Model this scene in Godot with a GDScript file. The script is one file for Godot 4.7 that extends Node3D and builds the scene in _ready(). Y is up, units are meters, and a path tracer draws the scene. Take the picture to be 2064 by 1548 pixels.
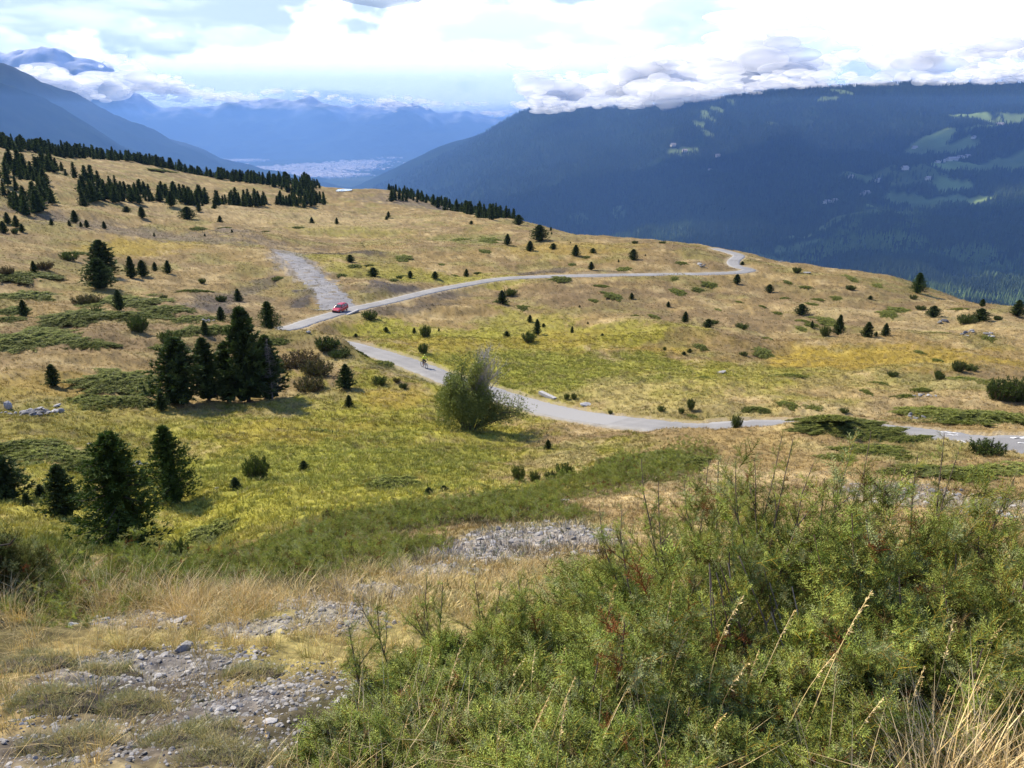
extends Node3D
# A mountain road winding over dry alpine pasture, seen from a slope above it.

const EYE := 38.0
var taken := {}
var mats := {}
var n_broad := FastNoiseLite.new()
var n_mid := FastNoiseLite.new()
var n_fine := FastNoiseLite.new()
var n_tiny := FastNoiseLite.new()
var n_warp := FastNoiseLite.new()
var n_ridge := FastNoiseLite.new()

const LAND_FAR := [1, 2, 3, 4, 5, 6.5, 8, 10, 13, 17, 22, 28, 36, 45, 55, 65, 76, 88, 104, 124, 148, 175, 205, 240, 285, 340, 410, 500, 620, 800, 1100, 1500]
const LAND_BEARING := [-1.05, -0.67, -0.47, -0.36, -0.245, -0.12, 0.0, 0.235, 0.46, 0.66, 1.05]
const LAND := [
	[-2.066, -1.266, -0.99933, -0.866, -0.786, -0.71215, -0.666, -0.65597, -0.64086, -0.61812, -0.58721, -0.54538, -0.49133, -0.43496, -0.38542, -0.34027, -0.29743, -0.26041, -0.22292, -0.18386, -0.14705, -0.11564, -0.08862, -0.06095, -0.03297, -0.01467, -0.00791, -0.01219, -0.03072, -0.07162, -0.13822, -0.19492],
	[-2.066, -1.266, -0.99933, -0.866, -0.786, -0.71215, -0.666, -0.65576, -0.64275, -0.62402, -0.59666, -0.55784, -0.5086, -0.45889, -0.41199, -0.36956, -0.32904, -0.29419, -0.25907, -0.22242, -0.18768, -0.16123, -0.13675, -0.10906, -0.07759, -0.04928, -0.03226, -0.02977, -0.03895, -0.07708, -0.14442, -0.19492],
	[-2.066, -1.266, -0.99933, -0.866, -0.786, -0.71215, -0.666, -0.64854, -0.63349, -0.62247, -0.61048, -0.59506, -0.54333, -0.48618, -0.44243, -0.39576, -0.34993, -0.3148, -0.27576, -0.24406, -0.21212, -0.18852, -0.16415, -0.14038, -0.11687, -0.09709, -0.07637, -0.061, -0.0522, -0.07207, -0.13822, -0.19492],
	[-2.066, -1.266, -0.99933, -0.866, -0.786, -0.71215, -0.666, -0.64016, -0.61856, -0.60305, -0.58876, -0.5721, -0.5089, -0.47053, -0.4293, -0.39568, -0.36572, -0.33233, -0.29288, -0.25743, -0.22514, -0.19813, -0.17312, -0.1498, -0.12932, -0.11255, -0.09671, -0.08232, -0.07301, -0.0955, -0.15064, -0.20135],
	[-2.066, -1.266, -0.99933, -0.866, -0.786, -0.71215, -0.666, -0.62933, -0.60212, -0.58399, -0.56538, -0.54375, -0.50722, -0.46792, -0.43039, -0.40046, -0.37069, -0.33872, -0.30343, -0.27016, -0.23958, -0.2078, -0.17896, -0.16002, -0.14301, -0.12528, -0.11212, -0.09967, -0.08094, -0.10759, -0.16316, -0.21429],
	[-2.066, -1.266, -0.99933, -0.866, -0.786, -0.71215, -0.666, -0.62767, -0.5964, -0.57106, -0.55135, -0.52989, -0.49709, -0.46413, -0.43396, -0.40567, -0.37508, -0.34607, -0.31136, -0.27957, -0.24641, -0.21299, -0.18596, -0.16379, -0.14545, -0.12982, -0.11864, -0.10721, -0.09364, -0.11977, -0.18214, -0.23389],
	[-2.066, -1.266, -0.99933, -0.866, -0.786, -0.71215, -0.666, -0.62601, -0.59233, -0.56215, -0.54148, -0.52051, -0.49345, -0.46769, -0.43981, -0.41504, -0.38734, -0.35465, -0.32009, -0.28889, -0.2533, -0.2206, -0.18793, -0.16385, -0.14551, -0.13197, -0.1224, -0.12481, -0.15039, -0.18535, -0.22079, -0.26041],
	[-2.066, -1.266, -0.99933, -0.866, -0.786, -0.71215, -0.666, -0.62601, -0.59233, -0.55903, -0.5284, -0.50015, -0.46281, -0.43301, -0.41139, -0.39974, -0.373, -0.34034, -0.3096, -0.27856, -0.25025, -0.21956, -0.19044, -0.16316, -0.15151, -0.16576, -0.18502, -0.20594, -0.2289, -0.25374, -0.2786, -0.30103],
	[-2.066, -1.266, -0.99933, -0.866, -0.786, -0.71215, -0.666, -0.62601, -0.59233, -0.55886, -0.53056, -0.49924, -0.46621, -0.43721, -0.4024, -0.40068, -0.3725, -0.33787, -0.30941, -0.28273, -0.24987, -0.22079, -0.1962, -0.1961, -0.21478, -0.23545, -0.25825, -0.27488, -0.28795, -0.30103, -0.31555, -0.32869],
	[-2.066, -1.266, -0.99933, -0.866, -0.786, -0.71215, -0.666, -0.62601, -0.59233, -0.56037, -0.53091, -0.50037, -0.46704, -0.43791, -0.41121, -0.38688, -0.36181, -0.33693, -0.30818, -0.27964, -0.25437, -0.23526, -0.24139, -0.25797, -0.276, -0.29042, -0.30295, -0.31256, -0.32033, -0.32869, -0.33946, -0.34974],
	[-2.066, -1.266, -0.99933, -0.866, -0.786, -0.71215, -0.666, -0.62601, -0.59233, -0.56026, -0.53199, -0.50231, -0.47158, -0.44555, -0.42069, -0.39629, -0.372, -0.34902, -0.32213, -0.29357, -0.27126, -0.25722, -0.26689, -0.28513, -0.30329, -0.31821, -0.33128, -0.33928, -0.34501, -0.34974, -0.35366, -0.35682],
]
const PEAK_FAR := [1500, 1900, 2300, 2800, 3400, 4100, 5000, 6000, 7200, 8600, 10000, 13000]
const PEAK_BEARING := [-0.2414, -0.1829, -0.0813, 0.0265, 0.1342, 0.2882, 0.4421, 0.6355, 0.904]
const PEAK := [
	[-0.53333, -0.46926, -0.41329, -0.354, -0.29593, -0.24231, -0.19012, -0.14825, -0.11398, -0.08953, -0.077, -0.05923],
	[-0.53333, -0.44614, -0.37179, -0.29824, -0.23474, -0.1878, -0.15567, -0.12833, -0.0925, -0.07875, -0.07994, -0.05923],
	[-0.53333, -0.41659, -0.33478, -0.27766, -0.22647, -0.16946, -0.11977, -0.08352, -0.05103, -0.03147, -0.04229, -0.05923],
	[-0.51333, -0.35752, -0.26041, -0.21429, -0.16946, -0.11977, -0.07162, -0.02497, 0.00853, -0.00784, -0.03072, -0.05923],
	[-0.34974, -0.28738, -0.23389, -0.18533, -0.14442, -0.0955, -0.04811, -0.00217, 0.01093, -0.00217, -0.01981, -0.05923],
	[-0.33568, -0.26041, -0.20457, -0.15689, -0.11366, -0.06571, -0.01924, 0.01932, 0.02278, 0.00909, -0.01098, -0.05923],
	[-0.3148, -0.24048, -0.18852, -0.14131, -0.0955, -0.05103, -0.005, 0.03053, 0.02956, 0.01469, -0.00699, -0.05923],
	[-0.28738, -0.21429, -0.16316, -0.11366, -0.06571, -0.02497, 0.01749, 0.0382, 0.03576, 0.02583, 0.00329, -0.05923],
	[-0.27384, -0.19492, -0.13822, -0.0895, -0.04229, -0.00217, 0.03689, 0.06955, 0.05331, 0.04786, 0.02151, -0.05923],
]
const SWELLS := [[-35.4, -119.0, 6, 0.35], [-40.9, -113.7, 9, 1.8], [23.5, -52.5, 5, 0.5], [-22.8, -108.2, 4.0, 1.5], [-26.5, -110.5, 4.8, 1.4], [-31.5, -112.5, 5.0, 1.4], [-28.3, -133.2, 4, -1.3]]
const ROAD := [[67.2, -262.0], [70.0, -254.0], [70.3, -244.4], [63.9, -227.0], [62.6, -219.1], [64.4, -212.8], [59.2, -208.5], [48.0, -205.7], [28.1, -203.0], [8.6, -200.1], [-4.0, -195.4], [-15.3, -182.2], [-24.6, -165.3], [-32.4, -151.7], [-35.8, -137.9], [-36.8, -128.5], [-38.6, -124.8], [-37.8, -121.0], [-34.5, -119.0], [-30, -118.0], [-24.0, -115.2], [-16.3, -107.2], [-11.4, -100.7], [-6.7, -94.1], [-1.9, -88.5], [2.6, -82.0], [7.5, -74.8], [12.0, -68.7], [16.0, -64.2], [21.0, -63.5], [24.4, -62.5], [28.2, -60.5], [29.7, -57.0], [31.0, -53.8], [32.9, -51.0], [35.2, -50.0], [39.1, -49.0], [44.1, -47.0]]
const TRACK := [[-34.2, -152.8], [-37.2, -161.0], [-41.5, -172.2], [-47.7, -186.6], [-55.5, -203.2], [-64.1, -221.2]]
const ZONES := [
	[-12.57, -55.45, 16.33, 27.05, "lime", 0.95],
	[-11.16, -38.94, 9.84, 13.17, "lime", 0.9],
	[-33.11, -62.57, 10.18, 9.91, "lime", 0.6],
	[-11.2, -49.07, 10.16, 12.41, "green", 0.35],
	[-2.25, -106.74, 18.31, 23.23, "lime", 0.9],
	[12.23, -93.07, 20.39, 20.0, "lime", 0.85],
	[17.45, -82.12, 14.27, 11.23, "straw", 0.5],
	[8.08, -103.65, 13.69, 17.41, "green", 0.35],
	[-11.18, -130.0, 13.57, 10.2, "lime", 0.9],
	[-22.58, -138.31, 8.09, 8.05, "lime", 0.9],
	[34.81, -92.52, 15.93, 13.99, "lime", 0.5],
	[51.8, -109.84, 18.77, 10.0, "ochre", 0.85],
	[45.29, -113.59, 10.44, 10.83, "ochre", 0.7],
	[24.0, -123.37, 10.48, 8.92, "ochre", 0.9],
	[16.88, -130.87, 14.52, 11.07, "lime", 0.8],
	[-12.58, -81.1, 4.88, 6.35, "ochre", 0.7],
	[-18.52, -61.78, 5.04, 6.18, "ochre", 0.4],
	[2.6, -142.9, 8.36, 19.44, "lime", 0.7],
	[7.38, -128.56, 7.56, 10.16, "ochre", 0.5],
	[-10.44, -120.87, 10.29, 7.3, "ochre", 0.5],
	[-22.99, -36.04, 4.59, 6.78, "lime", 0.8],
	[-15.5, -24.62, 3.41, 6.51, "green", 0.7],
	[-19.72, -28.67, 2.68, 5.01, "lime", 0.8],
	[-15.3, -34.22, 3.44, 4.55, "lime", 0.8],
	[-47.59, -73.67, 5.39, 7.25, "ochre", 0.5],
	[-104.54, -210.26, 10.72, 12.15, "ochre", 0.7],
	[-99.61, -223.08, 12.78, 11.3, "ochre", 0.5],
	[-34.87, -202.39, 15.54, 11.71, "lime", 0.6],
	[-12.72, -196.24, 18.87, 8.33, "lime", 0.7],
	[-54.37, -220.07, 8.43, 9.46, "lime", 0.5],
	[18.59, -251.02, 22.39, 19.54, "ochre", 0.45],
	[-14.75, -287.67, 14.63, 14.73, "green", 0.6],
	[-64.78, -312.99, 23.85, 17.53, "lime", 0.35],
	[-100.75, -344.13, 52.35, 35.87, "straw", 0.45],
	[-112.59, -246.48, 40.71, 13.26, "crust", 0.7],
	[-94.13, -268.53, 8.53, 7.43, "crust", 0.8],
	[-57.77, -544.48, 44.78, 30.02, "crust", 0.8],
	[-89.48, -578.12, 58.45, 40.65, "brown", 0.35],
	[-17.02, -175.13, 6.76, 6.03, "crust", 0.6],
	[-28.2, -175.22, 6.76, 7.29, "crust", 0.75],
	[-57.19, -153.53, 6.92, 12.45, "crust", 0.4],
	[-55.05, -142.38, 3.68, 6.46, "crust", 0.8],
	[16.6, -175.04, 19.18, 16.08, "brown", 0.75],
	[45.43, -150.29, 19.49, 14.24, "brown", 0.75],
	[34.23, -122.52, 11.21, 11.0, "brown", 0.6],
	[71.04, -179.8, 23.14, 15.63, "brown", 0.55],
	[21.27, -288.25, 40.32, 17.59, "brown", 0.35],
	[-65.82, -390.11, 49.45, 31.45, "straw", 0.4],
	[-48.13, -100.74, 12.51, 9.09, "brown", 0.5],
	[-47.39, -130.53, 9.31, 16.28, "brown", 0.55],
	[-56.77, -93.12, 8.54, 7.41, "brown", 0.3],
	[-67.38, -167.44, 17.2, 14.56, "brown", 0.3],
	[-27.36, -106.82, 4.19, 1.34, "brown", 0.5],
	[73.51, -158.99, 20.57, 5.98, "straw", 0.6],
	[83.49, -140.21, 13.68, 18.35, "straw", 0.4],
	[46.52, -85.48, 12.51, 9.26, "straw", 0.35],
	[35.55, -73.64, 8.92, 4.12, "straw", 0.6],
	[50.96, -88.44, 6.46, 6.07, "green", 0.35],
	[14.65, -45.86, 5.34, 14.04, "dry", 0.9],
	[7.58, -33.42, 4.66, 4.52, "straw", 0.7],
	[3.99, -27.46, 2.71, 2.93, "straw", 0.7],
	[40.39, -80.83, 8.64, 3.43, "dry", 0.5],
	[12.23, -39.76, 4.11, 4.44, "brown", 0.35],
	[0.52, -15.36, 1.56, 3.05, "stone", 0.75],
	[-0.26, -11.38, 1.34, 1.34, "crust", 0.5],
	[-1.54, -9.13, 1.37, 0.65, "straw", 0.5],
	[-0.4, -10.69, 0.95, 1.33, "dry", 0.6],
	[-1.85, -7.62, 0.87, 0.44, "crust", 0.6],
	[-10.82, -19.21, 1.7, 3.92, "straw", 0.6],
	[-3.75, -7.27, 1.83, 1.01, "straw", 0.7],
	[-2.14, -7.46, 0.45, 0.43, "stone", 0.5],
	[15.42, -25.39, 2.69, 4.01, "stone", 0.5],
	[-2.69, -5.08, 0.73, 0.6, "soil", 0.9],
	[-2.76, -5.23, 0.62, 0.41, "stone", 0.55],
	[-1.74, -4.27, 0.46, 0.38, "soil", 0.9],
	[-1.65, -4.21, 0.31, 0.3, "stone", 0.6],
	[-1.68, -3.51, 0.48, 0.31, "soil", 0.8],
	[-2.57, -3.36, 0.35, 0.3, "soil", 0.8],
	[-1.88, -3.84, 0.52, 0.35, "crust", 0.5],
	[-1.36, -4.55, 0.37, 0.48, "soil", 0.6],
	[-1.66, -6.55, 0.46, 0.36, "stone", 0.35],
	[-3.69, -5.39, 0.51, 0.66, "dry", 0.5],
	[-35.27, -155.88, 3.22, 4.79, "stone", 0.7],
	[-38.03, -163.02, 3.36, 4.95, "stone", 0.7],
	[-41.78, -172.14, 3.54, 5.33, "stone", 0.7],
	[-44.84, -179.57, 3.69, 5.51, "stone", 0.7],
	[-47.67, -186.62, 3.83, 5.72, "stone", 0.7],
	[-51.44, -194.66, 3.99, 6.34, "stone", 0.7],
	[-55.48, -203.15, 4.16, 7.52, "stone", 0.7],
	[-59.66, -211.54, 4.32, 8.8, "stone", 0.7],
	[-63.35, -219.11, 4.47, 9.72, "stone", 0.7],
	[-47.05, -169.73, 1.09, 2.18, "soil", 0.95],
	[-42.79, -158.87, 1.23, 7.89, "soil", 0.95],
	[-27.21, -176.05, 6.23, 4.32, "soil", 0.9],
	[-23.22, -155.49, 5.53, 5.09, "soil", 0.7],
	[-50.28, -233.65, 11.18, 5.37, "soil", 0.8],
	[-16.9, -162.42, 4.19, 3.68, "soil", 0.6],
	[-56.97, -152.9, 3.94, 5.57, "soil", 0.7],
	[-53.99, -141.94, 3.48, 4.27, "soil", 0.75],
	[7.63, -207.71, 6.65, 2.96, "soil", 0.8],
	[26.23, -209.11, 5.35, 2.09, "soil", 0.6],
	[-16.64, -100.09, 1.98, 3.27, "soil", 0.6],
	[-12.43, -95.28, 3.16, 2.51, "soil", 0.5],
	[11.83, -212.37, 4.08, 3.83, "soil", 0.6],
	[-57.27, -170.48, 3.29, 14.8, "soil", 0.6],
	[-16.91, -173.93, 6.72, 5.36, "soil", 0.5],
	[-44.22, -167.86, 2.16, 11.74, "soil", 0.5],
	[-5.08, -8.47, 0.67, 2.67, "litter", 0.55],
	[-4.26, -8.83, 0.73, 2.75, "litter", 0.55],
	[-3.98, -11.43, 1.19, 4.15, "litter", 0.55],
	[-2.62, -12.06, 1.15, 3.11, "litter", 0.55],
	[-1.8, -13.8, 0.61, 1.38, "litter", 0.55],
	[-6.09, -21.82, 1.42, 3.87, "litter", 0.55],
	[-5.01, -24.24, 1.92, 5.09, "litter", 0.55],
	[-2.82, -26.39, 2.26, 5.87, "litter", 0.55],
	[-0.04, -27.56, 1.96, 6.74, "litter", 0.55],
	[0.73, -21.55, 1.7, 2.44, "litter", 0.55],
	[3.12, -32.45, 2.73, 4.91, "litter", 0.55],
	[6.41, -36.0, 2.75, 4.81, "litter", 0.55],
	[10.17, -42.04, 1.68, 3.41, "litter", 0.55],
	[4.99, -34.63, 2.17, 3.17, "litter", 0.55],
	[1.7, -4.8, 1.62, 2.3, "litter", 0.9],
	[-0.43, -4.21, 0.83, 1.23, "litter", 0.9],
	[-2.04, -3.93, 1.08, 1.01, "soil", 0.55],
	[-3.01, -4.02, 0.3, 0.58, "dry", 0.6],
	[-1.61, -8.13, 0.98, 0.79, "crust", 0.5],
	[-3.4, -6.55, 0.61, 0.3, "stone", 0.45],
	[-1.71, -6.79, 0.37, 0.34, "stone", 0.6],
	[-1.17, -12.41, 0.82, 1.09, "stone", 0.5],
	[-0.37, -12.36, 0.63, 1.19, "stone", 0.75],
	[-1.12, -10.17, 0.6, 0.73, "stone", 0.7],
	[-1.6, -8.39, 0.51, 0.46, "stone", 0.7],
	[-2.04, -7.26, 0.5, 0.34, "stone", 0.7],
	[-2.37, -6.38, 0.4, 0.3, "stone", 0.65],
]
const RIDGE_A := [[-4049.1, 529.1, -4600.0], [-3585.6, 385.8, -5000.0], [-3221.0, 227.7, -5300.0], [-3065.3, 35.3, -5700.0], [-2877.0, -174.0, -6100.0], [-2780.4, -376.2, -6600.0]]
const RIDGE_B := [[-5377.1, 711.6, -7000.0], [-4591.0, 443.2, -7600.0], [-4142.1, 178.5, -8300.0], [-3866.4, -141.3, -8800.0], [-3510.8, -313.7, -9200.0], [-3337.0, -558.3, -9500.0]]
const RIDGE_C := [[-15107.7, 1683.4, -17100.0], [-11432.9, 1388.4, -17400.0], [-9730.9, 1375.6, -17600.0], [-8562.0, 1314.4, -17800.0], [-8331.1, 751.5, -18000.0], [-7881.1, 447.5, -18200.0], [-6744.1, 373.6, -18600.0], [-6139.0, 461.0, -18800.0], [-5519.5, 570.9, -19000.0], [-4850.0, 528.8, -19000.0], [-3697.9, 377.2, -18800.0], [-2627.3, 340.0, -19100.0], [-1575.2, 277.1, -20100.0], [-24.5, 74.7, -20600.0], [2118.7, -127.4, -21100.0]]
const MEADOWS := [
	[1317.0, -5622.8, 31.8, 168.7, 0.6],
	[1228.2, -5402.7, 30.6, 118.4, 0.6],
	[1424.8, -5805.2, 36.5, 139.6, 0.6],
	[1210.7, -5129.5, 29.1, 122.9, 0.6],
	[1580.7, -6090.1, 34.5, 200.0, 0.5],
	[2302.6, -5922.3, 59.6, 166.8, 0.6],
	[2133.7, -5690.5, 78.8, 68.4, 0.6],
	[1638.3, -5191.3, 45.7, 82.9, 0.6],
	[1023.7, -4870.1, 79.7, 48.5, 0.6],
	[2222.2, -4355.0, 123.3, 148.1, 1],
	[2231.8, -4118.3, 155.5, 107.1, 0.9],
	[2084.8, -3697.5, 209.4, 140.5, 1],
	[2271.5, -3757.0, 141.9, 105.0, 0.9],
	[1729.5, -3241.1, 142.8, 97.2, 0.9],
	[1623.7, -3306.5, 104.0, 125.2, 0.8],
	[1785.3, -3524.6, 133.1, 98.5, 0.6],
	[1243.6, -2992.4, 207.2, 47.8, 0.6],
	[1048.7, -2852.5, 89.8, 62.8, 0.6],
	[1455.5, -3101.9, 97.6, 80.7, 0.7],
	[2763.8, -4642.3, 116.9, 83.2, 0.6],
	[2661.4, -4812.1, 90.9, 163.6, 0.8],
	[1875.4, -3413.8, 85.9, 88.8, 0.9],
	[2708.9, -4496.4, 84.9, 89.8, 0.9],
	[908.5, -2740.8, 62.1, 71.3, 0.6],
	[544.3, -4053.1, 40.8, 154.1, 0.5],
	[339.4, -3973.0, 50.0, 111.0, 0.4],
	[1577.7, -3638.9, 114.5, 72.6, 0.6],
	[2459.8, -4320.4, 108.8, 94.7, 0.7],
]
const TOWN := [[-3223.8, -13535.6, 255.5, 244.99999999999997], [-2598.9, -12871.3, 243.0, 350.0], [-3010.5, -17035.0, 214.4, 350.0], [-3226.4, -12268.1, 231.6, 210.0], [-3694.8, -12871.3, 243.0, 175.0], [-2544.5, -11213.9, 211.7, 175.0], [-2702.6, -14270.6, 224.5, 350.0], [-5050.6, -15088.4, 189.9, 140.0], [-4786.4, -13535.6, 170.4, 140.0], [-7002.9, -17485.2, 165.1, 56.0], [-2502.9, -16401.1, 154.8, 210.0], [-2941.9, -11717.8, 221.2, 140.0]]
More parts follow.
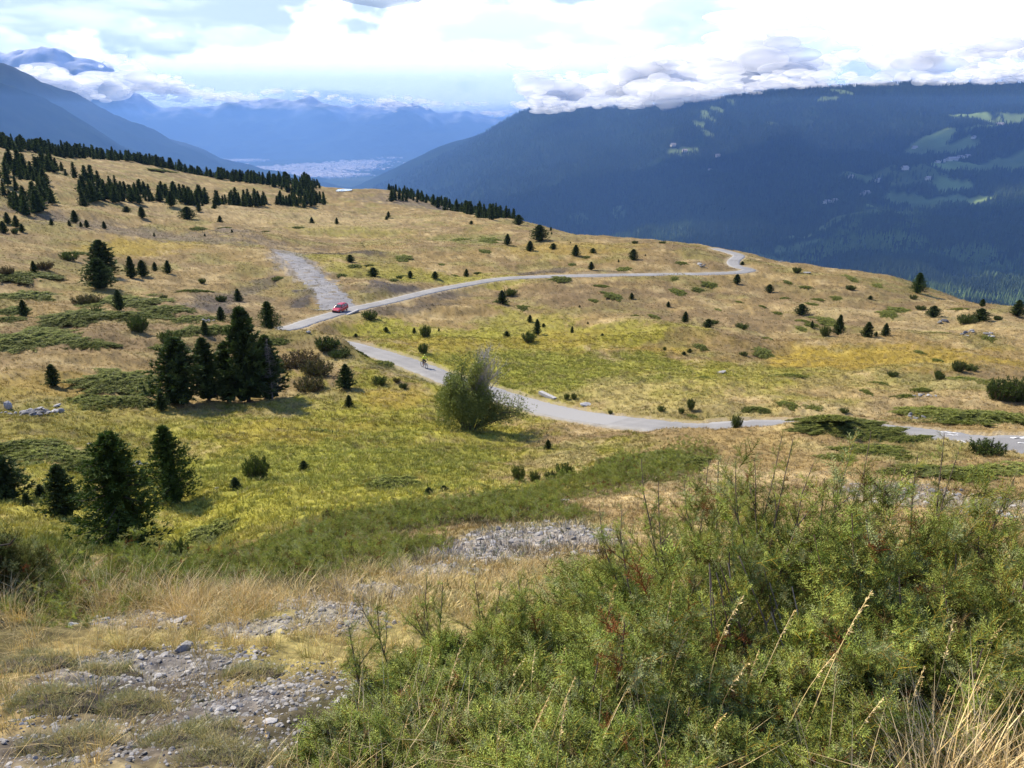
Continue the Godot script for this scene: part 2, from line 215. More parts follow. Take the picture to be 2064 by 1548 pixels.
const MISTS := [
	{"label": "white cloud bank lapping over the near wooded shoulder", "soft": 0.0, "puffs": [[-5412.1, 405.2, -8372.4, 333.7, 133.6], [-4932.2, 419.7, -8488.8, 215.3, 76.2], [-4463.7, 309.9, -8501.0, 152.7, 51.7], [-4637.8, 266.6, -8461.7, 133.4, 37.1], [-5848.3, 385.6, -8671.8, 292.7, 95.1], [-4854.2, 408.9, -8463.1, 104.8, 49.6], [-5057.2, 376.7, -8403.9, 164.1, 60.2], [-5826.6, 538.1, -8658.2, 374.5, 119.0], [-4230.1, 234.0, -8480.5, 177.1, 62.5], [-4490.6, 423.0, -8406.0, 256.4, 108.6], [-5149.6, 316.6, -8416.4, 226.6, 99.0], [-4605.2, 395.9, -8442.9, 99.6, 43.0], [-5550.1, 439.2, -8656.7, 250.1, 94.5], [-5000.3, 412.0, -8495.4, 190.9, 86.1], [-4828.4, 349.0, -8462.6, 99.6, 63.5], [-4653.2, 370.5, -8446.0, 162.0, 93.4], [-4536.1, 313.9, -8423.1, 183.2, 66.6], [-4266.2, 285.4, -8430.2, 150.1, 50.0], [-4377.9, 252.7, -8460.1, 72.7, 28.7], [-4654.3, 403.8, -8645.8, 234.3, 82.9], [-5763.4, 481.7, -8703.0, 369.8, 145.1], [-4804.5, 472.6, -8519.2, 157.5, 84.0]]},
	{"label": "white cloud lying below the far left peaks of the hazy range", "soft": 0.0, "puffs": [[-4540.8, 344.1, -11331.2, 289.0, 89.4], [-4785.1, 452.2, -11537.9, 272.4, 92.6], [-4991.9, 505.8, -11407.3, 172.3, 68.7], [-4618.4, 382.9, -11578.0, 281.1, 60.2], [-5907.0, 476.6, -11520.7, 112.2, 43.5], [-4682.7, 403.6, -11435.1, 216.5, 44.0], [-5428.2, 740.9, -11515.3, 189.0, 82.5], [-5841.1, 431.4, -11550.8, 342.9, 171.2], [-4633.9, 493.6, -11447.1, 294.4, 116.8], [-5718.3, 463.4, -11339.9, 302.0, 124.8], [-5116.0, 577.1, -11339.1, 380.7, 129.4], [-4719.7, 433.7, -11613.3, 294.5, 102.9], [-4887.8, 430.4, -11661.5, 232.9, 83.8], [-5520.0, 471.3, -11511.0, 339.9, 123.0], [-4618.8, 400.2, -11516.1, 241.8, 68.1], [-5011.0, 444.7, -11599.0, 209.5, 92.1], [-5141.6, 417.4, -11480.5, 148.2, 63.1], [-5723.9, 381.7, -11694.8, 310.8, 109.4], [-5645.8, 412.5, -11711.7, 356.5, 172.4], [-5628.6, 419.2, -11463.8, 192.7, 86.9], [-5883.1, 396.1, -11589.9, 177.6, 56.4], [-4660.5, 364.6, -11568.4, 109.7, 24.6], [-4658.1, 377.8, -11445.7, 149.2, 42.0], [-5915.5, 425.6, -11547.0, 306.2, 116.0], [-5060.1, 424.5, -11676.6, 310.6, 78.9], [-5459.2, 482.3, -11481.5, 347.0, 150.4]]},
	{"label": "thin white cloud trailing along the top of the hazy range", "soft": 0.0, "puffs": [[-3539.1, 411.0, -12576.9, 276.8, 64.9], [-4458.5, 331.2, -12568.1, 122.1, 22.3], [-238.5, 72.9, -12545.7, 157.1, 31.4], [-4124.9, 346.5, -12633.1, 285.2, 71.7], [-1772.9, 230.2, -12519.8, 154.0, 21.6], [-4479.9, 373.3, -12422.1, 298.3, 77.1], [-1307.1, 249.9, -12360.2, 373.2, 54.9], [-407.4, 106.7, -12517.1, 264.2, 36.8], [-341.5, 110.8, -12437.7, 166.8, 29.2], [-3059.2, 365.2, -12659.6, 227.4, 55.4], [-1809.1, 178.3, -12444.4, 375.2, 64.5], [-4035.1, 304.6, -12627.6, 344.5, 79.4], [-1547.7, 202.4, -12619.5, 191.6, 25.6], [-4426.9, 330.5, -12596.5, 307.4, 77.5], [-2726.8, 333.8, -12626.3, 176.2, 41.6], [-4405.2, 287.1, -12384.2, 248.8, 48.0], [-659.7, 221.0, -12511.9, 325.7, 44.5], [-4309.3, 325.0, -12467.2, 255.2, 52.3], [-1911.2, 199.4, -12475.0, 177.6, 26.4], [-287.8, 119.8, -12646.6, 250.6, 43.7], [-1814.8, 273.3, -12371.0, 290.0, 58.8], [-2527.1, 293.3, -12670.2, 247.9, 39.8], [-256.0, 95.5, -12400.5, 174.7, 29.7], [-2195.2, 293.2, -12534.1, 142.8, 18.3], [-1933.3, 255.9, -12383.2, 256.9, 47.2], [-1255.4, 174.7, -12544.5, 143.3, 27.0]]},
	{"label": "tall white cloud towering behind the summit of the forested mountain", "soft": 0.0, "puffs": [[1517.5, 488.4, -7428.3, 211.3, 88.2], [1709.2, 501.7, -7296.9, 188.1, 72.0], [519.8, 360.2, -7219.8, 140.3, 41.1], [1068.0, 310.4, -7487.8, 332.9, 127.6], [4530.8, 579.1, -7272.2, 189.3, 47.9], [574.6, 292.0, -7242.1, 214.3, 86.1], [2955.1, 547.9, -7398.1, 272.0, 67.9], [1029.1, 432.4, -7231.4, 343.6, 145.4], [1927.2, 474.0, -7277.5, 271.0, 87.2], [2525.8, 439.3, -7287.2, 317.6, 97.5], [4634.2, 697.9, -7185.0, 212.9, 54.2], [2096.2, 572.1, -7325.5, 182.5, 70.2], [3924.2, 592.5, -7208.5, 257.7, 85.0], [2141.5, 438.7, -7519.9, 444.8, 183.0], [223.2, 359.7, -7150.9, 269.3, 118.1], [1351.3, 460.3, -7405.8, 275.8, 113.2], [898.4, 238.7, -7292.2, 179.6, 55.9], [1153.7, 392.3, -7268.2, 270.1, 108.1], [2395.5, 466.0, -7466.6, 431.1, 133.8], [1712.2, 346.0, -7137.5, 292.2, 90.1], [1001.9, 352.6, -7431.5, 212.4, 88.6], [1291.8, 488.7, -7249.1, 159.4, 68.7], [4465.2, 690.3, -7297.8, 391.6, 136.7], [247.5, 244.9, -7271.1, 306.3, 132.1], [1967.9, 408.3, -7412.7, 300.8, 88.2], [511.6, 248.7, -7285.5, 165.4, 45.8], [243.8, 195.3, -7266.4, 123.7, 31.6], [4279.3, 557.6, -7472.8, 348.3, 100.3], [1416.4, 332.4, -7242.0, 208.3, 81.3], [2322.9, 458.7, -7351.8, 197.9, 63.4], [4013.6, 422.2, -7439.9, 209.0, 66.9], [776.9, 254.3, -7453.6, 291.5, 144.7], [4302.9, 590.7, -7559.2, 370.3, 94.5], [3509.1, 536.6, -7360.8, 319.8, 84.8], [3584.4, 482.3, -7190.1, 454.9, 169.4], [3414.5, 592.7, -7370.1, 228.5, 52.6], [421.7, 252.9, -7388.0, 160.9, 73.1], [2008.0, 307.3, -7073.5, 478.9, 167.0], [1145.5, 379.8, -7375.6, 218.1, 95.0], [4171.0, 659.0, -7179.1, 424.2, 157.0], [427.0, 200.8, -7149.2, 278.6, 119.9], [2127.7, 495.6, -7342.1, 228.1, 99.3], [4863.8, 756.7, -7514.8, 301.3, 108.0], [1017.5, 262.6, -7278.3, 182.6, 84.8], [742.1, 238.6, -7505.2, 367.8, 131.1], [2600.0, 336.5, -7369.8, 203.1, 78.4], [2450.1, 626.2, -7142.8, 453.4, 194.0], [1113.5, 404.1, -7406.4, 223.7, 94.9], [1421.6, 311.5, -7323.9, 280.6, 106.7], [2125.1, 455.1, -7521.5, 361.6, 168.3], [2298.1, 520.9, -7251.5, 335.2, 118.6], [849.7, 350.5, -7354.8, 150.3, 59.0], [3434.8, 561.8, -7304.7, 327.0, 106.3], [3648.8, 593.5, -7397.2, 192.5, 52.9], [3472.4, 629.8, -7261.6, 312.4, 121.6], [2066.7, 605.0, -7381.8, 374.6, 157.5], [2159.1, 698.0, -7442.0, 346.7, 145.6], [4281.4, 581.0, -7342.3, 448.1, 177.2], [3992.3, 511.7, -7247.9, 201.7, 48.0], [990.7, 470.3, -7261.9, 176.9, 89.2]]},
	{"label": "low cloud edge resting on the summit of the forested mountain", "soft": 0.0, "puffs": [[916.4, 176.8, -6218.9, 114.8, 20.9], [1481.0, 232.0, -6381.7, 260.6, 54.3], [2045.1, 272.2, -6224.3, 145.9, 27.3], [3657.6, 341.4, -6389.6, 256.8, 44.6], [1085.0, 211.3, -6368.6, 208.6, 64.9], [315.8, 144.1, -6365.7, 162.7, 27.9], [1774.4, 218.3, -6260.2, 112.4, 27.1], [1084.6, 249.4, -6211.6, 259.0, 78.9], [1910.2, 298.6, -6314.7, 170.4, 31.4], [1166.7, 189.0, -6187.7, 241.8, 66.1], [1092.9, 214.2, -6301.7, 192.0, 61.8], [824.7, 139.4, -6197.7, 164.4, 33.5], [1447.1, 239.3, -6253.7, 230.0, 72.5], [500.4, 126.4, -6279.6, 89.2, 20.0], [957.8, 150.4, -6175.2, 155.6, 27.9], [2688.0, 274.1, -6380.1, 256.7, 64.8], [143.0, 110.0, -6213.5, 91.5, 18.2], [3775.3, 354.0, -6335.1, 221.9, 39.2], [1819.6, 311.5, -6223.4, 120.8, 26.2], [191.8, 124.3, -6269.8, 62.2, 12.0], [1114.0, 162.3, -6283.2, 113.7, 23.9], [342.0, 119.8, -6217.9, 76.9, 12.9], [380.9, 134.3, -6278.3, 124.6, 20.5], [2140.3, 347.1, -6379.0, 234.8, 52.1], [924.5, 137.5, -6154.4, 169.9, 35.4], [3562.3, 343.5, -6403.8, 245.2, 42.2], [1056.1, 161.5, -6261.4, 133.6, 25.9], [199.6, 179.7, -6189.1, 184.6, 36.6], [3435.1, 326.4, -6241.7, 216.7, 43.9], [302.7, 101.4, -6245.9, 108.7, 28.4], [1237.7, 205.5, -6394.9, 213.9, 65.5], [1954.5, 285.7, -6264.9, 213.5, 59.6], [3837.9, 299.1, -6266.2, 119.2, 28.4], [328.5, 104.9, -6373.2, 176.5, 40.6], [240.9, 148.9, -6295.6, 91.8, 22.0], [3669.4, 291.8, -6194.3, 142.2, 21.6], [3364.7, 317.1, -6332.6, 117.1, 28.5], [2171.6, 270.9, -6270.2, 253.6, 50.6], [3561.0, 364.6, -6359.0, 235.6, 34.5], [215.1, 168.3, -6339.9, 133.7, 29.8], [463.1, 132.6, -6174.3, 143.9, 22.6], [3264.9, 293.5, -6177.7, 244.5, 45.6], [3091.7, 306.6, -6198.1, 152.1, 38.5], [312.0, 160.2, -6230.5, 95.3, 20.2], [1673.8, 257.5, -6311.4, 249.9, 73.6], [688.2, 136.5, -6216.8, 145.4, 39.8], [692.5, 140.5, -6419.2, 235.0, 53.0], [1276.2, 180.1, -6382.0, 193.3, 35.9], [1210.3, 249.7, -6279.2, 193.9, 49.2], [295.4, 122.7, -6301.5, 107.5, 26.0], [3828.8, 390.0, -6111.1, 234.5, 47.0], [3565.5, 324.1, -6223.5, 185.5, 46.3], [3029.2, 320.9, -6204.0, 206.1, 47.6], [1434.7, 219.8, -6320.8, 214.9, 43.6], [3076.2, 295.5, -6196.5, 128.2, 26.7], [1418.1, 199.1, -6377.0, 207.5, 66.6], [748.5, 159.2, -6374.7, 201.8, 33.7], [101.1, 123.0, -6286.4, 165.9, 41.0], [3765.4, 388.8, -6220.3, 135.0, 30.5], [3764.4, 345.3, -6289.0, 247.0, 57.2], [2526.3, 340.7, -6373.2, 229.7, 40.8], [3666.8, 400.4, -6370.3, 177.5, 41.7], [1257.5, 218.7, -6190.0, 137.6, 45.2], [3633.4, 373.7, -6317.8, 170.2, 30.2], [1673.4, 233.9, -6271.4, 98.7, 27.0], [2293.8, 261.2, -6237.6, 161.6, 27.2], [305.9, 93.2, -6384.7, 201.8, 44.9], [1250.9, 204.4, -6272.5, 112.7, 35.9], [3555.4, 323.7, -6284.4, 236.7, 42.1], [3682.3, 349.5, -6217.7, 135.1, 29.9]]},
]
const CLOUDS := [
	{"label": "broad cloud drifting above the valley side of the forested mountain", "count": 420, "flat": 0.6, "tall": 0.3, "spine": [[-930.0, 1230, -5200, 1000], [270.0, 1230, -4850, 1000]]},
	{"label": "second cloud drifting high above the lower forest of the mountain", "count": 300, "flat": 0.6, "tall": 0.3, "spine": [[128.0, 1150, -3800, 620], [872.0, 1150, -3450, 620]]},
]
const PINES := [
	[-133.6, -244.3, 3.98, 0.62, "pine", 0, "fifth mid-sized conical dark pine from the hillside forest, in front of it"],
	[-127.5, -276.0, 3.95, 0.62, "pine", 0, "second mid-sized conical dark pine from the hillside forest, in front of it"],
	[-122.9, -303.0, 4.67, 1.1, "pine", 3, "mid-sized broad dark pine nearest the hillside forest, in front of it"],
	[-142.3, -296.1, 2.56, 1.1, "pine", 3, "small broad dark pine nearest the hillside forest, in front of it"],
	[-152.0, -285.5, 3.14, 1.1, "pine", 3, "second small broad dark pine from the hillside forest, in front of it"],
	[-140.5, -331.6, 6.3, 0.62, "pine", 1, "mid-sized conical dark pine nearest the hillside forest, beside it"],
	[-128.6, -329.5, 3.67, 0.62, "pine", 1, "small conical dark pine nearest the hillside forest, beside it"],
	[-127.2, -343.3, 2.14, 1.1, "pine", 3, "tiny broad dark pine nearest the hillside forest, beyond it"],
	[-106.6, -291.5, 3.03, 0.62, "pine", 0, "second small conical dark pine from the hillside forest, in front of it"],
	[-84.2, -336.1, 3.16, 0.62, "pine", 0, "third small conical dark pine from the hillside forest, beside it"],
	[-74.4, -338.8, 2.94, 0.62, "pine", 1, "second small conical dark pine from the far pine belt, in front of it"],
	[-137.0, -220.5, 3.37, 0.62, "pine", 1, "seventh mid-sized conical dark pine from the hillside forest, in front of it"],
	[-132.0, -214.4, 2.29, 0.62, "pine", 0, "fifth small conical dark pine from the stacked pair of pines, beyond it"],
	[-134.6, -210.8, 3.25, 0.62, "pine", 0, "seventh mid-sized conical dark pine from the stacked pair of pines, beyond it"],
	[-142.3, -225.2, 3.29, 0.62, "pine", 1, "sixth mid-sized conical dark pine from the hillside forest, in front of it"],
	[-132.2, -229.1, 2.06, 0.62, "pine", 1, "ninth small conical dark pine from the hillside forest, in front of it"],
	[-129.4, -233.2, 1.73, 0.62, "pine", 1, "eighth small conical dark pine from the hillside forest, in front of it"],
	[-125.1, -234.6, 2.42, 0.62, "pine", 0, "seventh small conical dark pine from the hillside forest, in front of it"],
	[-126.1, -233.2, 1.55, 0.62, "pine", 0, "second tiny conical dark pine from the stacked pair of pines, beyond it"],
	[-122.2, -238.8, 2.27, 0.62, "pine", 0, "sixth small conical dark pine from the hillside forest, in front of it"],
	[-111.1, -246.6, 1.23, 0.62, "pine", 1, "third tiny conical dark pine from the hillside forest, in front of it"],
	[-156.7, -253.0, 4.62, 0.62, "pine", 0, "fourth mid-sized conical dark pine from the hillside forest, in front of it"],
	[-154.1, -253.9, 5.0, 0.62, "pine", 0, "third mid-sized conical dark pine from the hillside forest, in front of it"],
	[-148.1, -251.6, 2.08, 0.62, "pine", 0, "fifth small conical dark pine from the hillside forest, in front of it"],
	[-98.4, -254.3, 1.07, 0.62, "pine", 0, "second tiny conical dark pine from the hillside forest, in front of it"],
	[-91.4, -259.6, 1.26, 0.62, "pine", 1, "tiny conical dark pine nearest the hillside forest, in front of it"],
	[-83.2, -170.9, 4.9, 0.46, "pine", 2, "tall slim dark pine nearest the stacked pair of pines, beyond it"],
	[-81.7, -173.2, 3.67, 0.66, "pine", 0, "mid-sized conical dark pine nearest the stacked pair of pines, beyond it"],
	[-82.7, -181.4, 2.24, 0.62, "pine", 1, "small conical dark pine nearest the stacked pair of pines, beyond it"],
	[-78.9, -179.5, 3.11, 0.62, "pine", 1, "mid-sized conical dark pine nearest the pale gravel spur, beside it"],
	[-92.5, -151.5, 2.57, 0.55, "pine", 1, "mid-sized slim dark pine nearest the stacked pair of pines, beside it"],
	[-54.5, -153.9, 2.62, 0.67, "pine", 1, "mid-sized conical dark pine nearest the red car, beside it"],
	[-71.4, -112.5, 2.59, 0.62, "pine", 1, "fourth mid-sized conical dark pine from the roadside larch, beside it"],
	[-62.9, -123.4, 3.44, 0.54, "pine", 1, "tall slim dark pine nearest the roadside larch, beside it"],
	[-47.7, -125.8, 2.46, 0.59, "pine", 0, "mid-sized conical dark pine nearest the roadside larch, beside it"],
	[-43.0, -106.9, 2.28, 0.59, "pine", 1, "second mid-sized conical dark pine from the roadside larch, in front of it"],
	[-46.2, -75.2, 2.33, 0.58, "pine", 0, "tall slim dark pine nearest the dark pine clump, beside it"],
	[-33.1, -69.8, 1.88, 0.59, "pine", 0, "tall conical dark pine nearest the dark pine clump, in front of it"],
	[-20.5, -32.4, 2.67, 0.56, "pine", 0, "tall slim dark pine nearest the tallest larch, beyond it"],
	[-23.2, -39.1, 0.87, 0.68, "pine", 1, "second mid-sized conical dark pine from the grey stone heap, in front of it"],
	[-24.0, -36.2, 0.79, 0.83, "pine", 0, "third mid-sized conical dark pine from the tallest larch, beyond it"],
	[-23.3, -34.0, 0.75, 0.75, "pine", 1, "mid-sized conical dark pine nearest the tallest larch, beyond it"],
	[-18.8, -84.7, 2.98, 0.71, "pine", 1, "tall conical dark pine nearest the cyclist, in front of it"],
	[-16.8, -76.2, 1.47, 0.65, "pine", 1, "mid-sized conical dark pine nearest the dark pine clump, beside it"],
	[4.4, -132.7, 2.75, 0.5, "pine", 1, "mid-sized slim dark pine nearest the red car, beside it"],
	[-0.9, -130.2, 1.17, 0.92, "pine", 3, "small conical dark pine nearest the cyclist, beyond it"],
	[-17.2, -134.2, 1.11, 0.67, "pine", 1, "small conical dark pine nearest the red car, in front of it"],
	[-13.1, -136.9, 0.75, 0.62, "pine", 1, "tiny conical dark pine nearest the red car, beside it"],
	[-22.5, -136.5, 0.85, 1.0, "pine", 3, "tiny broad dark pine nearest the red car, in front of it"],
	[-25.9, -126.2, 0.71, 1.1, "pine", 3, "tiny broad dark pine nearest the roadside larch, beside it"],
	[2.7, -54.4, 0.92, 0.68, "pine", 1, "mid-sized conical dark pine nearest the round roadside bush, beside it"],
	[-13.4, -46.3, 0.67, 0.89, "pine", 3, "third mid-sized conical dark pine from the leafy willow, in front of it"],
	[-15.5, -40.0, 0.77, 0.83, "pine", 0, "fourth mid-sized conical dark pine from the tallest larch, beyond it"],
	[-4.0, -34.1, 0.5, 0.89, "pine", 3, "second mid-sized conical dark pine from the tallest larch, beyond it"],
	[-3.3, -34.5, 0.39, 0.93, "pine", 3, "small conical dark pine nearest the tallest larch, beyond it"],
	[2.9, -354.9, 4.4, 1.0, "pine", 3, "mid-sized broad dark pine nearest the big bushy ridge pine, beyond it"],
	[-1.5, -258.8, 3.74, 0.68, "pine", 1, "mid-sized conical dark pine nearest the big bushy ridge pine, in front of it"],
	[5.6, -247.1, 3.42, 0.76, "pine", 0, "second mid-sized conical dark pine from the big bushy ridge pine, in front of it"],
	[12.8, -245.9, 1.94, 1.1, "pine", 3, "small broad dark pine nearest the big bushy ridge pine, in front of it"],
	[18.8, -233.3, 3.4, 0.77, "pine", 1, "mid-sized conical dark pine nearest the long straight road, beyond it"],
	[24.4, -237.6, 1.57, 1.1, "pine", 3, "small broad dark pine nearest the long straight road, beyond it"],
	[21.2, -209.6, 2.24, 0.75, "pine", 0, "small conical dark pine nearest the long straight road, beyond it"],
	[29.8, -219.8, 0.88, 0.62, "pine", 1, "tiny conical dark pine nearest the long straight road, beyond it"],
	[38.8, -229.0, 0.77, 0.62, "pine", 0, "tiny conical dark pine nearest the far road bend, beside it"],
	[16.6, -340.3, 1.78, 0.62, "pine", 0, "second tiny conical dark pine from the far pine belt, in front of it"],
	[14.7, -295.0, 1.16, 0.62, "pine", 1, "second tiny conical dark pine from the big bushy ridge pine, beyond it"],
	[13.4, -297.9, 1.17, 0.62, "pine", 1, "third tiny conical dark pine from the big bushy ridge pine, beyond it"],
	[19.7, -266.1, 0.7, 0.62, "pine", 0, "tiny conical dark pine nearest the big bushy ridge pine, in front of it"],
	[55.8, -193.5, 2.41, 0.78, "pine", 0, "mid-sized conical dark pine nearest the far road bend, in front of it"],
	[61.8, -186.4, 1.96, 0.93, "pine", 3, "small conical dark pine nearest the far road bend, in front of it"],
	[64.9, -221.3, 1.07, 1.1, "pine", 3, "tiny broad dark pine nearest the far road bend, beyond it"],
	[-2.1, -166.6, 3.04, 0.78, "pine", 1, "third mid-sized conical dark pine from the long straight road, in front of it"],
	[3.5, -150.8, 1.54, 0.73, "pine", 1, "second small conical dark pine from the red car, beside it"],
	[4.9, -148.8, 1.12, 0.73, "pine", 0, "second small conical dark pine from the flat grey boulder, beyond it"],
	[5.9, -142.8, 0.78, 1.0, "pine", 3, "second tiny broad dark pine from the long straight road, in front of it"],
	[10.7, -136.0, 1.31, 0.5, "pine", 1, "small slim dark pine nearest the red car, beside it"],
	[32.6, -144.4, 2.22, 0.59, "pine", 0, "third mid-sized conical dark pine from the ochre marsh, beyond it"],
	[26.7, -172.6, 1.53, 0.77, "pine", 1, "second small conical dark pine from the long straight road, in front of it"],
	[33.2, -164.0, 1.24, 0.73, "pine", 0, "second small conical dark pine from the ochre marsh, beyond it"],
	[34.1, -133.1, 1.6, 1.1, "pine", 3, "small broad dark pine nearest the ochre marsh, beyond it"],
	[59.6, -158.5, 2.28, 1.1, "pine", 3, "mid-sized broad dark pine nearest the far road bend, in front of it"],
	[58.7, -126.0, 2.66, 0.68, "pine", 0, "mid-sized conical dark pine nearest the ochre marsh, beyond it"],
	[62.4, -127.4, 2.42, 0.6, "pine", 1, "second mid-sized conical dark pine from the ochre marsh, beyond it"],
	[61.1, -127.9, 0.87, 0.78, "pine", 1, "tiny conical dark pine nearest the ochre marsh, beyond it"],
	[54.9, -140.0, 1.43, 0.57, "pine", 1, "small slim dark pine nearest the ochre marsh, beyond it"],
	[102.3, -167.9, 1.71, 0.77, "pine", 0, "small conical dark pine nearest the lone skyline larch, in front of it"],
	[101.4, -154.4, 3.22, 0.77, "pine", 0, "mid-sized conical dark pine nearest the lone skyline larch, in front of it"],
	[87.6, -143.6, 2.72, 1.1, "pine", 3, "mid-sized broad dark pine nearest the ochre marsh, beyond it"],
	[82.5, -150.6, 2.31, 1.1, "pine", 3, "mid-sized broad dark pine nearest the lone skyline larch, in front of it"],
	[-43.8, -213.1, 2.01, 1.1, "pine", 3, "small broad dark pine nearest the pale gravel spur, beyond it"],
	[-25.5, -195.7, 1.84, 0.79, "pine", 0, "small conical dark pine nearest the pale gravel spur, beside it"],
	[-19.1, -193.5, 1.81, 0.93, "pine", 3, "second small conical dark pine from the pale gravel spur, beside it"],
	[-11.8, -202.1, 2.15, 0.69, "pine", 1, "second small conical dark pine from the big bushy ridge pine, in front of it"],
	[-34.4, -193.6, 2.35, 1.1, "pine", 3, "mid-sized broad dark pine nearest the pale gravel spur, beside it"],
	[-62.7, -405.9, 3.21, 0.67, "pine", 1, "small conical dark pine nearest the far pine belt, in front of it"],
	[-59.8, -380.7, 1.76, 0.86, "pine", 3, "tiny conical dark pine nearest the far pine belt, in front of it"],
	[-18.0, -352.5, 1.61, 1.1, "pine", 3, "second tiny broad dark pine from the big bushy ridge pine, beyond it"],
	[-36.7, -478.5, 1.56, 1.0, "pine", 3, "tiny broad dark pine nearest the far pine belt, beyond it"],
	[15.3, -129.3, 0.63, 0.86, "pine", 3, "tiny conical dark pine nearest the flat grey boulder, beyond it"],
	[14.2, -143.5, 0.49, 0.8, "pine", 1, "second tiny conical dark pine from the red car, beside it"],
	[14.1, -160.8, 0.55, 0.8, "pine", 0, "third tiny conical dark pine from the long straight road, in front of it"],
	[27.1, -115.5, 0.66, 1.1, "pine", 3, "tiny broad dark pine nearest the ochre marsh, beside it"],
	[25.7, -113.0, 0.56, 1.1, "pine", 3, "tiny broad dark pine nearest the flat grey boulder, beyond it"],
	[81.7, -176.5, 1.04, 1.0, "pine", 3, "tiny broad dark pine nearest the lone skyline larch, in front of it"],
	[-87.1, -166.8, 7.82, 0.75, "pine", 0, "tall broad dark pine, upper one of a stacked pair on the tan slope"],
	[-76.9, -145.4, 5.68, 0.88, "pine", 3, "shorter dark pine standing just below its taller twin on the slope"],
	[9.5, -274.7, 5.41, 0.97, "pine", 3, "biggest bushy round pine standing alone on the tan ridge above the road"],
	[34.1, -221.3, 3.11, 0.76, "pine", 3, "round egg-shaped dark pine standing alone above the long straight road"],
	[57.3, -133.9, 3.67, 0.51, "pine", 1, "tallest pine among the juniper mats on the hill, casting a long shadow"],
	[-33.1, -73.7, 6.67, 0.74, "pine", 3, "broad dark pine at the outer end of the dark pine clump"],
	[-31.1, -76.1, 6.56, 0.5, "pine", 0, "slimmer dark pine second from the broad one in the dark pine clump"],
	[-29.9, -78.2, 6.33, 0.45, "pine", 2, "narrow dark pine squeezed in the middle of the dark pine clump"],
	[-27.9, -78.6, 10.2, 0.54, "pine", 1, "tallest dark pine of the clump, with a ragged top above the others"],
	[-26.3, -80.8, 7.29, 0.52, "pine", 0, "dark pine at the end of the clump nearest the willow"],
	[-14.0, -25.2, 4.6, 0.8, "larch", 0, "tallest feathery green larch, bushy down to the ground, beside a second larch"],
	[-18.8, -39.4, 4.58, 0.72, "larch", 1, "smaller feathery larch standing just beyond the tallest bushy larch"],
	[-39.3, -123.9, 5.04, 0.81, "larch", 0, "single green larch beside the bend of the road near the red car"],
	[104.7, -200.3, 5.4, 0.92, "larch", 1, "lone rounded larch on the skyline above the deep dark valley"],
	[-25.3, -35.5, 2.36, 0.92, "pine", 3, "dark pine half cut off by the picture edge beside a lush green slope"],
]
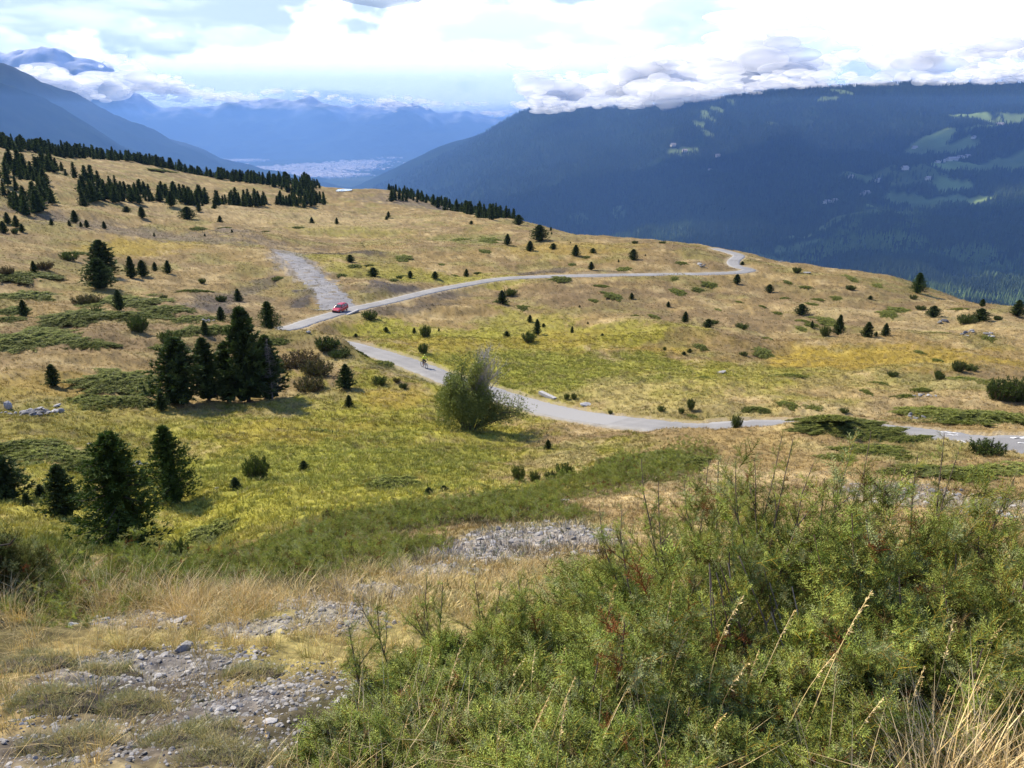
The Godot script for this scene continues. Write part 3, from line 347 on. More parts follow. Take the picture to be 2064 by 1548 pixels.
const BUSHES := [
	[-15.14, -42.42, 0.95, 1.67, "bush", 0, "large upright juniper bush nearest the leafy willow, in front of it", 0],
	[-9.74, -15.38, 0.38, 0.85, "bush", 0, "second large upright juniper bush from the tallest larch, in front of it", 0],
	[-12.75, -26.46, 0.58, 0.67, "bush", 0, "large upright juniper bush nearest the tallest larch, beside it", 0],
	[-25.76, -105.5, 2.17, 2.07, "bush", 2, "large low spreading juniper bush nearest the red car, in front of it", 0],
	[-23.46, -102.83, 2.01, 1.3, "bush", 2, "large low spreading juniper bush nearest the cyclist, beside it", 0],
	[-12.96, -110.92, 0.95, 1.68, "bush", 0, "upright juniper bush nearest the cyclist, beyond it", 0],
	[2.9, -126.58, 1.57, 1.89, "bush", 0, "second upright juniper bush from the flat grey boulder, beyond it", 0],
	[-14.39, -126.88, 1.25, 2.25, "bush", 1, "second upright juniper bush from the cyclist, beyond it", 0],
	[-15.72, -88.54, 1.19, 1.2, "bush", 1, "low spreading juniper bush nearest the cyclist, in front of it", 0],
	[-12.76, -87.54, 0.65, 0.75, "bush", 2, "small upright juniper bush nearest the cyclist, in front of it", 0],
	[0.35, -39.32, 0.47, 1.04, "bush", 1, "upright juniper bush nearest the tallest larch, beyond it", 0],
	[1.21, -38.65, 0.41, 0.78, "bush", 0, "second upright juniper bush from the tallest larch, beyond it", 0],
	[2.1, -38.84, 0.41, 0.66, "bush", 2, "third upright juniper bush from the round roadside bush, in front of it", 0],
	[2.92, -39.86, 0.67, 1.04, "bush", 0, "second upright juniper bush from the round roadside bush, in front of it", 0],
	[-0.46, -180.93, 2.1, 1.9, "bush", 1, "low spreading juniper bush nearest the long straight road, in front of it", 0],
	[-68.89, -173.37, 1.07, 1.33, "bush", 1, "second small upright juniper bush from the stacked pair of pines, beyond it", 0],
	[17.77, -73.37, 0.56, 1.3, "bush", 1, "second small upright juniper bush from the round roadside bush, beyond it", 0],
	[16.51, -71.86, 0.4, 0.69, "bush", 0, "small upright juniper bush nearest the round roadside bush, beyond it", 0],
	[14.83, -73.18, 0.55, 0.64, "bush", 1, "third small upright juniper bush from the round roadside bush, beyond it", 0],
	[6.15, -83.49, 0.45, 0.89, "bush", 1, "second small upright juniper bush from the white roadside boulder, beyond it", 0],
	[6.96, -83.24, 0.45, 0.83, "bush", 1, "small upright juniper bush nearest the white roadside boulder, beyond it", 0],
	[76.23, -209.48, 1.42, 1.74, "bush", 2, "small upright juniper bush nearest the far road bend, beside it", 0],
	[54.13, -131.82, 1.2, 2.1, "bush", 1, "second upright juniper bush from the ochre marsh, beyond it", 0],
	[80.8, -185.61, 1.56, 1.32, "bush", 2, "low spreading juniper bush nearest the lone skyline larch, beside it", 0],
	[83.55, -140.8, 2.11, 1.95, "bush", 2, "second low spreading juniper bush from the lone skyline larch, in front of it", 0],
	[92.07, -145.5, 1.0, 1.02, "bush", 2, "fourth small upright juniper bush from the lone skyline larch, in front of it", 0],
	[57.17, -96.12, 1.02, 1.74, "bush", 2, "upright juniper bush nearest the ochre marsh, in front of it", 0],
	[59.09, -96.91, 1.11, 0.92, "bush", 0, "low spreading juniper bush nearest the ochre marsh, in front of it", 0],
	[51.3, -89.83, 0.68, 1.2, "bush", 2, "second small upright juniper bush from the ochre marsh, in front of it", 0],
	[46.85, -92.22, 0.81, 0.78, "bush", 2, "low spreading juniper bush nearest the flat grey boulder, beside it", 0],
	[92.12, -177.67, 1.16, 1.18, "bush", 1, "small upright juniper bush nearest the lone skyline larch, in front of it", 0],
	[52.88, -93.09, 0.56, 0.87, "bush", 1, "small upright juniper bush nearest the ochre marsh, in front of it", 0],
	[48.98, -74.38, 1.93, 2.45, "bush", 2, "large upright juniper bush nearest the flat grey boulder, in front of it", 0],
	[50.72, -74.38, 1.78, 2.72, "bush", 2, "large upright juniper bush nearest the ochre marsh, in front of it", 0],
	[27.9, -42.6, 1.23, 1.09, "bush", 2, "large low spreading juniper bush nearest the painted road marks, in front of it", 0],
	[17.09, -55.9, 0.59, 1.18, "bush", 0, "upright juniper bush nearest the round roadside bush, in front of it", 0],
	[40.34, -134.4, 1.82, 1.32, "bush", 1, "third low spreading juniper bush from the ochre marsh, beyond it", 0],
	[37.94, -143.59, 1.06, 0.99, "bush", 1, "small low spreading juniper bush nearest the red car, beside it", 0],
	[-102.86, -182.96, 2.67, 2.16, "bush", 1, "low spreading juniper bush nearest the stacked pair of pines, beyond it", 0],
	[-56.89, -151.33, 1.35, 1.48, "bush", 2, "upright juniper bush nearest the stacked pair of pines, beside it", 0],
	[-63.17, -116.84, 1.11, 1.58, "bush", 1, "second upright juniper bush from the stacked pair of pines, in front of it", 0],
	[-51.74, -105.82, 1.68, 2.35, "bush", 2, "upright juniper bush nearest the roadside larch, in front of it", 0],
	[-45.69, -101.89, 2.18, 1.8, "bush", 1, "large low spreading juniper bush nearest the roadside larch, in front of it", 0],
	[-64.14, -142.61, 0.9, 0.92, "bush", 0, "small upright juniper bush nearest the stacked pair of pines, in front of it", 0],
	[-26.89, -145.05, 1.91, 1.97, "bush", 1, "upright juniper bush nearest the red car, in front of it", 0],
	[86.35, -162.84, 1.3, 1.33, "bush", 2, "third small upright juniper bush from the lone skyline larch, in front of it", 0],
	[23.86, -118.44, 0.39, 0.74, "bush", 1, "small upright juniper bush nearest the flat grey boulder, beyond it", 0],
	[35.43, -115.62, 0.87, 0.82, "bush", 0, "small low spreading juniper bush nearest the ochre marsh, beside it", 0],
	[32.43, -72.07, 0.58, 0.56, "bush", 1, "small low spreading juniper bush nearest the round roadside bush, beyond it", 0],
	[40.64, -261.57, 1.35, 1.19, "bush", 2, "small low spreading juniper bush nearest the big bushy ridge pine, beside it", 0],
	[47.97, -252.34, 1.31, 1.16, "bush", 2, "small low spreading juniper bush nearest the far road bend, beyond it", 0],
	[-27.78, -192.62, 1.0, 1.02, "bush", 2, "small upright juniper bush nearest the pale gravel spur, beside it", 0],
	[10.02, -75.15, 0.31, 0.44, "bush", 0, "small upright juniper bush nearest the leafy willow, beside it", 0],
	[-25.52, -43.77, 0.69, 1.27, "bush", 0, "upright juniper bush nearest the grey stone heap, in front of it", 0],
	[-131.82, -210.83, 1.1, 1.59, "bush", 2, "small upright juniper bush nearest the hillside forest, in front of it", 0],
	[-91.91, -145.81, 6.6, 1.2, "mat", 2, "large rounded green juniper mat nearest the stacked pair of pines, in front of it", 10.94],
	[-82.1, -131.38, 5.95, 1.2, "mat", 1, "second large rounded green juniper mat from the stacked pair of pines, in front of it", 10.65],
	[-56.77, -93.12, 4.24, 1.03, "mat", 1, "third large rounded green juniper mat from the roadside larch, in front of it", 8.89],
	[-58.57, -92.12, 4.95, 1.14, "mat", 1, "fourth large rounded green juniper mat from the roadside larch, in front of it", 10.89],
	[-62.9, -111.43, 4.12, 1.01, "mat", 2, "fifth rounded green juniper mat from the stacked pair of pines, in front of it", 8.63],
	[-67.95, -131.97, 6.67, 1.2, "mat", 1, "large rounded green juniper mat nearest the red car, beside it", 14.49],
	[-58.57, -120.57, 5.18, 1.18, "mat", 2, "large rounded green juniper mat nearest the roadside larch, beside it", 10.59],
	[-58.85, -130.18, 4.6, 1.09, "mat", 2, "second rounded green juniper mat from the stacked pair of pines, in front of it", 7.71],
	[-64.74, -158.0, 2.63, 0.77, "mat", 1, "rounded green juniper mat nearest the stacked pair of pines, beside it", 5.62],
	[-52.2, -94.74, 2.81, 0.8, "mat", 2, "second rounded green juniper mat from the grey stone heap, beyond it", 4.89],
	[-41.95, -79.37, 4.24, 1.03, "mat", 1, "large rounded green juniper mat nearest the cyclist, in front of it", 6.4],
	[-39.82, -71.63, 3.67, 0.94, "mat", 0, "second large rounded green juniper mat from the grey stone heap, beyond it", 4.74],
	[-36.72, -71.05, 3.17, 0.86, "mat", 2, "large rounded green juniper mat nearest the dark pine clump, in front of it", 3.47],
	[-38.66, -78.4, 2.88, 0.81, "mat", 0, "rounded green juniper mat nearest the dark pine clump, beside it", 4.91],
	[-34.28, -50.06, 2.84, 0.8, "mat", 2, "third large rounded green juniper mat from the grey stone heap, in front of it", 5.47],
	[-30.28, -48.37, 2.77, 0.79, "mat", 0, "second large rounded green juniper mat from the leafy willow, in front of it", 4.55],
	[-27.8, -47.37, 2.23, 0.71, "mat", 1, "large rounded green juniper mat nearest the leafy willow, in front of it", 3.26],
	[-75.87, -116.42, 3.03, 0.84, "mat", 1, "third rounded green juniper mat from the stacked pair of pines, in front of it", 6.67],
	[-70.33, -107.36, 2.48, 0.75, "mat", 2, "eighth rounded green juniper mat from the stacked pair of pines, in front of it", 4.18],
	[-52.91, -125.63, 4.05, 1.0, "mat", 1, "second rounded green juniper mat from the roadside larch, beside it", 8.9],
	[-47.08, -120.82, 2.52, 0.75, "mat", 1, "rounded green juniper mat nearest the roadside larch, beside it", 5.53],
	[-45.91, -109.28, 3.38, 0.89, "mat", 2, "fourth rounded green juniper mat from the roadside larch, in front of it", 6.05],
	[-41.44, -109.59, 3.5, 0.91, "mat", 2, "third rounded green juniper mat from the roadside larch, in front of it", 3.24],
	[-45.38, -98.84, 2.83, 0.8, "mat", 1, "second rounded green juniper mat from the dark pine clump, beyond it", 3.69],
	[-13.89, -32.26, 2.24, 0.71, "mat", 0, "large narrow green juniper mat nearest the tallest larch, beyond it", 2.47],
	[-16.58, -62.86, 2.55, 0.76, "mat", 1, "large narrow green juniper mat nearest the leafy willow, beside it", 3.55],
	[-6.69, -40.04, 1.87, 0.65, "mat", 0, "second large narrow green juniper mat from the tallest larch, beyond it", 2.64],
	[-33.13, -107.54, 3.23, 0.87, "mat", 1, "second rounded green juniper mat from the cyclist, beside it", 2.18],
	[-55.1, -183.71, 1.23, 0.55, "mat", 1, "small rounded green juniper mat nearest the stacked pair of pines, beyond it", 2.7],
	[-20.86, -106.1, 2.83, 0.8, "mat", 2, "narrow green juniper mat nearest the cyclist, beside it", 1.29],
	[-17.45, -104.45, 2.09, 0.68, "mat", 1, "rounded green juniper mat nearest the cyclist, beside it", 2.87],
	[12.23, -194.06, 3.24, 0.87, "mat", 1, "rounded green juniper mat nearest the long straight road, in front of it", 4.82],
	[22.83, -172.91, 3.15, 0.85, "mat", 1, "second rounded green juniper mat from the long straight road, in front of it", 5.27],
	[21.72, -185.95, 2.17, 0.7, "mat", 0, "second narrow green juniper mat from the long straight road, in front of it", 2.95],
	[30.47, -212.03, 2.6, 0.77, "mat", 0, "narrow green juniper mat nearest the long straight road, beyond it", 3.47],
	[46.83, -217.25, 2.56, 0.76, "mat", 2, "rounded green juniper mat nearest the far road bend, beside it", 4.25],
	[17.14, -222.63, 1.85, 0.65, "mat", 2, "small rounded green juniper mat nearest the big bushy ridge pine, in front of it", 3.34],
	[21.82, -230.97, 1.63, 0.61, "mat", 2, "second small narrow green juniper mat from the long straight road, beyond it", 2.77],
	[17.91, -167.99, 1.31, 0.56, "mat", 0, "fourth small rounded green juniper mat from the long straight road, in front of it", 2.29],
	[43.86, -163.61, 1.42, 0.58, "mat", 1, "seventh small rounded green juniper mat from the long straight road, in front of it", 2.9],
	[39.2, -117.47, 1.94, 0.66, "mat", 2, "rounded green juniper mat nearest the ochre marsh, beside it", 3.89],
	[43.1, -128.5, 1.15, 0.53, "mat", 0, "third small rounded green juniper mat from the ochre marsh, beyond it", 2.05],
	[30.1, -120.97, 1.46, 0.58, "mat", 2, "third rounded green juniper mat from the flat grey boulder, beyond it", 2.88],
	[2.3, -162.59, 1.68, 0.62, "mat", 1, "small narrow green juniper mat nearest the red car, beside it", 2.22],
	[23.87, -92.1, 0.82, 0.48, "mat", 0, "small rounded green juniper mat nearest the flat grey boulder, in front of it", 1.39],
	[32.86, -92.19, 2.26, 0.71, "mat", 1, "narrow green juniper mat nearest the flat grey boulder, in front of it", 2.14],
	[39.17, -181.32, 2.15, 0.69, "mat", 0, "third narrow green juniper mat from the long straight road, in front of it", 3.14],
	[44.68, -185.19, 1.96, 0.66, "mat", 2, "small narrow green juniper mat nearest the long straight road, beside it", 2.58],
	[48.62, -191.78, 2.54, 0.76, "mat", 1, "narrow green juniper mat nearest the far road bend, in front of it", 3.37],
	[56.97, -150.0, 1.24, 0.55, "mat", 2, "ninth small rounded green juniper mat from the ochre marsh, beyond it", 2.74],
	[40.67, -194.87, 1.53, 0.6, "mat", 2, "small rounded green juniper mat nearest the long straight road, beside it", 2.67],
	[24.28, -151.59, 0.9, 0.49, "mat", 0, "fourth small rounded green juniper mat from the roadside larch, beside it", 1.97],
	[27.64, -148.41, 1.17, 0.54, "mat", 0, "fourth small rounded green juniper mat from the cyclist, beyond it", 2.25],
	[50.95, -173.63, 1.4, 0.57, "mat", 2, "sixth small rounded green juniper mat from the long straight road, in front of it", 2.48],
	[61.63, -150.02, 2.72, 0.79, "mat", 1, "third rounded green juniper mat from the lone skyline larch, in front of it", 5.99],
	[60.62, -142.18, 2.0, 0.67, "mat", 1, "fourth rounded green juniper mat from the lone skyline larch, in front of it", 4.4],
	[56.91, -144.61, 1.61, 0.61, "mat", 2, "eighth small rounded green juniper mat from the ochre marsh, beyond it", 3.54],
	[83.2, -165.74, 3.46, 0.9, "mat", 0, "narrow green juniper mat nearest the lone skyline larch, in front of it", 4.74],
	[74.72, -152.94, 2.08, 0.68, "mat", 1, "rounded green juniper mat nearest the lone skyline larch, in front of it", 3.48],
	[73.4, -130.33, 2.03, 0.68, "mat", 0, "fifth rounded green juniper mat from the ochre marsh, beyond it", 4.21],
	[53.07, -140.4, 1.56, 0.6, "mat", 0, "fifth small rounded green juniper mat from the ochre marsh, beyond it", 3.42],
	[74.11, -176.49, 1.47, 0.59, "mat", 1, "fourth small rounded green juniper mat from the lone skyline larch, in front of it", 2.53],
	[59.72, -105.45, 1.1, 0.53, "mat", 2, "second small rounded green juniper mat from the ochre marsh, beside it", 1.81],
	[60.37, -112.08, 0.83, 0.48, "mat", 2, "small rounded green juniper mat nearest the ochre marsh, beside it", 1.82],
	[53.9, -89.8, 2.33, 0.72, "mat", 0, "second rounded green juniper mat from the ochre marsh, in front of it", 4.24],
	[57.34, -88.88, 1.38, 0.57, "mat", 2, "third rounded green juniper mat from the ochre marsh, in front of it", 2.15],
	[41.6, -78.29, 1.52, 0.59, "mat", 1, "fourth narrow green juniper mat from the painted road marks, beyond it", 1.57],
	[38.83, -81.31, 0.54, 0.44, "mat", 1, "second small rounded green juniper mat from the flat grey boulder, in front of it", 1.17],
	[33.41, -91.82, 2.83, 0.8, "mat", 0, "second narrow green juniper mat from the flat grey boulder, in front of it", 2.46],
	[44.03, -89.16, 1.18, 0.54, "mat", 0, "narrow green juniper mat nearest the ochre marsh, in front of it", 1.31],
	[45.4, -82.65, 1.24, 0.55, "mat", 0, "fourth narrow green juniper mat from the flat grey boulder, in front of it", 1.09],
	[63.5, -179.6, 1.35, 0.57, "mat", 2, "fifth small rounded green juniper mat from the far road bend, in front of it", 2.43],
	[69.91, -176.74, 1.34, 0.56, "mat", 0, "second small narrow green juniper mat from the lone skyline larch, beside it", 1.86],
	[71.34, -188.76, 1.81, 0.64, "mat", 1, "second small rounded green juniper mat from the far road bend, in front of it", 2.51],
	[69.35, -195.38, 1.33, 0.56, "mat", 2, "small rounded green juniper mat nearest the far road bend, in front of it", 2.83],
	[88.69, -202.86, 2.26, 0.71, "mat", 0, "small narrow green juniper mat nearest the lone skyline larch, beside it", 4.98],
	[92.81, -197.5, 1.95, 0.66, "mat", 1, "small rounded green juniper mat nearest the lone skyline larch, beside it", 4.0],
	[93.09, -160.88, 1.67, 0.62, "mat", 1, "fifth small rounded green juniper mat from the lone skyline larch, in front of it", 3.62],
	[76.97, -123.1, 1.5, 0.59, "mat", 2, "fourth small rounded green juniper mat from the ochre marsh, beside it", 2.69],
	[65.32, -167.34, 1.39, 0.57, "mat", 0, "seventh small rounded green juniper mat from the lone skyline larch, in front of it", 2.43],
	[54.59, -167.4, 1.13, 0.53, "mat", 2, "eighth small rounded green juniper mat from the lone skyline larch, beside it", 1.79],
	[55.49, -160.27, 1.31, 0.56, "mat", 1, "tenth small rounded green juniper mat from the lone skyline larch, in front of it", 2.31],
	[40.57, -64.04, 4.82, 1.12, "mat", 2, "large narrow green juniper mat nearest the flat grey boulder, in front of it", 5.78],
	[39.23, -68.69, 2.41, 0.74, "mat", 0, "rounded green juniper mat nearest the painted road marks, beyond it", 4.46],
	[44.94, -66.18, 3.17, 0.86, "mat", 1, "large narrow green juniper mat nearest the ochre marsh, in front of it", 4.88],
	[36.55, -60.17, 2.81, 0.55, "mat", 1, "third large narrow green juniper mat from the flat grey boulder, in front of it", 3.84],
	[23.0, -50.79, 3.74, 0.55, "mat", 2, "second large narrow green juniper mat from the round roadside bush, in front of it", 2.12],
	[22.92, -53.99, 2.36, 0.55, "mat", 1, "large narrow green juniper mat nearest the round roadside bush, beside it", 5.19],
	[24.38, -49.26, 2.95, 0.55, "mat", 1, "second large narrow green juniper mat from the painted road marks, beside it", 1.43],
	[26.11, -48.01, 2.2, 0.55, "mat", 1, "large narrow green juniper mat nearest the painted road marks, beside it", 1.16],
	[9.09, -43.09, 2.17, 0.7, "mat", 2, "third large narrow green juniper mat from the leafy willow, in front of it", 3.63],
	[8.61, -36.97, 1.73, 0.63, "mat", 1, "fourth large narrow green juniper mat from the tallest larch, beside it", 2.39],
	[6.26, -40.79, 1.71, 0.62, "mat", 1, "third large narrow green juniper mat from the tallest larch, beyond it", 3.44],
	[23.41, -45.78, 3.82, 0.55, "mat", 1, "fifth large narrow green juniper mat from the round roadside bush, in front of it", 1.72],
	[21.57, -35.99, 3.41, 0.55, "mat", 2, "sixth large narrow green juniper mat from the tallest larch, beside it", 5.0],
	[24.48, -35.15, 2.31, 0.55, "mat", 1, "large rounded green juniper mat nearest the painted road marks, in front of it", 5.09],
	[22.21, -43.93, 2.33, 0.55, "mat", 0, "sixth large narrow green juniper mat from the round roadside bush, in front of it", 2.04],
	[18.79, -41.6, 1.55, 0.55, "mat", 1, "narrow green juniper mat nearest the round roadside bush, in front of it", 2.11],
	[-18.36, -287.88, 5.5, 1.2, "mat", 0, "second narrow green juniper mat from the big bushy ridge pine, beside it", 9.18],
	[-8.35, -283.87, 4.33, 1.04, "mat", 0, "narrow green juniper mat nearest the big bushy ridge pine, beside it", 9.09],
	[-31.17, -227.88, 2.64, 0.77, "mat", 0, "narrow green juniper mat nearest the pale gravel spur, beyond it", 5.45],
	[-19.75, -220.23, 1.7, 0.62, "mat", 1, "second small rounded green juniper mat from the big bushy ridge pine, in front of it", 3.73],
	[-41.07, -206.12, 2.15, 0.69, "mat", 2, "third small rounded green juniper mat from the pale gravel spur, beyond it", 4.43],
	[-37.77, -209.6, 1.77, 0.63, "mat", 2, "fourth small rounded green juniper mat from the pale gravel spur, beyond it", 3.74],
	[-27.99, -200.61, 1.82, 0.64, "mat", 1, "fourth small rounded green juniper mat from the red car, beyond it", 3.24],
	[-41.54, -191.3, 1.63, 0.61, "mat", 2, "small rounded green juniper mat nearest the pale gravel spur, beside it", 3.34],
	[-28.36, -187.25, 1.21, 0.54, "mat", 2, "small rounded green juniper mat nearest the red car, beyond it", 2.67],
	[-14.86, -205.67, 1.19, 0.54, "mat", 0, "fourth small rounded green juniper mat from the big bushy ridge pine, in front of it", 2.39],
	[-7.98, -243.97, 2.18, 0.7, "mat", 0, "small narrow green juniper mat nearest the big bushy ridge pine, in front of it", 3.73],
	[-8.84, -208.42, 1.33, 0.56, "mat", 2, "third small rounded green juniper mat from the long straight road, beside it", 2.94],
	[-108.65, -196.03, 3.42, 0.9, "mat", 1, "second rounded green juniper mat from the pale gravel spur, beside it", 6.5],
	[-83.52, -310.47, 3.26, 0.87, "mat", 2, "small narrow green juniper mat nearest the hillside forest, beside it", 5.6],
	[-87.4, -281.94, 1.5, 0.59, "mat", 2, "small rounded green juniper mat nearest the hillside forest, in front of it", 3.3],
	[-2.38, -168.79, 2.4, 0.73, "mat", 2, "narrow green juniper mat nearest the red car, beside it", 3.38],
	[-105.27, -267.35, 2.55, 0.76, "mat", 1, "third small narrow green juniper mat from the hillside forest, in front of it", 4.12],
	[-98.87, -275.03, 2.22, 0.71, "mat", 2, "second small narrow green juniper mat from the hillside forest, in front of it", 4.62],
	[-256.78, -459.71, 9.95, 1.2, "mat", 1, "fourth narrow green juniper mat from the hillside forest, beyond it", 21.89],
	[-235.39, -550.8, 9.06, 1.2, "mat", 0, "third narrow green juniper mat from the far pine belt, beside it", 19.94],
	[17.4, -71.15, 0.69, 0.46, "mat", 0, "small rounded green juniper mat nearest the white roadside boulder, in front of it", 1.12],
	[24.27, -72.84, 1.75, 0.63, "mat", 2, "narrow green juniper mat nearest the white roadside boulder, beside it", 1.55],
	[30.04, -73.43, 1.8, 0.64, "mat", 1, "second narrow green juniper mat from the white roadside boulder, beside it", 2.25],
	[27.8, -74.08, 1.06, 0.52, "mat", 0, "rounded green juniper mat nearest the flat grey boulder, in front of it", 1.52],
	[-27.53, -96.57, 3.96, 2.35, "heath", 0, "rust-topped brown heath shrubs beside the dark pine clump", 0],
	[-23.85, -91.84, 2.82, 1.97, "heath", 1, "olive brown heath shrubs between the pine clump and a small pine", 0],
	[-23.07, -85.15, 2.63, 1.6, "heath", 1, "dark low heath shrub in front of the rust-topped heath", 0],
	[-93.28, -144.34, 1.97, 2.0, "heath", 0, "rusty heath shrub among juniper mats at the picture edge", 0],
	[-94.76, -158.8, 2.36, 1.67, "heath", 0, "second rusty heath shrub just past the dark little pine", 0],
	[-7.13, -27.33, 0.34, 0.64, "heath", 0, "dry brown twiggy shrub at the brim of the juniper slope", 0],
	[31.68, -66.73, 0.54, 0.68, "heath", 0, "small reddish plant beside the road behind the mound", 0],
	[-71.08, -129.19, 2.84, 1.74, "heath", 1, "grey brown heath patch inside the juniper below the stacked pines", 0],
	[-13.84, -89.74, 0.66, 0.51, "heath", 1, "small heath tuft on the road bank below the cyclist", 0],
]
const WOODS := [
	{"label": "dark pine in the block of forest at the near end of the hillside", "group": "pines of the near forest block", "tall": 8, "dense": 0.055, "gaps": -0.22, "edge": [[-215.1, -324.2], [-219.4, -353.7], [-206.9, -353.3], [-181.1, -315.7], [-163.6, -288.3], [-147.7, -257.5], [-146.4, -243.0], [-158.4, -248.4], [-152.3, -224.9]]},
	{"label": "dark pine in the long strip of forest across the hillside", "group": "pines of the forest strip", "tall": 7.5, "dense": 0.055, "gaps": -0.25, "edge": [[-159.8, -294.9], [-175.4, -333.7], [-182.1, -375.3], [-169.2, -376.3], [-149.4, -396.7], [-135.2, -428.6], [-121.2, -501.9], [-106.4, -473.4], [-122.5, -420.3], [-130.4, -356.5], [-148.2, -342.3], [-156.0, -307.9]]},
	{"label": "dark pine on the wooded slope between forest block and strip", "group": "pines of the wooded slope", "tall": 8.5, "dense": 0.03, "gaps": -0.1, "edge": [[-217.2, -367.8], [-229.5, -405.7], [-204.8, -376.6], [-197.1, -383.3], [-186.8, -360.4], [-193.1, -346.7], [-201.8, -355.1]]},
	{"label": "dark pine in the forest belt along the hillside skyline", "group": "pines of the skyline belt", "tall": 9, "dense": 0.03, "gaps": -0.42, "edge": [[-283.8, -330.0], [-275.4, -405.0], [-273.0, -455.0], [-275.6, -520.0], [-277.3, -590.0], [-252.0, -600.0], [-212.4, -590.0], [-168.0, -560.0], [-122.5, -500.0], [-131.6, -560.0], [-158.4, -660.0], [-216.0, -720.0], [-262.8, -730.0], [-357.2, -760.0], [-420.0, -700.0], [-465.0, -620.0], [-456.0, -480.0]]},
	{"label": "dark pine in the belt over the far grassy knoll", "group": "pines of the knoll belt", "tall": 7.5, "dense": 0.055, "gaps": -0.25, "edge": [[-82.9, -540.8], [-80.6, -564.7], [-61.1, -576.6], [-29.6, -469.0], [-8.8, -445.1], [0.8, -423.9], [-2.8, -380.8], [-13.7, -388.6], [-25.7, -451.0], [-43.9, -538.1], [-61.1, -544.3], [-79.2, -518.1]]},
	{"label": "dark pine along the crest of the far grassy knoll", "group": "pines of the knoll crest", "tall": 8, "dense": 0.035, "gaps": -0.3, "edge": [[-99.2, -640.0], [-62.0, -620.0], [-33.6, -560.0], [-10.0, -500.0], [0.0, -450.0], [2.4, -470.0], [0.0, -520.0], [-31.0, -620.0], [-70.0, -700.0], [-105.0, -700.0]]},
]
const STONES := [
	[26.57, -95.89, 1.84, 0.72, 0.8, "flat grey boulder lying alone in the yellow meadow above the road", ""],
	[7.98, -80.33, 1.73, 0.83, 1, "pale rounded boulder on the verge of the lower road", ""],
	[-43.83, -64.36, 1.03, 1.24, 1, "tall pale boulder near the stone heap, at the picture edge", ""],
	[-40.57, -65.9, 1.12, 0.67, 0.9, "flattish boulder just above the grey stone heap", ""],
	[-63.6, -101.48, 1.7, 0.6, 1, "flat pale stone alone on the tan grass between juniper mats", ""],
	[-31.89, -54.73, 0.55, 0.33, 0.8, "small grey stone at the tip of the dark green juniper mat", ""],
	[-29.35, -110.04, 0.96, 0.65, 1, "pale stone on the verge where the upper road disappears", ""],
	[78.73, -209.0, 2.85, 1.26, 0.9, "grey rock among junipers just below the skyline", ""],
	[79.75, -233.84, 2.21, 1.04, 0.7, "dark rock on the skyline above the far road bend", ""],
	[51.16, -214.42, 1.97, 0.93, 0.8, "grey rock in the bank above the long straight road", ""],
	[80.42, -144.03, 1.49, 0.94, 0.7, "lower brown boulder of a pair on the tan hillside", ""],
	[82.04, -145.32, 1.51, 1.18, 0.6, "rounder brown boulder of a pair on the tan hillside", ""],
	[2.1, -27.31, 0.74, 0.19, 1, "pale flat stone at the edge of the juniper slope", ""],
	[-16.97, -40.99, 0.31, 0.17, 1, "small pale stone in the meadow beside the smaller larch", ""],
	[-3.21, -6.38, 0.25, 0.09, 1, "long flat pale stone half sunk in the straw", ""],
	[-4.12, -6.29, 0.15, 0.05, 1, "thin pale slab in the straw near the edge juniper", ""],
	[-2.64, -4.91, 0.11, 0.09, 1, "upright angular pale stone on the bare gravel", ""],
	[-2.98, -5.28, 0.09, 0.06, 1, "blocky pale stone on the upper rim of the bare gravel", ""],
	[-2.73, -5.53, 0.16, 0.09, 0.75, "large grey stone at the top corner of the bare gravel", ""],
	[-2.86, -5.43, 0.12, 0.05, 0.95, "flat stone between the blocky and the large grey one", ""],
	[-3.01, -5.51, 0.09, 0.06, 0.9, "small square stone above the blocky pale stone", ""],
	[-2.44, -5.34, 0.07, 0.05, 1, "small white stone beside the large grey one", ""],
	[-2.88, -5.08, 0.07, 0.04, 1, "light chip below the blocky pale stone", ""],
	[-3.08, -4.78, 0.05, 0.04, 1, "little white stone at the far end of the bare gravel", ""],
	[-2.25, -3.57, 0.05, 0.04, 1, "round white stone on the lowest dark soil", ""],
	[-1.4, -3.69, 0.11, 0.05, 1, "pale flat stone under the low juniper", ""],
	[-1.8, -3.92, 0.05, 0.04, 1, "small pale stone on the lower patch of gravel", ""],
	[-1.71, -3.94, 0.06, 0.05, 1, "lighter cube-like stone on the lower patch of gravel", ""],
	[-1.6, -3.84, 0.07, 0.05, 0.6, "darker round stone on the lower patch of gravel", ""],
	[-1.54, -3.84, 0.03, 0.04, 0.6, "dark pebble beside the round dark stone", ""],
	[-1.82, -4.27, 0.07, 0.04, 0.9, "thin chip at the head of the lower patch of gravel", ""],
	[-2.49, -4.49, 0.1, 0.04, 0.8, "flat grey stone in the middle of the bare gravel", ""],
	[-2.44, -3.07, 0.06, 0.05, 1, "pale stone in the lowest corner of the slope", ""],
	[1.37, -16.41, 0.31, 0.24, 0.55, "dark jagged stone on the pale scree patch behind the bush", ""],
	[0.52, -11.56, 0.2, 0.09, 0.95, "pale flat stone at the foot of the scree patch", ""],
	[0.55, -14.63, 0.32, 0.11, 0.9, "flat slab in the middle of the scree patch", ""],
	[-0.65, -9.83, 0.15, 0.05, 1, "small white slab in the straw before the juniper tips", ""],
	[-0.24, -15.52, 0.18, 0.07, 0.9, "thin stone at the far rim of the scree patch", ""],
	[0.92, -11.87, 0.19, 0.09, 1, "bright stone at the bush side of the scree patch", ""],
]
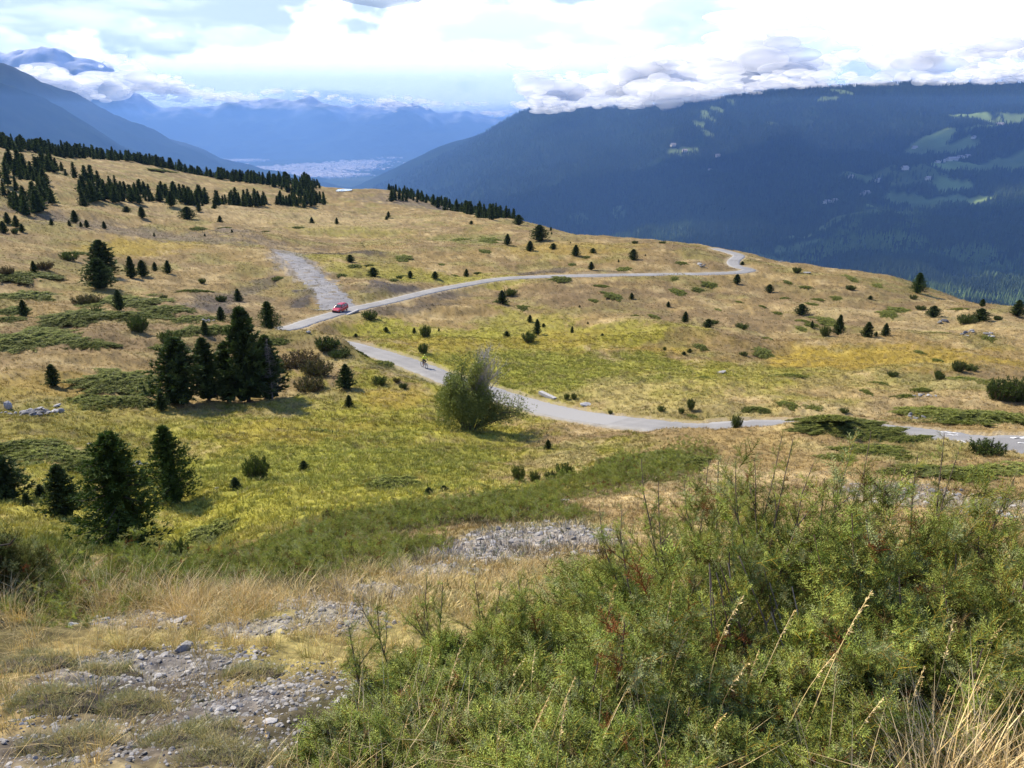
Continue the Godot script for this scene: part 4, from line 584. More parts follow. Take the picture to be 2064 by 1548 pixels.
const HEAPS := [
	[-39.78, -62.36, 1.43, 2.145, 34, 0.72, "grey stone of the loose heap on the slope above the dark juniper", "stones of the heap"],
	[-26.0, -50.3, 0.56, 0.8400000000000001, 12, 0.31, "stone of the small pile beyond the tallest larch", "stones of the small pile"],
	[-49.57, -124.86, 1.13, 1.6949999999999998, 9, 0.65, "stone of the outcrop beside the small pines", "stones of the outcrop"],
	[43.28, -78.33, 1.26, 1.37, 14, 0.5, "stone of the flat scree by the round juniper mat", "stones of the flat scree"],
	[77.25, -127.04, 2.49, 3.7350000000000003, 14, 0.82, "stone of the scattered scree on the tan hillside", "stones of the hillside scree"],
	[37.45, -65.42, 2.65, 3.13, 12, 0.47, "stone of the scree strip on the green bank", "stones of the scree strip"],
	[52.53, -213.9, 1.92, 2.88, 7, 0.76, "rock in the bank above the straight road", "rocks of the road bank"],
	[-42.35, -61.57, 0.66, 0.99, 6, 0.41, "stone beside the tall pale boulder", "stones beside the boulder"],
]
const TURF := [
	[-2.38, -3.36, 0.245, "turf clump with a dark undercut, lowest at the picture corner"],
	[-2.92, -4.02, 0.254, "broad turf clump with dry grass at the picture edge"],
	[-2.41, -4.02, 0.245, "greenish turf clump in the middle of the bare gravel"],
	[-1.8, -3.36, 0.195, "turf clump with a hollow dark front below the gravel"],
	[-1.68, -3.51, 0.159, "turf clump beside the lower patch of gravel"],
	[-1.9, -4.8, 0.202, "tufty turf clump between the two patches of gravel"],
	[-1.1, -3.13, 0.166, "turf clump with a dark face under the low juniper"],
	[-3.06, -4.87, 0.218, "low grassy clump at the far end of the bare gravel"],
	[-3.63, -4.94, 0.305, "flat grey green clump below the straw"],
	[-1.48, -3.16, 0.195, "grey green turf clump at the lowest edge of the slope"],
]
const CLUMPS := [[-4.6, -7.4, 0.5, 50, 1.1], [-3.6, -7.3, 0.5, 50, 1.1], [-2.4, -7.0, 0.6, 50, 1.05], [-5.2, -6.4, 0.4, 30, 1.1], [1.95, -2.45, 0.2, 60, 1.3], [1.6, -2.4, 0.18, 34, 1.1], [2.3, -2.7, 0.22, 50, 1.3], [-0.55, -3.3, 0.18, 26, 1.0], [-0.1, -2.9, 0.25, 26, 1.0], [0.5, -2.7, 0.25, 26, 1.1], [-0.9, -2.75, 0.12, 10, 0.8]]
const STALKS := [[-0.3, -3.7, 0.3, 12, 0.62], [0.3, -3.4, 0.35, 12, 0.7], [0.9, -3.0, 0.3, 8, 0.85], [1.25, -3.0, 0.25, 6, 0.95], [1.9, -2.7, 0.35, 9, 0.75], [-0.35, -4.5, 0.3, 8, 0.5], [-0.6, -3.0, 0.25, 7, 0.5], [0.1, -2.7, 0.4, 8, 0.7], [-2.2, -4.6, 1.0, 8, 0.45], [-3.5, -6.8, 1.0, 15, 0.5], [2.4, -3.2, 0.3, 6, 0.8]]
const MAT_NEAR := [[-5.08, -8.47, 0.67, 2.67, 0.38], [-4.26, -8.83, 0.73, 2.75, 0.39], [-3.98, -11.43, 1.19, 4.15, 0.42], [-2.62, -12.06, 1.15, 3.11, 0.42], [-1.8, -13.8, 0.61, 1.38, 0.45]]
const MAT_FAR := [[-6.09, -21.82, 1.42, 3.87, 0.54], [-5.01, -24.24, 1.92, 5.09, 0.57], [-2.82, -26.39, 2.26, 5.87, 0.6], [-0.04, -27.56, 1.96, 6.74, 0.61], [0.73, -21.55, 1.7, 2.44, 0.54], [3.12, -32.45, 2.73, 4.91, 0.67], [6.41, -36.0, 2.75, 4.81, 0.71], [10.17, -42.04, 1.68, 3.41, 0.78], [4.99, -34.63, 2.17, 3.17, 0.7]]
const BUSH_BIG := [[1.6, -4.35, 1.6, 1.2, 1.32], [2.9, -4.2, 1.3, 1.3, 1.3], [0.75, -3.35, 0.85, 0.6, 0.85], [1.7, -3.1, 1.0, 0.5, 0.8], [2.4, -3.1, 0.6, 0.5, 0.7]]
const BUSH_LOW := [[0.12, -3.85, 0.85, 0.7, 0.62], [-0.42, -3.85, 0.5, 0.45, 0.42], [0.05, -3.1, 0.6, 0.45, 0.42], [-0.6, -3.2, 0.42, 0.36, 0.34], [0.6, -2.85, 0.7, 0.45, 0.46], [1.3, -2.7, 0.6, 0.35, 0.42], [0.1, -2.55, 0.45, 0.25, 0.3]]
const EDGE_TRUNK := [-5.55, -7.05]
const BUSH_EDGE := [[-5.5, -7.4, 0.3, 0.4, 1.3], [-5.85, -7.4, 0.34, 0.4, 1.05], [-5.15, -7.35, 0.22, 0.3, 0.75]]
const SHOOTS := [[0.68, -4.1, 1.33, -0.18], [0.92, -4.2, 1.64, -0.16], [0.93, -4.0, 1.49, -0.1], [1.14, -4.3, 1.61, 0.05], [1.58, -4.4, 1.64, -0.1], [1.57, -4.5, 1.83, 0.08], [1.55, -4.3, 1.74, 0.12], [2.05, -4.6, 1.56, -0.05], [1.97, -4.4, 1.74, 0.1], [2.14, -4.5, 1.83, 0.06], [2.54, -4.4, 1.66, -0.1], [2.79, -4.6, 1.8, -0.05], [2.69, -4.5, 1.66, 0.1], [2.8, -4.4, 1.56, 0.12], [3.03, -4.5, 1.59, 0.1], [1.42, -4.1, 1.58, -0.15], [1.55, -4.0, 1.6, 0.1], [0.72, -3.9, 1.33, -0.12], [2.13, -4.2, 1.56, 0.1], [1.27, -4.4, 1.43, -0.2]]
const SHOOTS_LOW := [[-0.56, -4.3, 0.86, 0.02], [-0.5, -4.3, 0.82, 0.06], [-0.18, -4.4, 0.82, -0.05], [-0.17, -4.3, 0.81, 0.1], [-0.77, -4.1, 0.72, -0.05], [0.04, -4.2, 0.86, 0.05], [-0.91, -3.9, 0.62, -0.05]]
const WILLOW := [-4.1, -67.6]
const DEAD_LARCH := [-25.7, -79.6, 7.0]
const ROAD_HALF := 1.75
const PATCH := [0.5, -85.4, 10.7, -70.3]
const MARKS := [[28.34, -51.79, 1.1, 0.15, 0.1], [29.56, -52.79, 0.9, 0.1, -0.1], [32.16, -53.31, 0.9, 0.3, 0.2], [33.42, -54.52, 1.2, 0.25, -0.15], [31.82, -51.62, 1.0, -0.25, 0.2], [31.86, -50.98, 0.6, -0.2, 0.1], [36.62, -54.67, 1.0, 0.25, -0.2], [37.69, -55.62, 0.8, 0.2, 0.1], [36.17, -52.57, 1.0, -0.2, 0.15], [35.1, -50.34, 0.6, -0.1, 0.1], [32.93, -49.9, 0.7, 0.2, 0]]
const CULVERT := [-32.8, -148.8, -2.7]
const SLAB := [4.1, -85.6]
const CAR := [-34.8, -150.3]
const CYCLIST := [-12.4, -101.1]
const HOUSES := [
	[2047.3, -3832.8, 19, "pale house lowest in the row of the sunny mountain hamlet"],
	[2107.7, -3894.5, 19, "pale house in the middle row of the sunny mountain hamlet"],
	[2146.7, -3925.7, 17, "roof beside the green field of the sunny hamlet"],
	[2012.5, -3817.5, 16, "small house at the wooded end of the sunny hamlet"],
	[2172.8, -3910.1, 21, "large house at the top of the sunny hamlet by the green field"],
	[1970.8, -3787.2, 16, "isolated house just below the sunny hamlet"],
	[2633.7, -4478.5, 27, "big lodge high on the mountain beside tan ski slopes"],
	[2688.9, -4460.6, 32, "second bigger lodge high on the mountain by the ski slopes"],
	[1497.8, -3413.8, 19, "house in the shaded clearing low on the mountain"],
	[1472.5, -3386.6, 17, "neighbour of the shaded low clearing house"],
	[1608.9, -3567.0, 19, "lone house above the shaded clearing"],
	[1499.6, -3595.6, 16, "lone house at the dark forest edge above the tan strip"],
	[1298.3, -3319.7, 17, "house at the lower end of the tan strip"],
	[1318.7, -3293.3, 19, "second house at the lower end of the tan strip"],
	[1745.5, -3624.4, 19, "house in the meadow between hamlet and forest"],
	[1182.2, -4717.0, 19, "house under the winding ski run"],
	[1099.0, -4532.4, 17, "lone white house below the winding ski run"],
	[1019.9, -4850.7, 19, "house on the small terrace beside the ski run"],
	[968.3, -4948.5, 21, "second house on the small terrace in the forest"],
	[1793.2, -3496.5, 17, "house at the corner of the long dark meadow"],
	[2132.5, -4355.0, 17, "house by the highest bright meadow"],
	[2330.5, -4167.9, 17, "house above the long sunlit field"],
]
const POND := [-121.5, -579.14, 6.95, 9.73]

# ------------------------------------------------------------------ names
func numbered(called: String) -> String:
	var n: int = taken.get(called, 0)
	taken[called] = n + 1
	return called if n == 0 else "%s_%03d" % [called, n]

func tag(o: Node, label: String, category: String, group := "", kind := "") -> Node:
	if label: o.set_meta("label", label)
	if category: o.set_meta("category", category)
	if group: o.set_meta("group", group)
	if kind: o.set_meta("kind", kind)
	return o

func thing(called: String, label: String, category: String, at := Vector3.ZERO, turn := 0.0, group := "") -> Node3D:
	var o := Node3D.new()
	o.name = numbered(called)
	add_child(o)
	o.position = at
	o.rotation.y = turn
	tag(o, label, category, group)
	return o

func put(called: String, mesh: Mesh, m: Material, parent: Node = self) -> MeshInstance3D:
	var o := MeshInstance3D.new()
	o.name = numbered(called) if parent == self else called
	o.mesh = mesh
	o.material_override = m
	parent.add_child(o, true)
	return o

func copy_of(o: Node3D) -> Node3D:
	var c: Node3D = o.duplicate()
	c.name = numbered(String(o.name).rstrip("0123456789").trim_suffix("_"))
	add_child(c)
	return c

func scatter(called: String, mesh: Mesh, m: Material, where: Array, tints: Array, parent: Node = self) -> MultiMeshInstance3D:
	var mm := MultiMesh.new()
	mm.transform_format = MultiMesh.TRANSFORM_3D
	mm.use_colors = true
	mm.mesh = mesh
	mm.instance_count = where.size()
	var buf := PackedFloat32Array()
	buf.resize(where.size() * 16)
	var k := 0
	for i in where.size():
		var t: Transform3D = where[i]
		var c: Color = tints[i]
		var b := t.basis
		buf[k] = b.x.x; buf[k + 1] = b.y.x; buf[k + 2] = b.z.x; buf[k + 3] = t.origin.x
		buf[k + 4] = b.x.y; buf[k + 5] = b.y.y; buf[k + 6] = b.z.y; buf[k + 7] = t.origin.y
		buf[k + 8] = b.x.z; buf[k + 9] = b.y.z; buf[k + 10] = b.z.z; buf[k + 11] = t.origin.z
		buf[k + 12] = c.r; buf[k + 13] = c.g; buf[k + 14] = c.b; buf[k + 15] = 1.0
		k += 16
	mm.buffer = buf
	var o := MultiMeshInstance3D.new()
	o.name = numbered(called) if parent == self else called
	o.multimesh = mm
	o.material_override = m
	parent.add_child(o, true)
	o.set_meta("kind", "stuff")
	return o

func rng_of(k: int) -> RandomNumberGenerator:
	var r := RandomNumberGenerator.new()
	r.seed = k * 7919 + 17
	return r

# ------------------------------------------------------------------ a mesh under construction
class Shape:
	var v := PackedVector3Array()
	var n := PackedVector3Array()
	var c := PackedColorArray()
	var ix := PackedInt32Array()
	var smooth := false
	func tri(a: Vector3, b: Vector3, d: Vector3, col := Color.WHITE) -> void:
		v.append(a); v.append(b); v.append(d)
		c.append(col); c.append(col); c.append(col)
	func quad(a: Vector3, b: Vector3, d: Vector3, e: Vector3, col := Color.WHITE) -> void:
		tri(a, b, d, col)
		tri(a, d, e, col)
	func box(at: Vector3, size: Vector3, col := Color.WHITE, basis := Basis()) -> void:
		var h := size * 0.5
		var p := []
		for i in 8:
			p.append(at + basis * Vector3(h.x if i & 1 else -h.x, h.y if i & 2 else -h.y, h.z if i & 4 else -h.z))
		quad(p[0], p[2], p[3], p[1], col); quad(p[4], p[5], p[7], p[6], col)
		quad(p[0], p[1], p[5], p[4], col); quad(p[2], p[6], p[7], p[3], col)
		quad(p[0], p[4], p[6], p[2], col); quad(p[1], p[3], p[7], p[5], col)
	func tube(pts: Array, radii: Array, sides := 6, col := Color.WHITE) -> void:
		var rings := []
		for i in pts.size():
			var d: Vector3 = (pts[mini(i + 1, pts.size() - 1)] - pts[maxi(i - 1, 0)]).normalized()
			var s := d.cross(Vector3(0.31, 0.2, 0.93)).normalized()
			var t := d.cross(s)
			var ring := []
			for k in sides:
				var a := TAU * k / sides
				ring.append(pts[i] + (s * cos(a) + t * sin(a)) * radii[i])
			rings.append(ring)
		for i in pts.size() - 1:
			for k in sides:
				var k2 := (k + 1) % sides
				quad(rings[i][k], rings[i + 1][k], rings[i + 1][k2], rings[i][k2], col)
	func add(o: Shape, t: Transform3D) -> void:
		for i in o.v.size():
			v.append(t * o.v[i])
		c.append_array(o.c)
	func mesh() -> ArrayMesh:
		var a := []
		a.resize(Mesh.ARRAY_MAX)
		a[Mesh.ARRAY_VERTEX] = v
		a[Mesh.ARRAY_COLOR] = c
		if n.size() == v.size():
			a[Mesh.ARRAY_NORMAL] = n
		if ix.size():
			a[Mesh.ARRAY_INDEX] = ix
		var m := ArrayMesh.new()
		m.add_surface_from_arrays(Mesh.PRIMITIVE_TRIANGLES, a)
		return m

# smooth normals for an indexed grid of rows x cols vertices
func grid_mesh(v: PackedVector3Array, c: PackedColorArray, rows: int, cols: int) -> ArrayMesh:
	var s := Shape.new()
	s.v = v
	s.c = c
	var ix := PackedInt32Array()
	ix.resize((rows - 1) * (cols - 1) * 6)
	var k := 0
	for i in rows - 1:
		for j in cols - 1:
			var a := i * cols + j
			ix[k] = a; ix[k + 1] = a + cols; ix[k + 2] = a + 1
			ix[k + 3] = a + 1; ix[k + 4] = a + cols; ix[k + 5] = a + cols + 1
			k += 6
	s.ix = ix
	var n := PackedVector3Array()
	n.resize(rows * cols)
	for i in rows:
		var i0 := maxi(i - 1, 0) * cols
		var i1 := mini(i + 1, rows - 1) * cols
		for j in cols:
			var j0 := maxi(j - 1, 0)
			var j1 := mini(j + 1, cols - 1)
			var w := (v[i1 + j] - v[i0 + j]).cross(v[i * cols + j1] - v[i * cols + j0]).normalized()
			n[i * cols + j] = w if w.y > 0 else -w
	s.n = n
	return s.mesh()

# ------------------------------------------------------------------ the lie of the land
func weights(k: Array, t0: float) -> Array:
	var n := k.size()
	var i := 0
	while i < n - 2 and t0 > k[i + 1]:
		i += 1
	var t: float = clampf(t0, k[0], k[n - 1])
	var h: float = k[i + 1] - k[i]
	var u: float = (t - k[i]) / h
	var b: float = (u * u * u - 2 * u * u + u) * h
	var d: float = (u * u * u - u * u) * h
	var w := [0.0, 2 * u * u * u - 3 * u * u + 1, 3 * u * u - 2 * u * u * u, 0.0]
	var l := maxi(i - 1, 0)
	var r := mini(i + 2, n - 1)
	var g: float = b / (k[i + 1] - k[l])
	w[2] += g
	w[0 if l < i else 1] -= g
	g = d / (k[r] - k[i])
	w[3 if r > i + 1 else 2] += g
	w[1] -= g
	return [l, i, i + 1, r, w[0], w[1], w[2], w[3]]

var LAND_LOG := []
func log_of(a: Array) -> Array:
	var out := []
	for x in a: out.append(log(float(x)))
	return out

# slope ratio table -> a column of height ratios for one bearing
func column(table: Array, bearings: Array, s: float) -> PackedFloat32Array:
	var w := weights(bearings, s)
	var out := PackedFloat32Array()
	out.resize(table[0].size())
	for r in out.size():
		out[r] = table[w[0]][r] * w[4] + table[w[1]][r] * w[5] + table[w[2]][r] * w[6] + table[w[3]][r] * w[7]
	return out

func plain(x: float, z: float) -> float:
	var far := -z
	var y := 0.0
	if far < 1.0:
		y = -1.6 - 0.466 * far
	else:
		var col := column(LAND, LAND_BEARING, x / far)
		var w := weights(LAND_LOG, log(far))
		y = (col[w[0]] * w[4] + col[w[1]] * w[5] + col[w[2]] * w[6] + col[w[3]] * w[7]) * far
	return EYE + y + swell(x, z)

func swell(x: float, z: float) -> float:
	var y := 0.0
	if z > -320.0:
		for b in SWELLS:
			var r: float = ((x - b[0]) ** 2 + (z - b[1]) ** 2) / (b[2] * b[2])
			if r < 6.0: y += b[3] * exp(-r)
	return y

func rough(x: float, z: float) -> float:
	var far := absf(z) + absf(x) * 0.5
	var y := n_broad.get_noise_2d(x, z) * 1.5 * smoothstep(25.0, 160.0, far)
	y += n_mid.get_noise_2d(x, z) * lerpf(0.10, 0.4, smoothstep(8.0, 60.0, far))
	if far < 170.0:
		y += n_fine.get_noise_2d(x, z) * lerpf(0.05, 0.12, smoothstep(5.0, 30.0, far))
		if far < 22.0: y += n_tiny.get_noise_2d(x, z) * 0.022
	return y

# the height that the road gives the ground near it: [share, height]
var bed := {}
func ground(x: float, z: float) -> float:
	var y := plain(x, z) + rough(x, z)
	if z < -44.0 and z > -330.0:
		var b = bed.get(Vector2i(int(floor(x * 2.0)), int(floor(z * 2.0))))
		if b != null:
			y = lerpf(y, b.y, b.x)
	return y

func lay_bed(path: Array, half: float) -> void:
	for i in path.size() - 1:
		var a: Vector3 = path[i]
		var b: Vector3 = path[i + 1]
		var reach := half + 4.4
		var lo := Vector2(minf(a.x, b.x) - reach, minf(a.z, b.z) - reach)
		var hi := Vector2(maxf(a.x, b.x) + reach, maxf(a.z, b.z) + reach)
		var d := Vector2(b.x - a.x, b.z - a.z)
		for xi in range(int(floor(lo.x * 2)), int(floor(hi.x * 2)) + 1):
			for zi in range(int(floor(lo.y * 2)), int(floor(hi.y * 2)) + 1):
				var p := Vector2(xi * 0.5 + 0.25, zi * 0.5 + 0.25)
				var t := clampf((p - Vector2(a.x, a.z)).dot(d) / maxf(d.length_squared(), 1e-6), 0, 1)
				var r := (p - Vector2(a.x, a.z) - d * t).length()
				if r < reach:
					var k := Vector2i(xi, zi)
					var share := 1.0 - smoothstep(half + 0.45, reach, r)
					var was = bed.get(k)
					if was == null or share > was.x:
						bed[k] = Vector2(share, lerpf(a.y, b.y, t) - 0.07)

# a smooth line through points on the ground, every `step` metres, following the undisturbed land
func path_through(pts: Array, step: float) -> Array:
	var c := Curve3D.new()
	for i in pts.size():
		var p := Vector3(pts[i][0], 0, pts[i][1])
		var a := Vector3(pts[maxi(i - 1, 0)][0], 0, pts[maxi(i - 1, 0)][1])
		var b := Vector3(pts[mini(i + 1, pts.size() - 1)][0], 0, pts[mini(i + 1, pts.size() - 1)][1])
		var t := (b - a) * 0.5
		c.add_point(p, -t * 0.33, t * 0.33)
	var out := []
	var total := c.get_baked_length()
	var k := 0
	while k * step <= total:
		var p := c.sample_baked(k * step)
		out.append(p)
		k += 1
	for i in out.size():
		out[i].y = plain(out[i].x, out[i].z) - swell(out[i].x, out[i].z)
	for pass_ in 3:
		var ys := []
		for i in out.size():
			var sum := 0.0
			var n := 0
			for j in range(maxi(i - 6, 0), mini(i + 7, out.size())):
				sum += out[j].y; n += 1
			ys.append(sum / n)
		for i in out.size(): out[i].y = ys[i]
	return out

func ribbon(path: Array, half: float, lift: float, across := 6, thick := 0.0) -> ArrayMesh:
	var v := PackedVector3Array()
	var c := PackedColorArray()
	var rows := path.size()
	for i in rows:
		var d: Vector3 = path[mini(i + 1, rows - 1)] - path[maxi(i - 1, 0)]
		var side := Vector3(-d.z, 0, d.x).normalized()
		for j0 in across + 3:
			var j := clampi(j0 - 1, 0, across)
			var t := (2.0 * j / across - 1.0)
			var edge := 0.0
			if absf(t) > 0.99: edge = n_fine.get_noise_2d(path[i].x * 3.0 + t * 50.0, path[i].z * 3.0) * 0.22
			var verge := j0 == 0 or j0 == across + 2
			v.append(path[i] + side * (t * half * (1.12 if verge else 1.0) + edge * signf(t)) + Vector3.UP * ((-0.5 if verge else lift) - 0.03 * t * t))
			var tone := 1.0 + 0.16 * n_mid.get_noise_2d(path[i].x, path[i].z) + 0.12 * n_fine.get_noise_2d(path[i].x * 0.7, path[i].z * 0.7 + t) - 0.17 * exp(-pow((absf(t) - 0.45) / 0.16, 2.0)) + (0.12 if absf(t) > 0.9 else 0.0)
			c.append(Color(1.0, 0.85, 0.6) if verge else Color(tone, tone, tone) * 0.8)
	return grid_mesh(v, c, rows, across + 3)

# ------------------------------------------------------------------ what grows and lies where
const DRY := Color(0.318, 0.228, 0.092)
const STRAW := Color(0.46, 0.355, 0.175)
const BROWN := Color(0.225, 0.16, 0.082)
const OCHRE := Color(0.36, 0.262, 0.045)
const LIME := Color(0.32, 0.30, 0.046)
const GREEN := Color(0.19, 0.225, 0.045)
const STONE := Color(0.29, 0.275, 0.26)
const SOIL := Color(0.095, 0.082, 0.072)
const LITTER := Color(0.075, 0.07, 0.03)
const CRUST := Color(0.19, 0.155, 0.115)
var kinds := {"dry": DRY, "straw": STRAW, "brown": BROWN, "ochre": OCHRE, "lime": LIME, "green": GREEN, "stone": STONE, "soil": SOIL, "crust": CRUST, "litter": LITTER}
var zones_near := []
var zones_far := []

func sort_zones() -> void:
	for zn in ZONES:
		var far: float = -zn[1]
		var e := [zn[0], zn[1], zn[2], zn[3], kinds[zn[4]], zn[5], maxf(zn[2], zn[3]) * 1.5]
		if far < 40.0: zones_near.append(e)
		else: zones_far.append(e)

func ground_colour(x: float, z: float) -> Color:
	var far := -z
	var a := n_broad.get_noise_2d(x * 1.3 + 90.0, z * 1.3)
	var b := n_mid.get_noise_2d(x * 0.8, z * 0.8 + 40.0)
	var f := n_fine.get_noise_2d(x * 0.9, z * 0.9)
	var c := DRY.lerp(BROWN, clampf(0.25 + a * 0.9 + f * 0.5, 0, 0.85)).lerp(STRAW, clampf(b * 1.3 - 0.05, 0, 0.75))
	c = c.lerp(Color(0.20, 0.19, 0.05), clampf(n_broad.get_noise_2d(x * 2.2 + 700.0, z * 2.2) * 1.2 + b * 0.6, 0.0, 0.55))
	var wx := n_warp.get_noise_2d(x, z)
	var wz := n_warp.get_noise_2d(x + 300.0, z)
	for list in ([zones_near] if far < 30.0 else [zones_near, zones_far] if far < 55.0 else [zones_far]):
		for e in list:
			var dx: float = x - e[0]
			var dz: float = z - e[1]
			if absf(dx) > e[6] + 6.0 or absf(dz) > e[6] + 6.0: continue
			dx += wx * e[2] * 0.55
			dz += wz * e[3] * 0.55
			var r: float = dx * dx / (e[2] * e[2]) + dz * dz / (e[3] * e[3])
			if r < 1.7:
				var k: float = e[5] * (1.0 - smoothstep(0.45, 1.6, r + f * 0.5 + b * 0.35))
				c = c.lerp(e[4], k)
	if far > 55.0:
		c = c.lerp(Color(0.115, 0.09, 0.045), 0.55 * smoothstep(0.30, 0.55, n_mid.get_noise_2d(x * 2.3 + 11.0, z * 2.3) + 0.35 * f))
	var g := 1.0 + f * 0.36 + b * 0.16
	if far < 14.0: g *= 1.0 + 0.4 * n_tiny.get_noise_2d(x, z)
	return Color(c.r * g, c.g * g, c.b * g)

func build_hillside() -> void:
	var bearings := PackedFloat32Array()
	var s := -1.7
	while s <= 1.7:
		bearings.append(s)
		s += 0.00235 if absf(s) < 0.76 else 0.045
	var depths := PackedFloat32Array()
	var far := -60.0
	while far < 1500.0:
		depths.append(far)
		far += sqrt(far * far + 6.25) * (0.0108 if far > 1.6 else 0.06)
	var cols := bearings.size()
	var rows := depths.size()
	var table := []
	for j in cols: table.append(column(LAND, LAND_BEARING, bearings[j]))
	var v := PackedVector3Array()
	var c := PackedColorArray()
	v.resize(rows * cols)
	c.resize(rows * cols)
	var k := 0
	for i in rows:
		far = depths[i]
		var wide := sqrt(far * far + 6.25)
		var w := weights(LAND_LOG, log(maxf(far, 1.0)))
		var direct := far > 60.0
		for j in cols:
			var x := bearings[j] * wide
			var y := 0.0
			var verge := 0.0
			if direct:
				var t: PackedFloat32Array = table[j]
				y = EYE + (t[w[0]] * w[4] + t[w[1]] * w[5] + t[w[2]] * w[6] + t[w[3]] * w[7]) * far + swell(x, -far) + rough(x, -far)
				if far < 330.0:
					var b = bed.get(Vector2i(int(floor(x * 2.0)), int(floor(far * -2.0))))
					if b != null:
						y = lerpf(y, b.y, b.x)
						verge = b.x
			else:
				y = ground(x, -far)
				if far > 44.0:
					var b = bed.get(Vector2i(int(floor(x * 2.0)), int(floor(far * -2.0))))
					if b != null: verge = b.x
			v[k] = Vector3(x, y, -far)
			c[k] = ground_colour(x, -far)
			if verge > 0.9:
				c[k] = c[k].lerp(Color(0.40, 0.335, 0.22), smoothstep(0.93, 1.0, verge + 0.06 * n_fine.get_noise_2d(x, far)) * 0.7)
			k += 1
	var o := put("hillside", grid_mesh(v, c, rows, cols), mats.earth)
	tag(o, "dry alpine pasture sloping down and away to a far ridge", "ground", "", "structure")

# ------------------------------------------------------------------ far country
func ridge_noise(x: float, z: float) -> float:
	return n_ridge.get_noise_2d(x, z)

var m_log := []
func far_height(x: float, z: float) -> float:
	var col := column(PEAK, PEAK_BEARING, x / -z)
	var w := weights(m_log, log(-z))
	var y: float = (col[w[0]] * w[4] + col[w[1]] * w[5] + col[w[2]] * w[6] + col[w[3]] * w[7]) * -z
	return EYE + y + n_ridge.get_noise_2d(x, z) * 40.0 + n_ridge.get_noise_2d(x * 2.2 + 3000.0, z * 0.9) * 75.0 * (1.0 - smoothstep(4500.0, 6200.0, -z))

func clearing(x: float, z: float) -> float:
	var best := 0.0
	var wx := n_ridge.get_noise_2d(x * 3.0, z * 3.0)
	var wz := n_ridge.get_noise_2d(x * 3.0 + 5000.0, z * 3.0)
	for e in MEADOWS:
		var dx: float = x - e[0] + wx * e[2] * 0.7
		var dz: float = z - e[1] + wz * e[3] * 0.7
		var r: float = dx * dx / (e[2] * e[2]) + dz * dz / (e[3] * e[3])
		best = maxf(best, e[4] * (1.0 - smoothstep(0.85, 1.0, r)))
	return best

func build_mountains() -> void:
	m_log = log_of(PEAK_FAR)
	var bearings := []
	var s := -0.27
	while s <= 0.95:
		bearings.append(s); s += 0.0045
	var depths := []
	var far := 1500.0
	while far < 12900.0:
		depths.append(far); far *= 1.011
	var v := PackedVector3Array()
	var c := PackedColorArray()
	for d in depths:
		for b in bearings:
			var x: float = b * d
			v.append(Vector3(x, far_height(x, -d), -d))
			var m := clearing(x, -d)
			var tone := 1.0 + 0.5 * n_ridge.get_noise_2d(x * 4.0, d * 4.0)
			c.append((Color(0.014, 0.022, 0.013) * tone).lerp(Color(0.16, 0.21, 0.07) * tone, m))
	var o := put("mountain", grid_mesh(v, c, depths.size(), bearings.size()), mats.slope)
	tag(o, "dark forested mountain across the valley with its top in cloud", "mountain", "", "structure")
	# trees that clothe it, far too many to count
	var r := rng_of(5)
	var where := []
	var tint := []
	for i in 130000:
		var d := 1650.0 * pow(4.7, r.randf())
		var b := r.randf_range(-0.2, 0.72)
		var x := b * d
		if clearing(x, -d) > 0.35 + 0.3 * r.randf(): continue
		var thin := n_ridge.get_noise_2d(x * 5.0 + 900.0, d * 5.0)
		if thin > 0.32 and r.randf() < 0.75: continue
		var y := far_height(x, -d) - 1.0
		if y < EYE - 765.0: continue
		var h := r.randf_range(11.0, 24.0) * (1.0 if d < 3000 else 1.25)
		where.append(Transform3D(Basis.from_euler(Vector3(0, r.randf() * TAU, 0)).scaled(Vector3(h, h * r.randf_range(0.8, 1.2), h)), Vector3(x, y, -d)))
		var broad := smoothstep(0.1, 0.5, n_ridge.get_noise_2d(x * 2.5 - 4000.0, d * 2.5)) * (1.0 - smoothstep(2500.0, 3600.0, d))
		tint.append((Color(0.02, 0.036, 0.016) * r.randf_range(0.7, 1.35)).lerp(Color(0.10, 0.145, 0.04) * r.randf_range(0.7, 1.3), broad))
	tag(scatter("mountain_forest", far_tree(), mats.tint, where, tint), "dense conifer forest covering the mountain across the valley", "forest")

func far_tree() -> ArrayMesh:
	var s := Shape.new()
	for k in 3:
		var y0 := 0.05 + 0.27 * k
		var y1 := y0 + 0.45
		var w := 0.19 - 0.05 * k
		for i in 5:
			var a := TAU * i / 5 + k
			var b := TAU * (i + 1) / 5 + k
			s.tri(Vector3(cos(a) * w, y0, sin(a) * w), Vector3(0, minf(y1, 1.0), 0), Vector3(cos(b) * w, y0, sin(b) * w))
	return s.mesh()

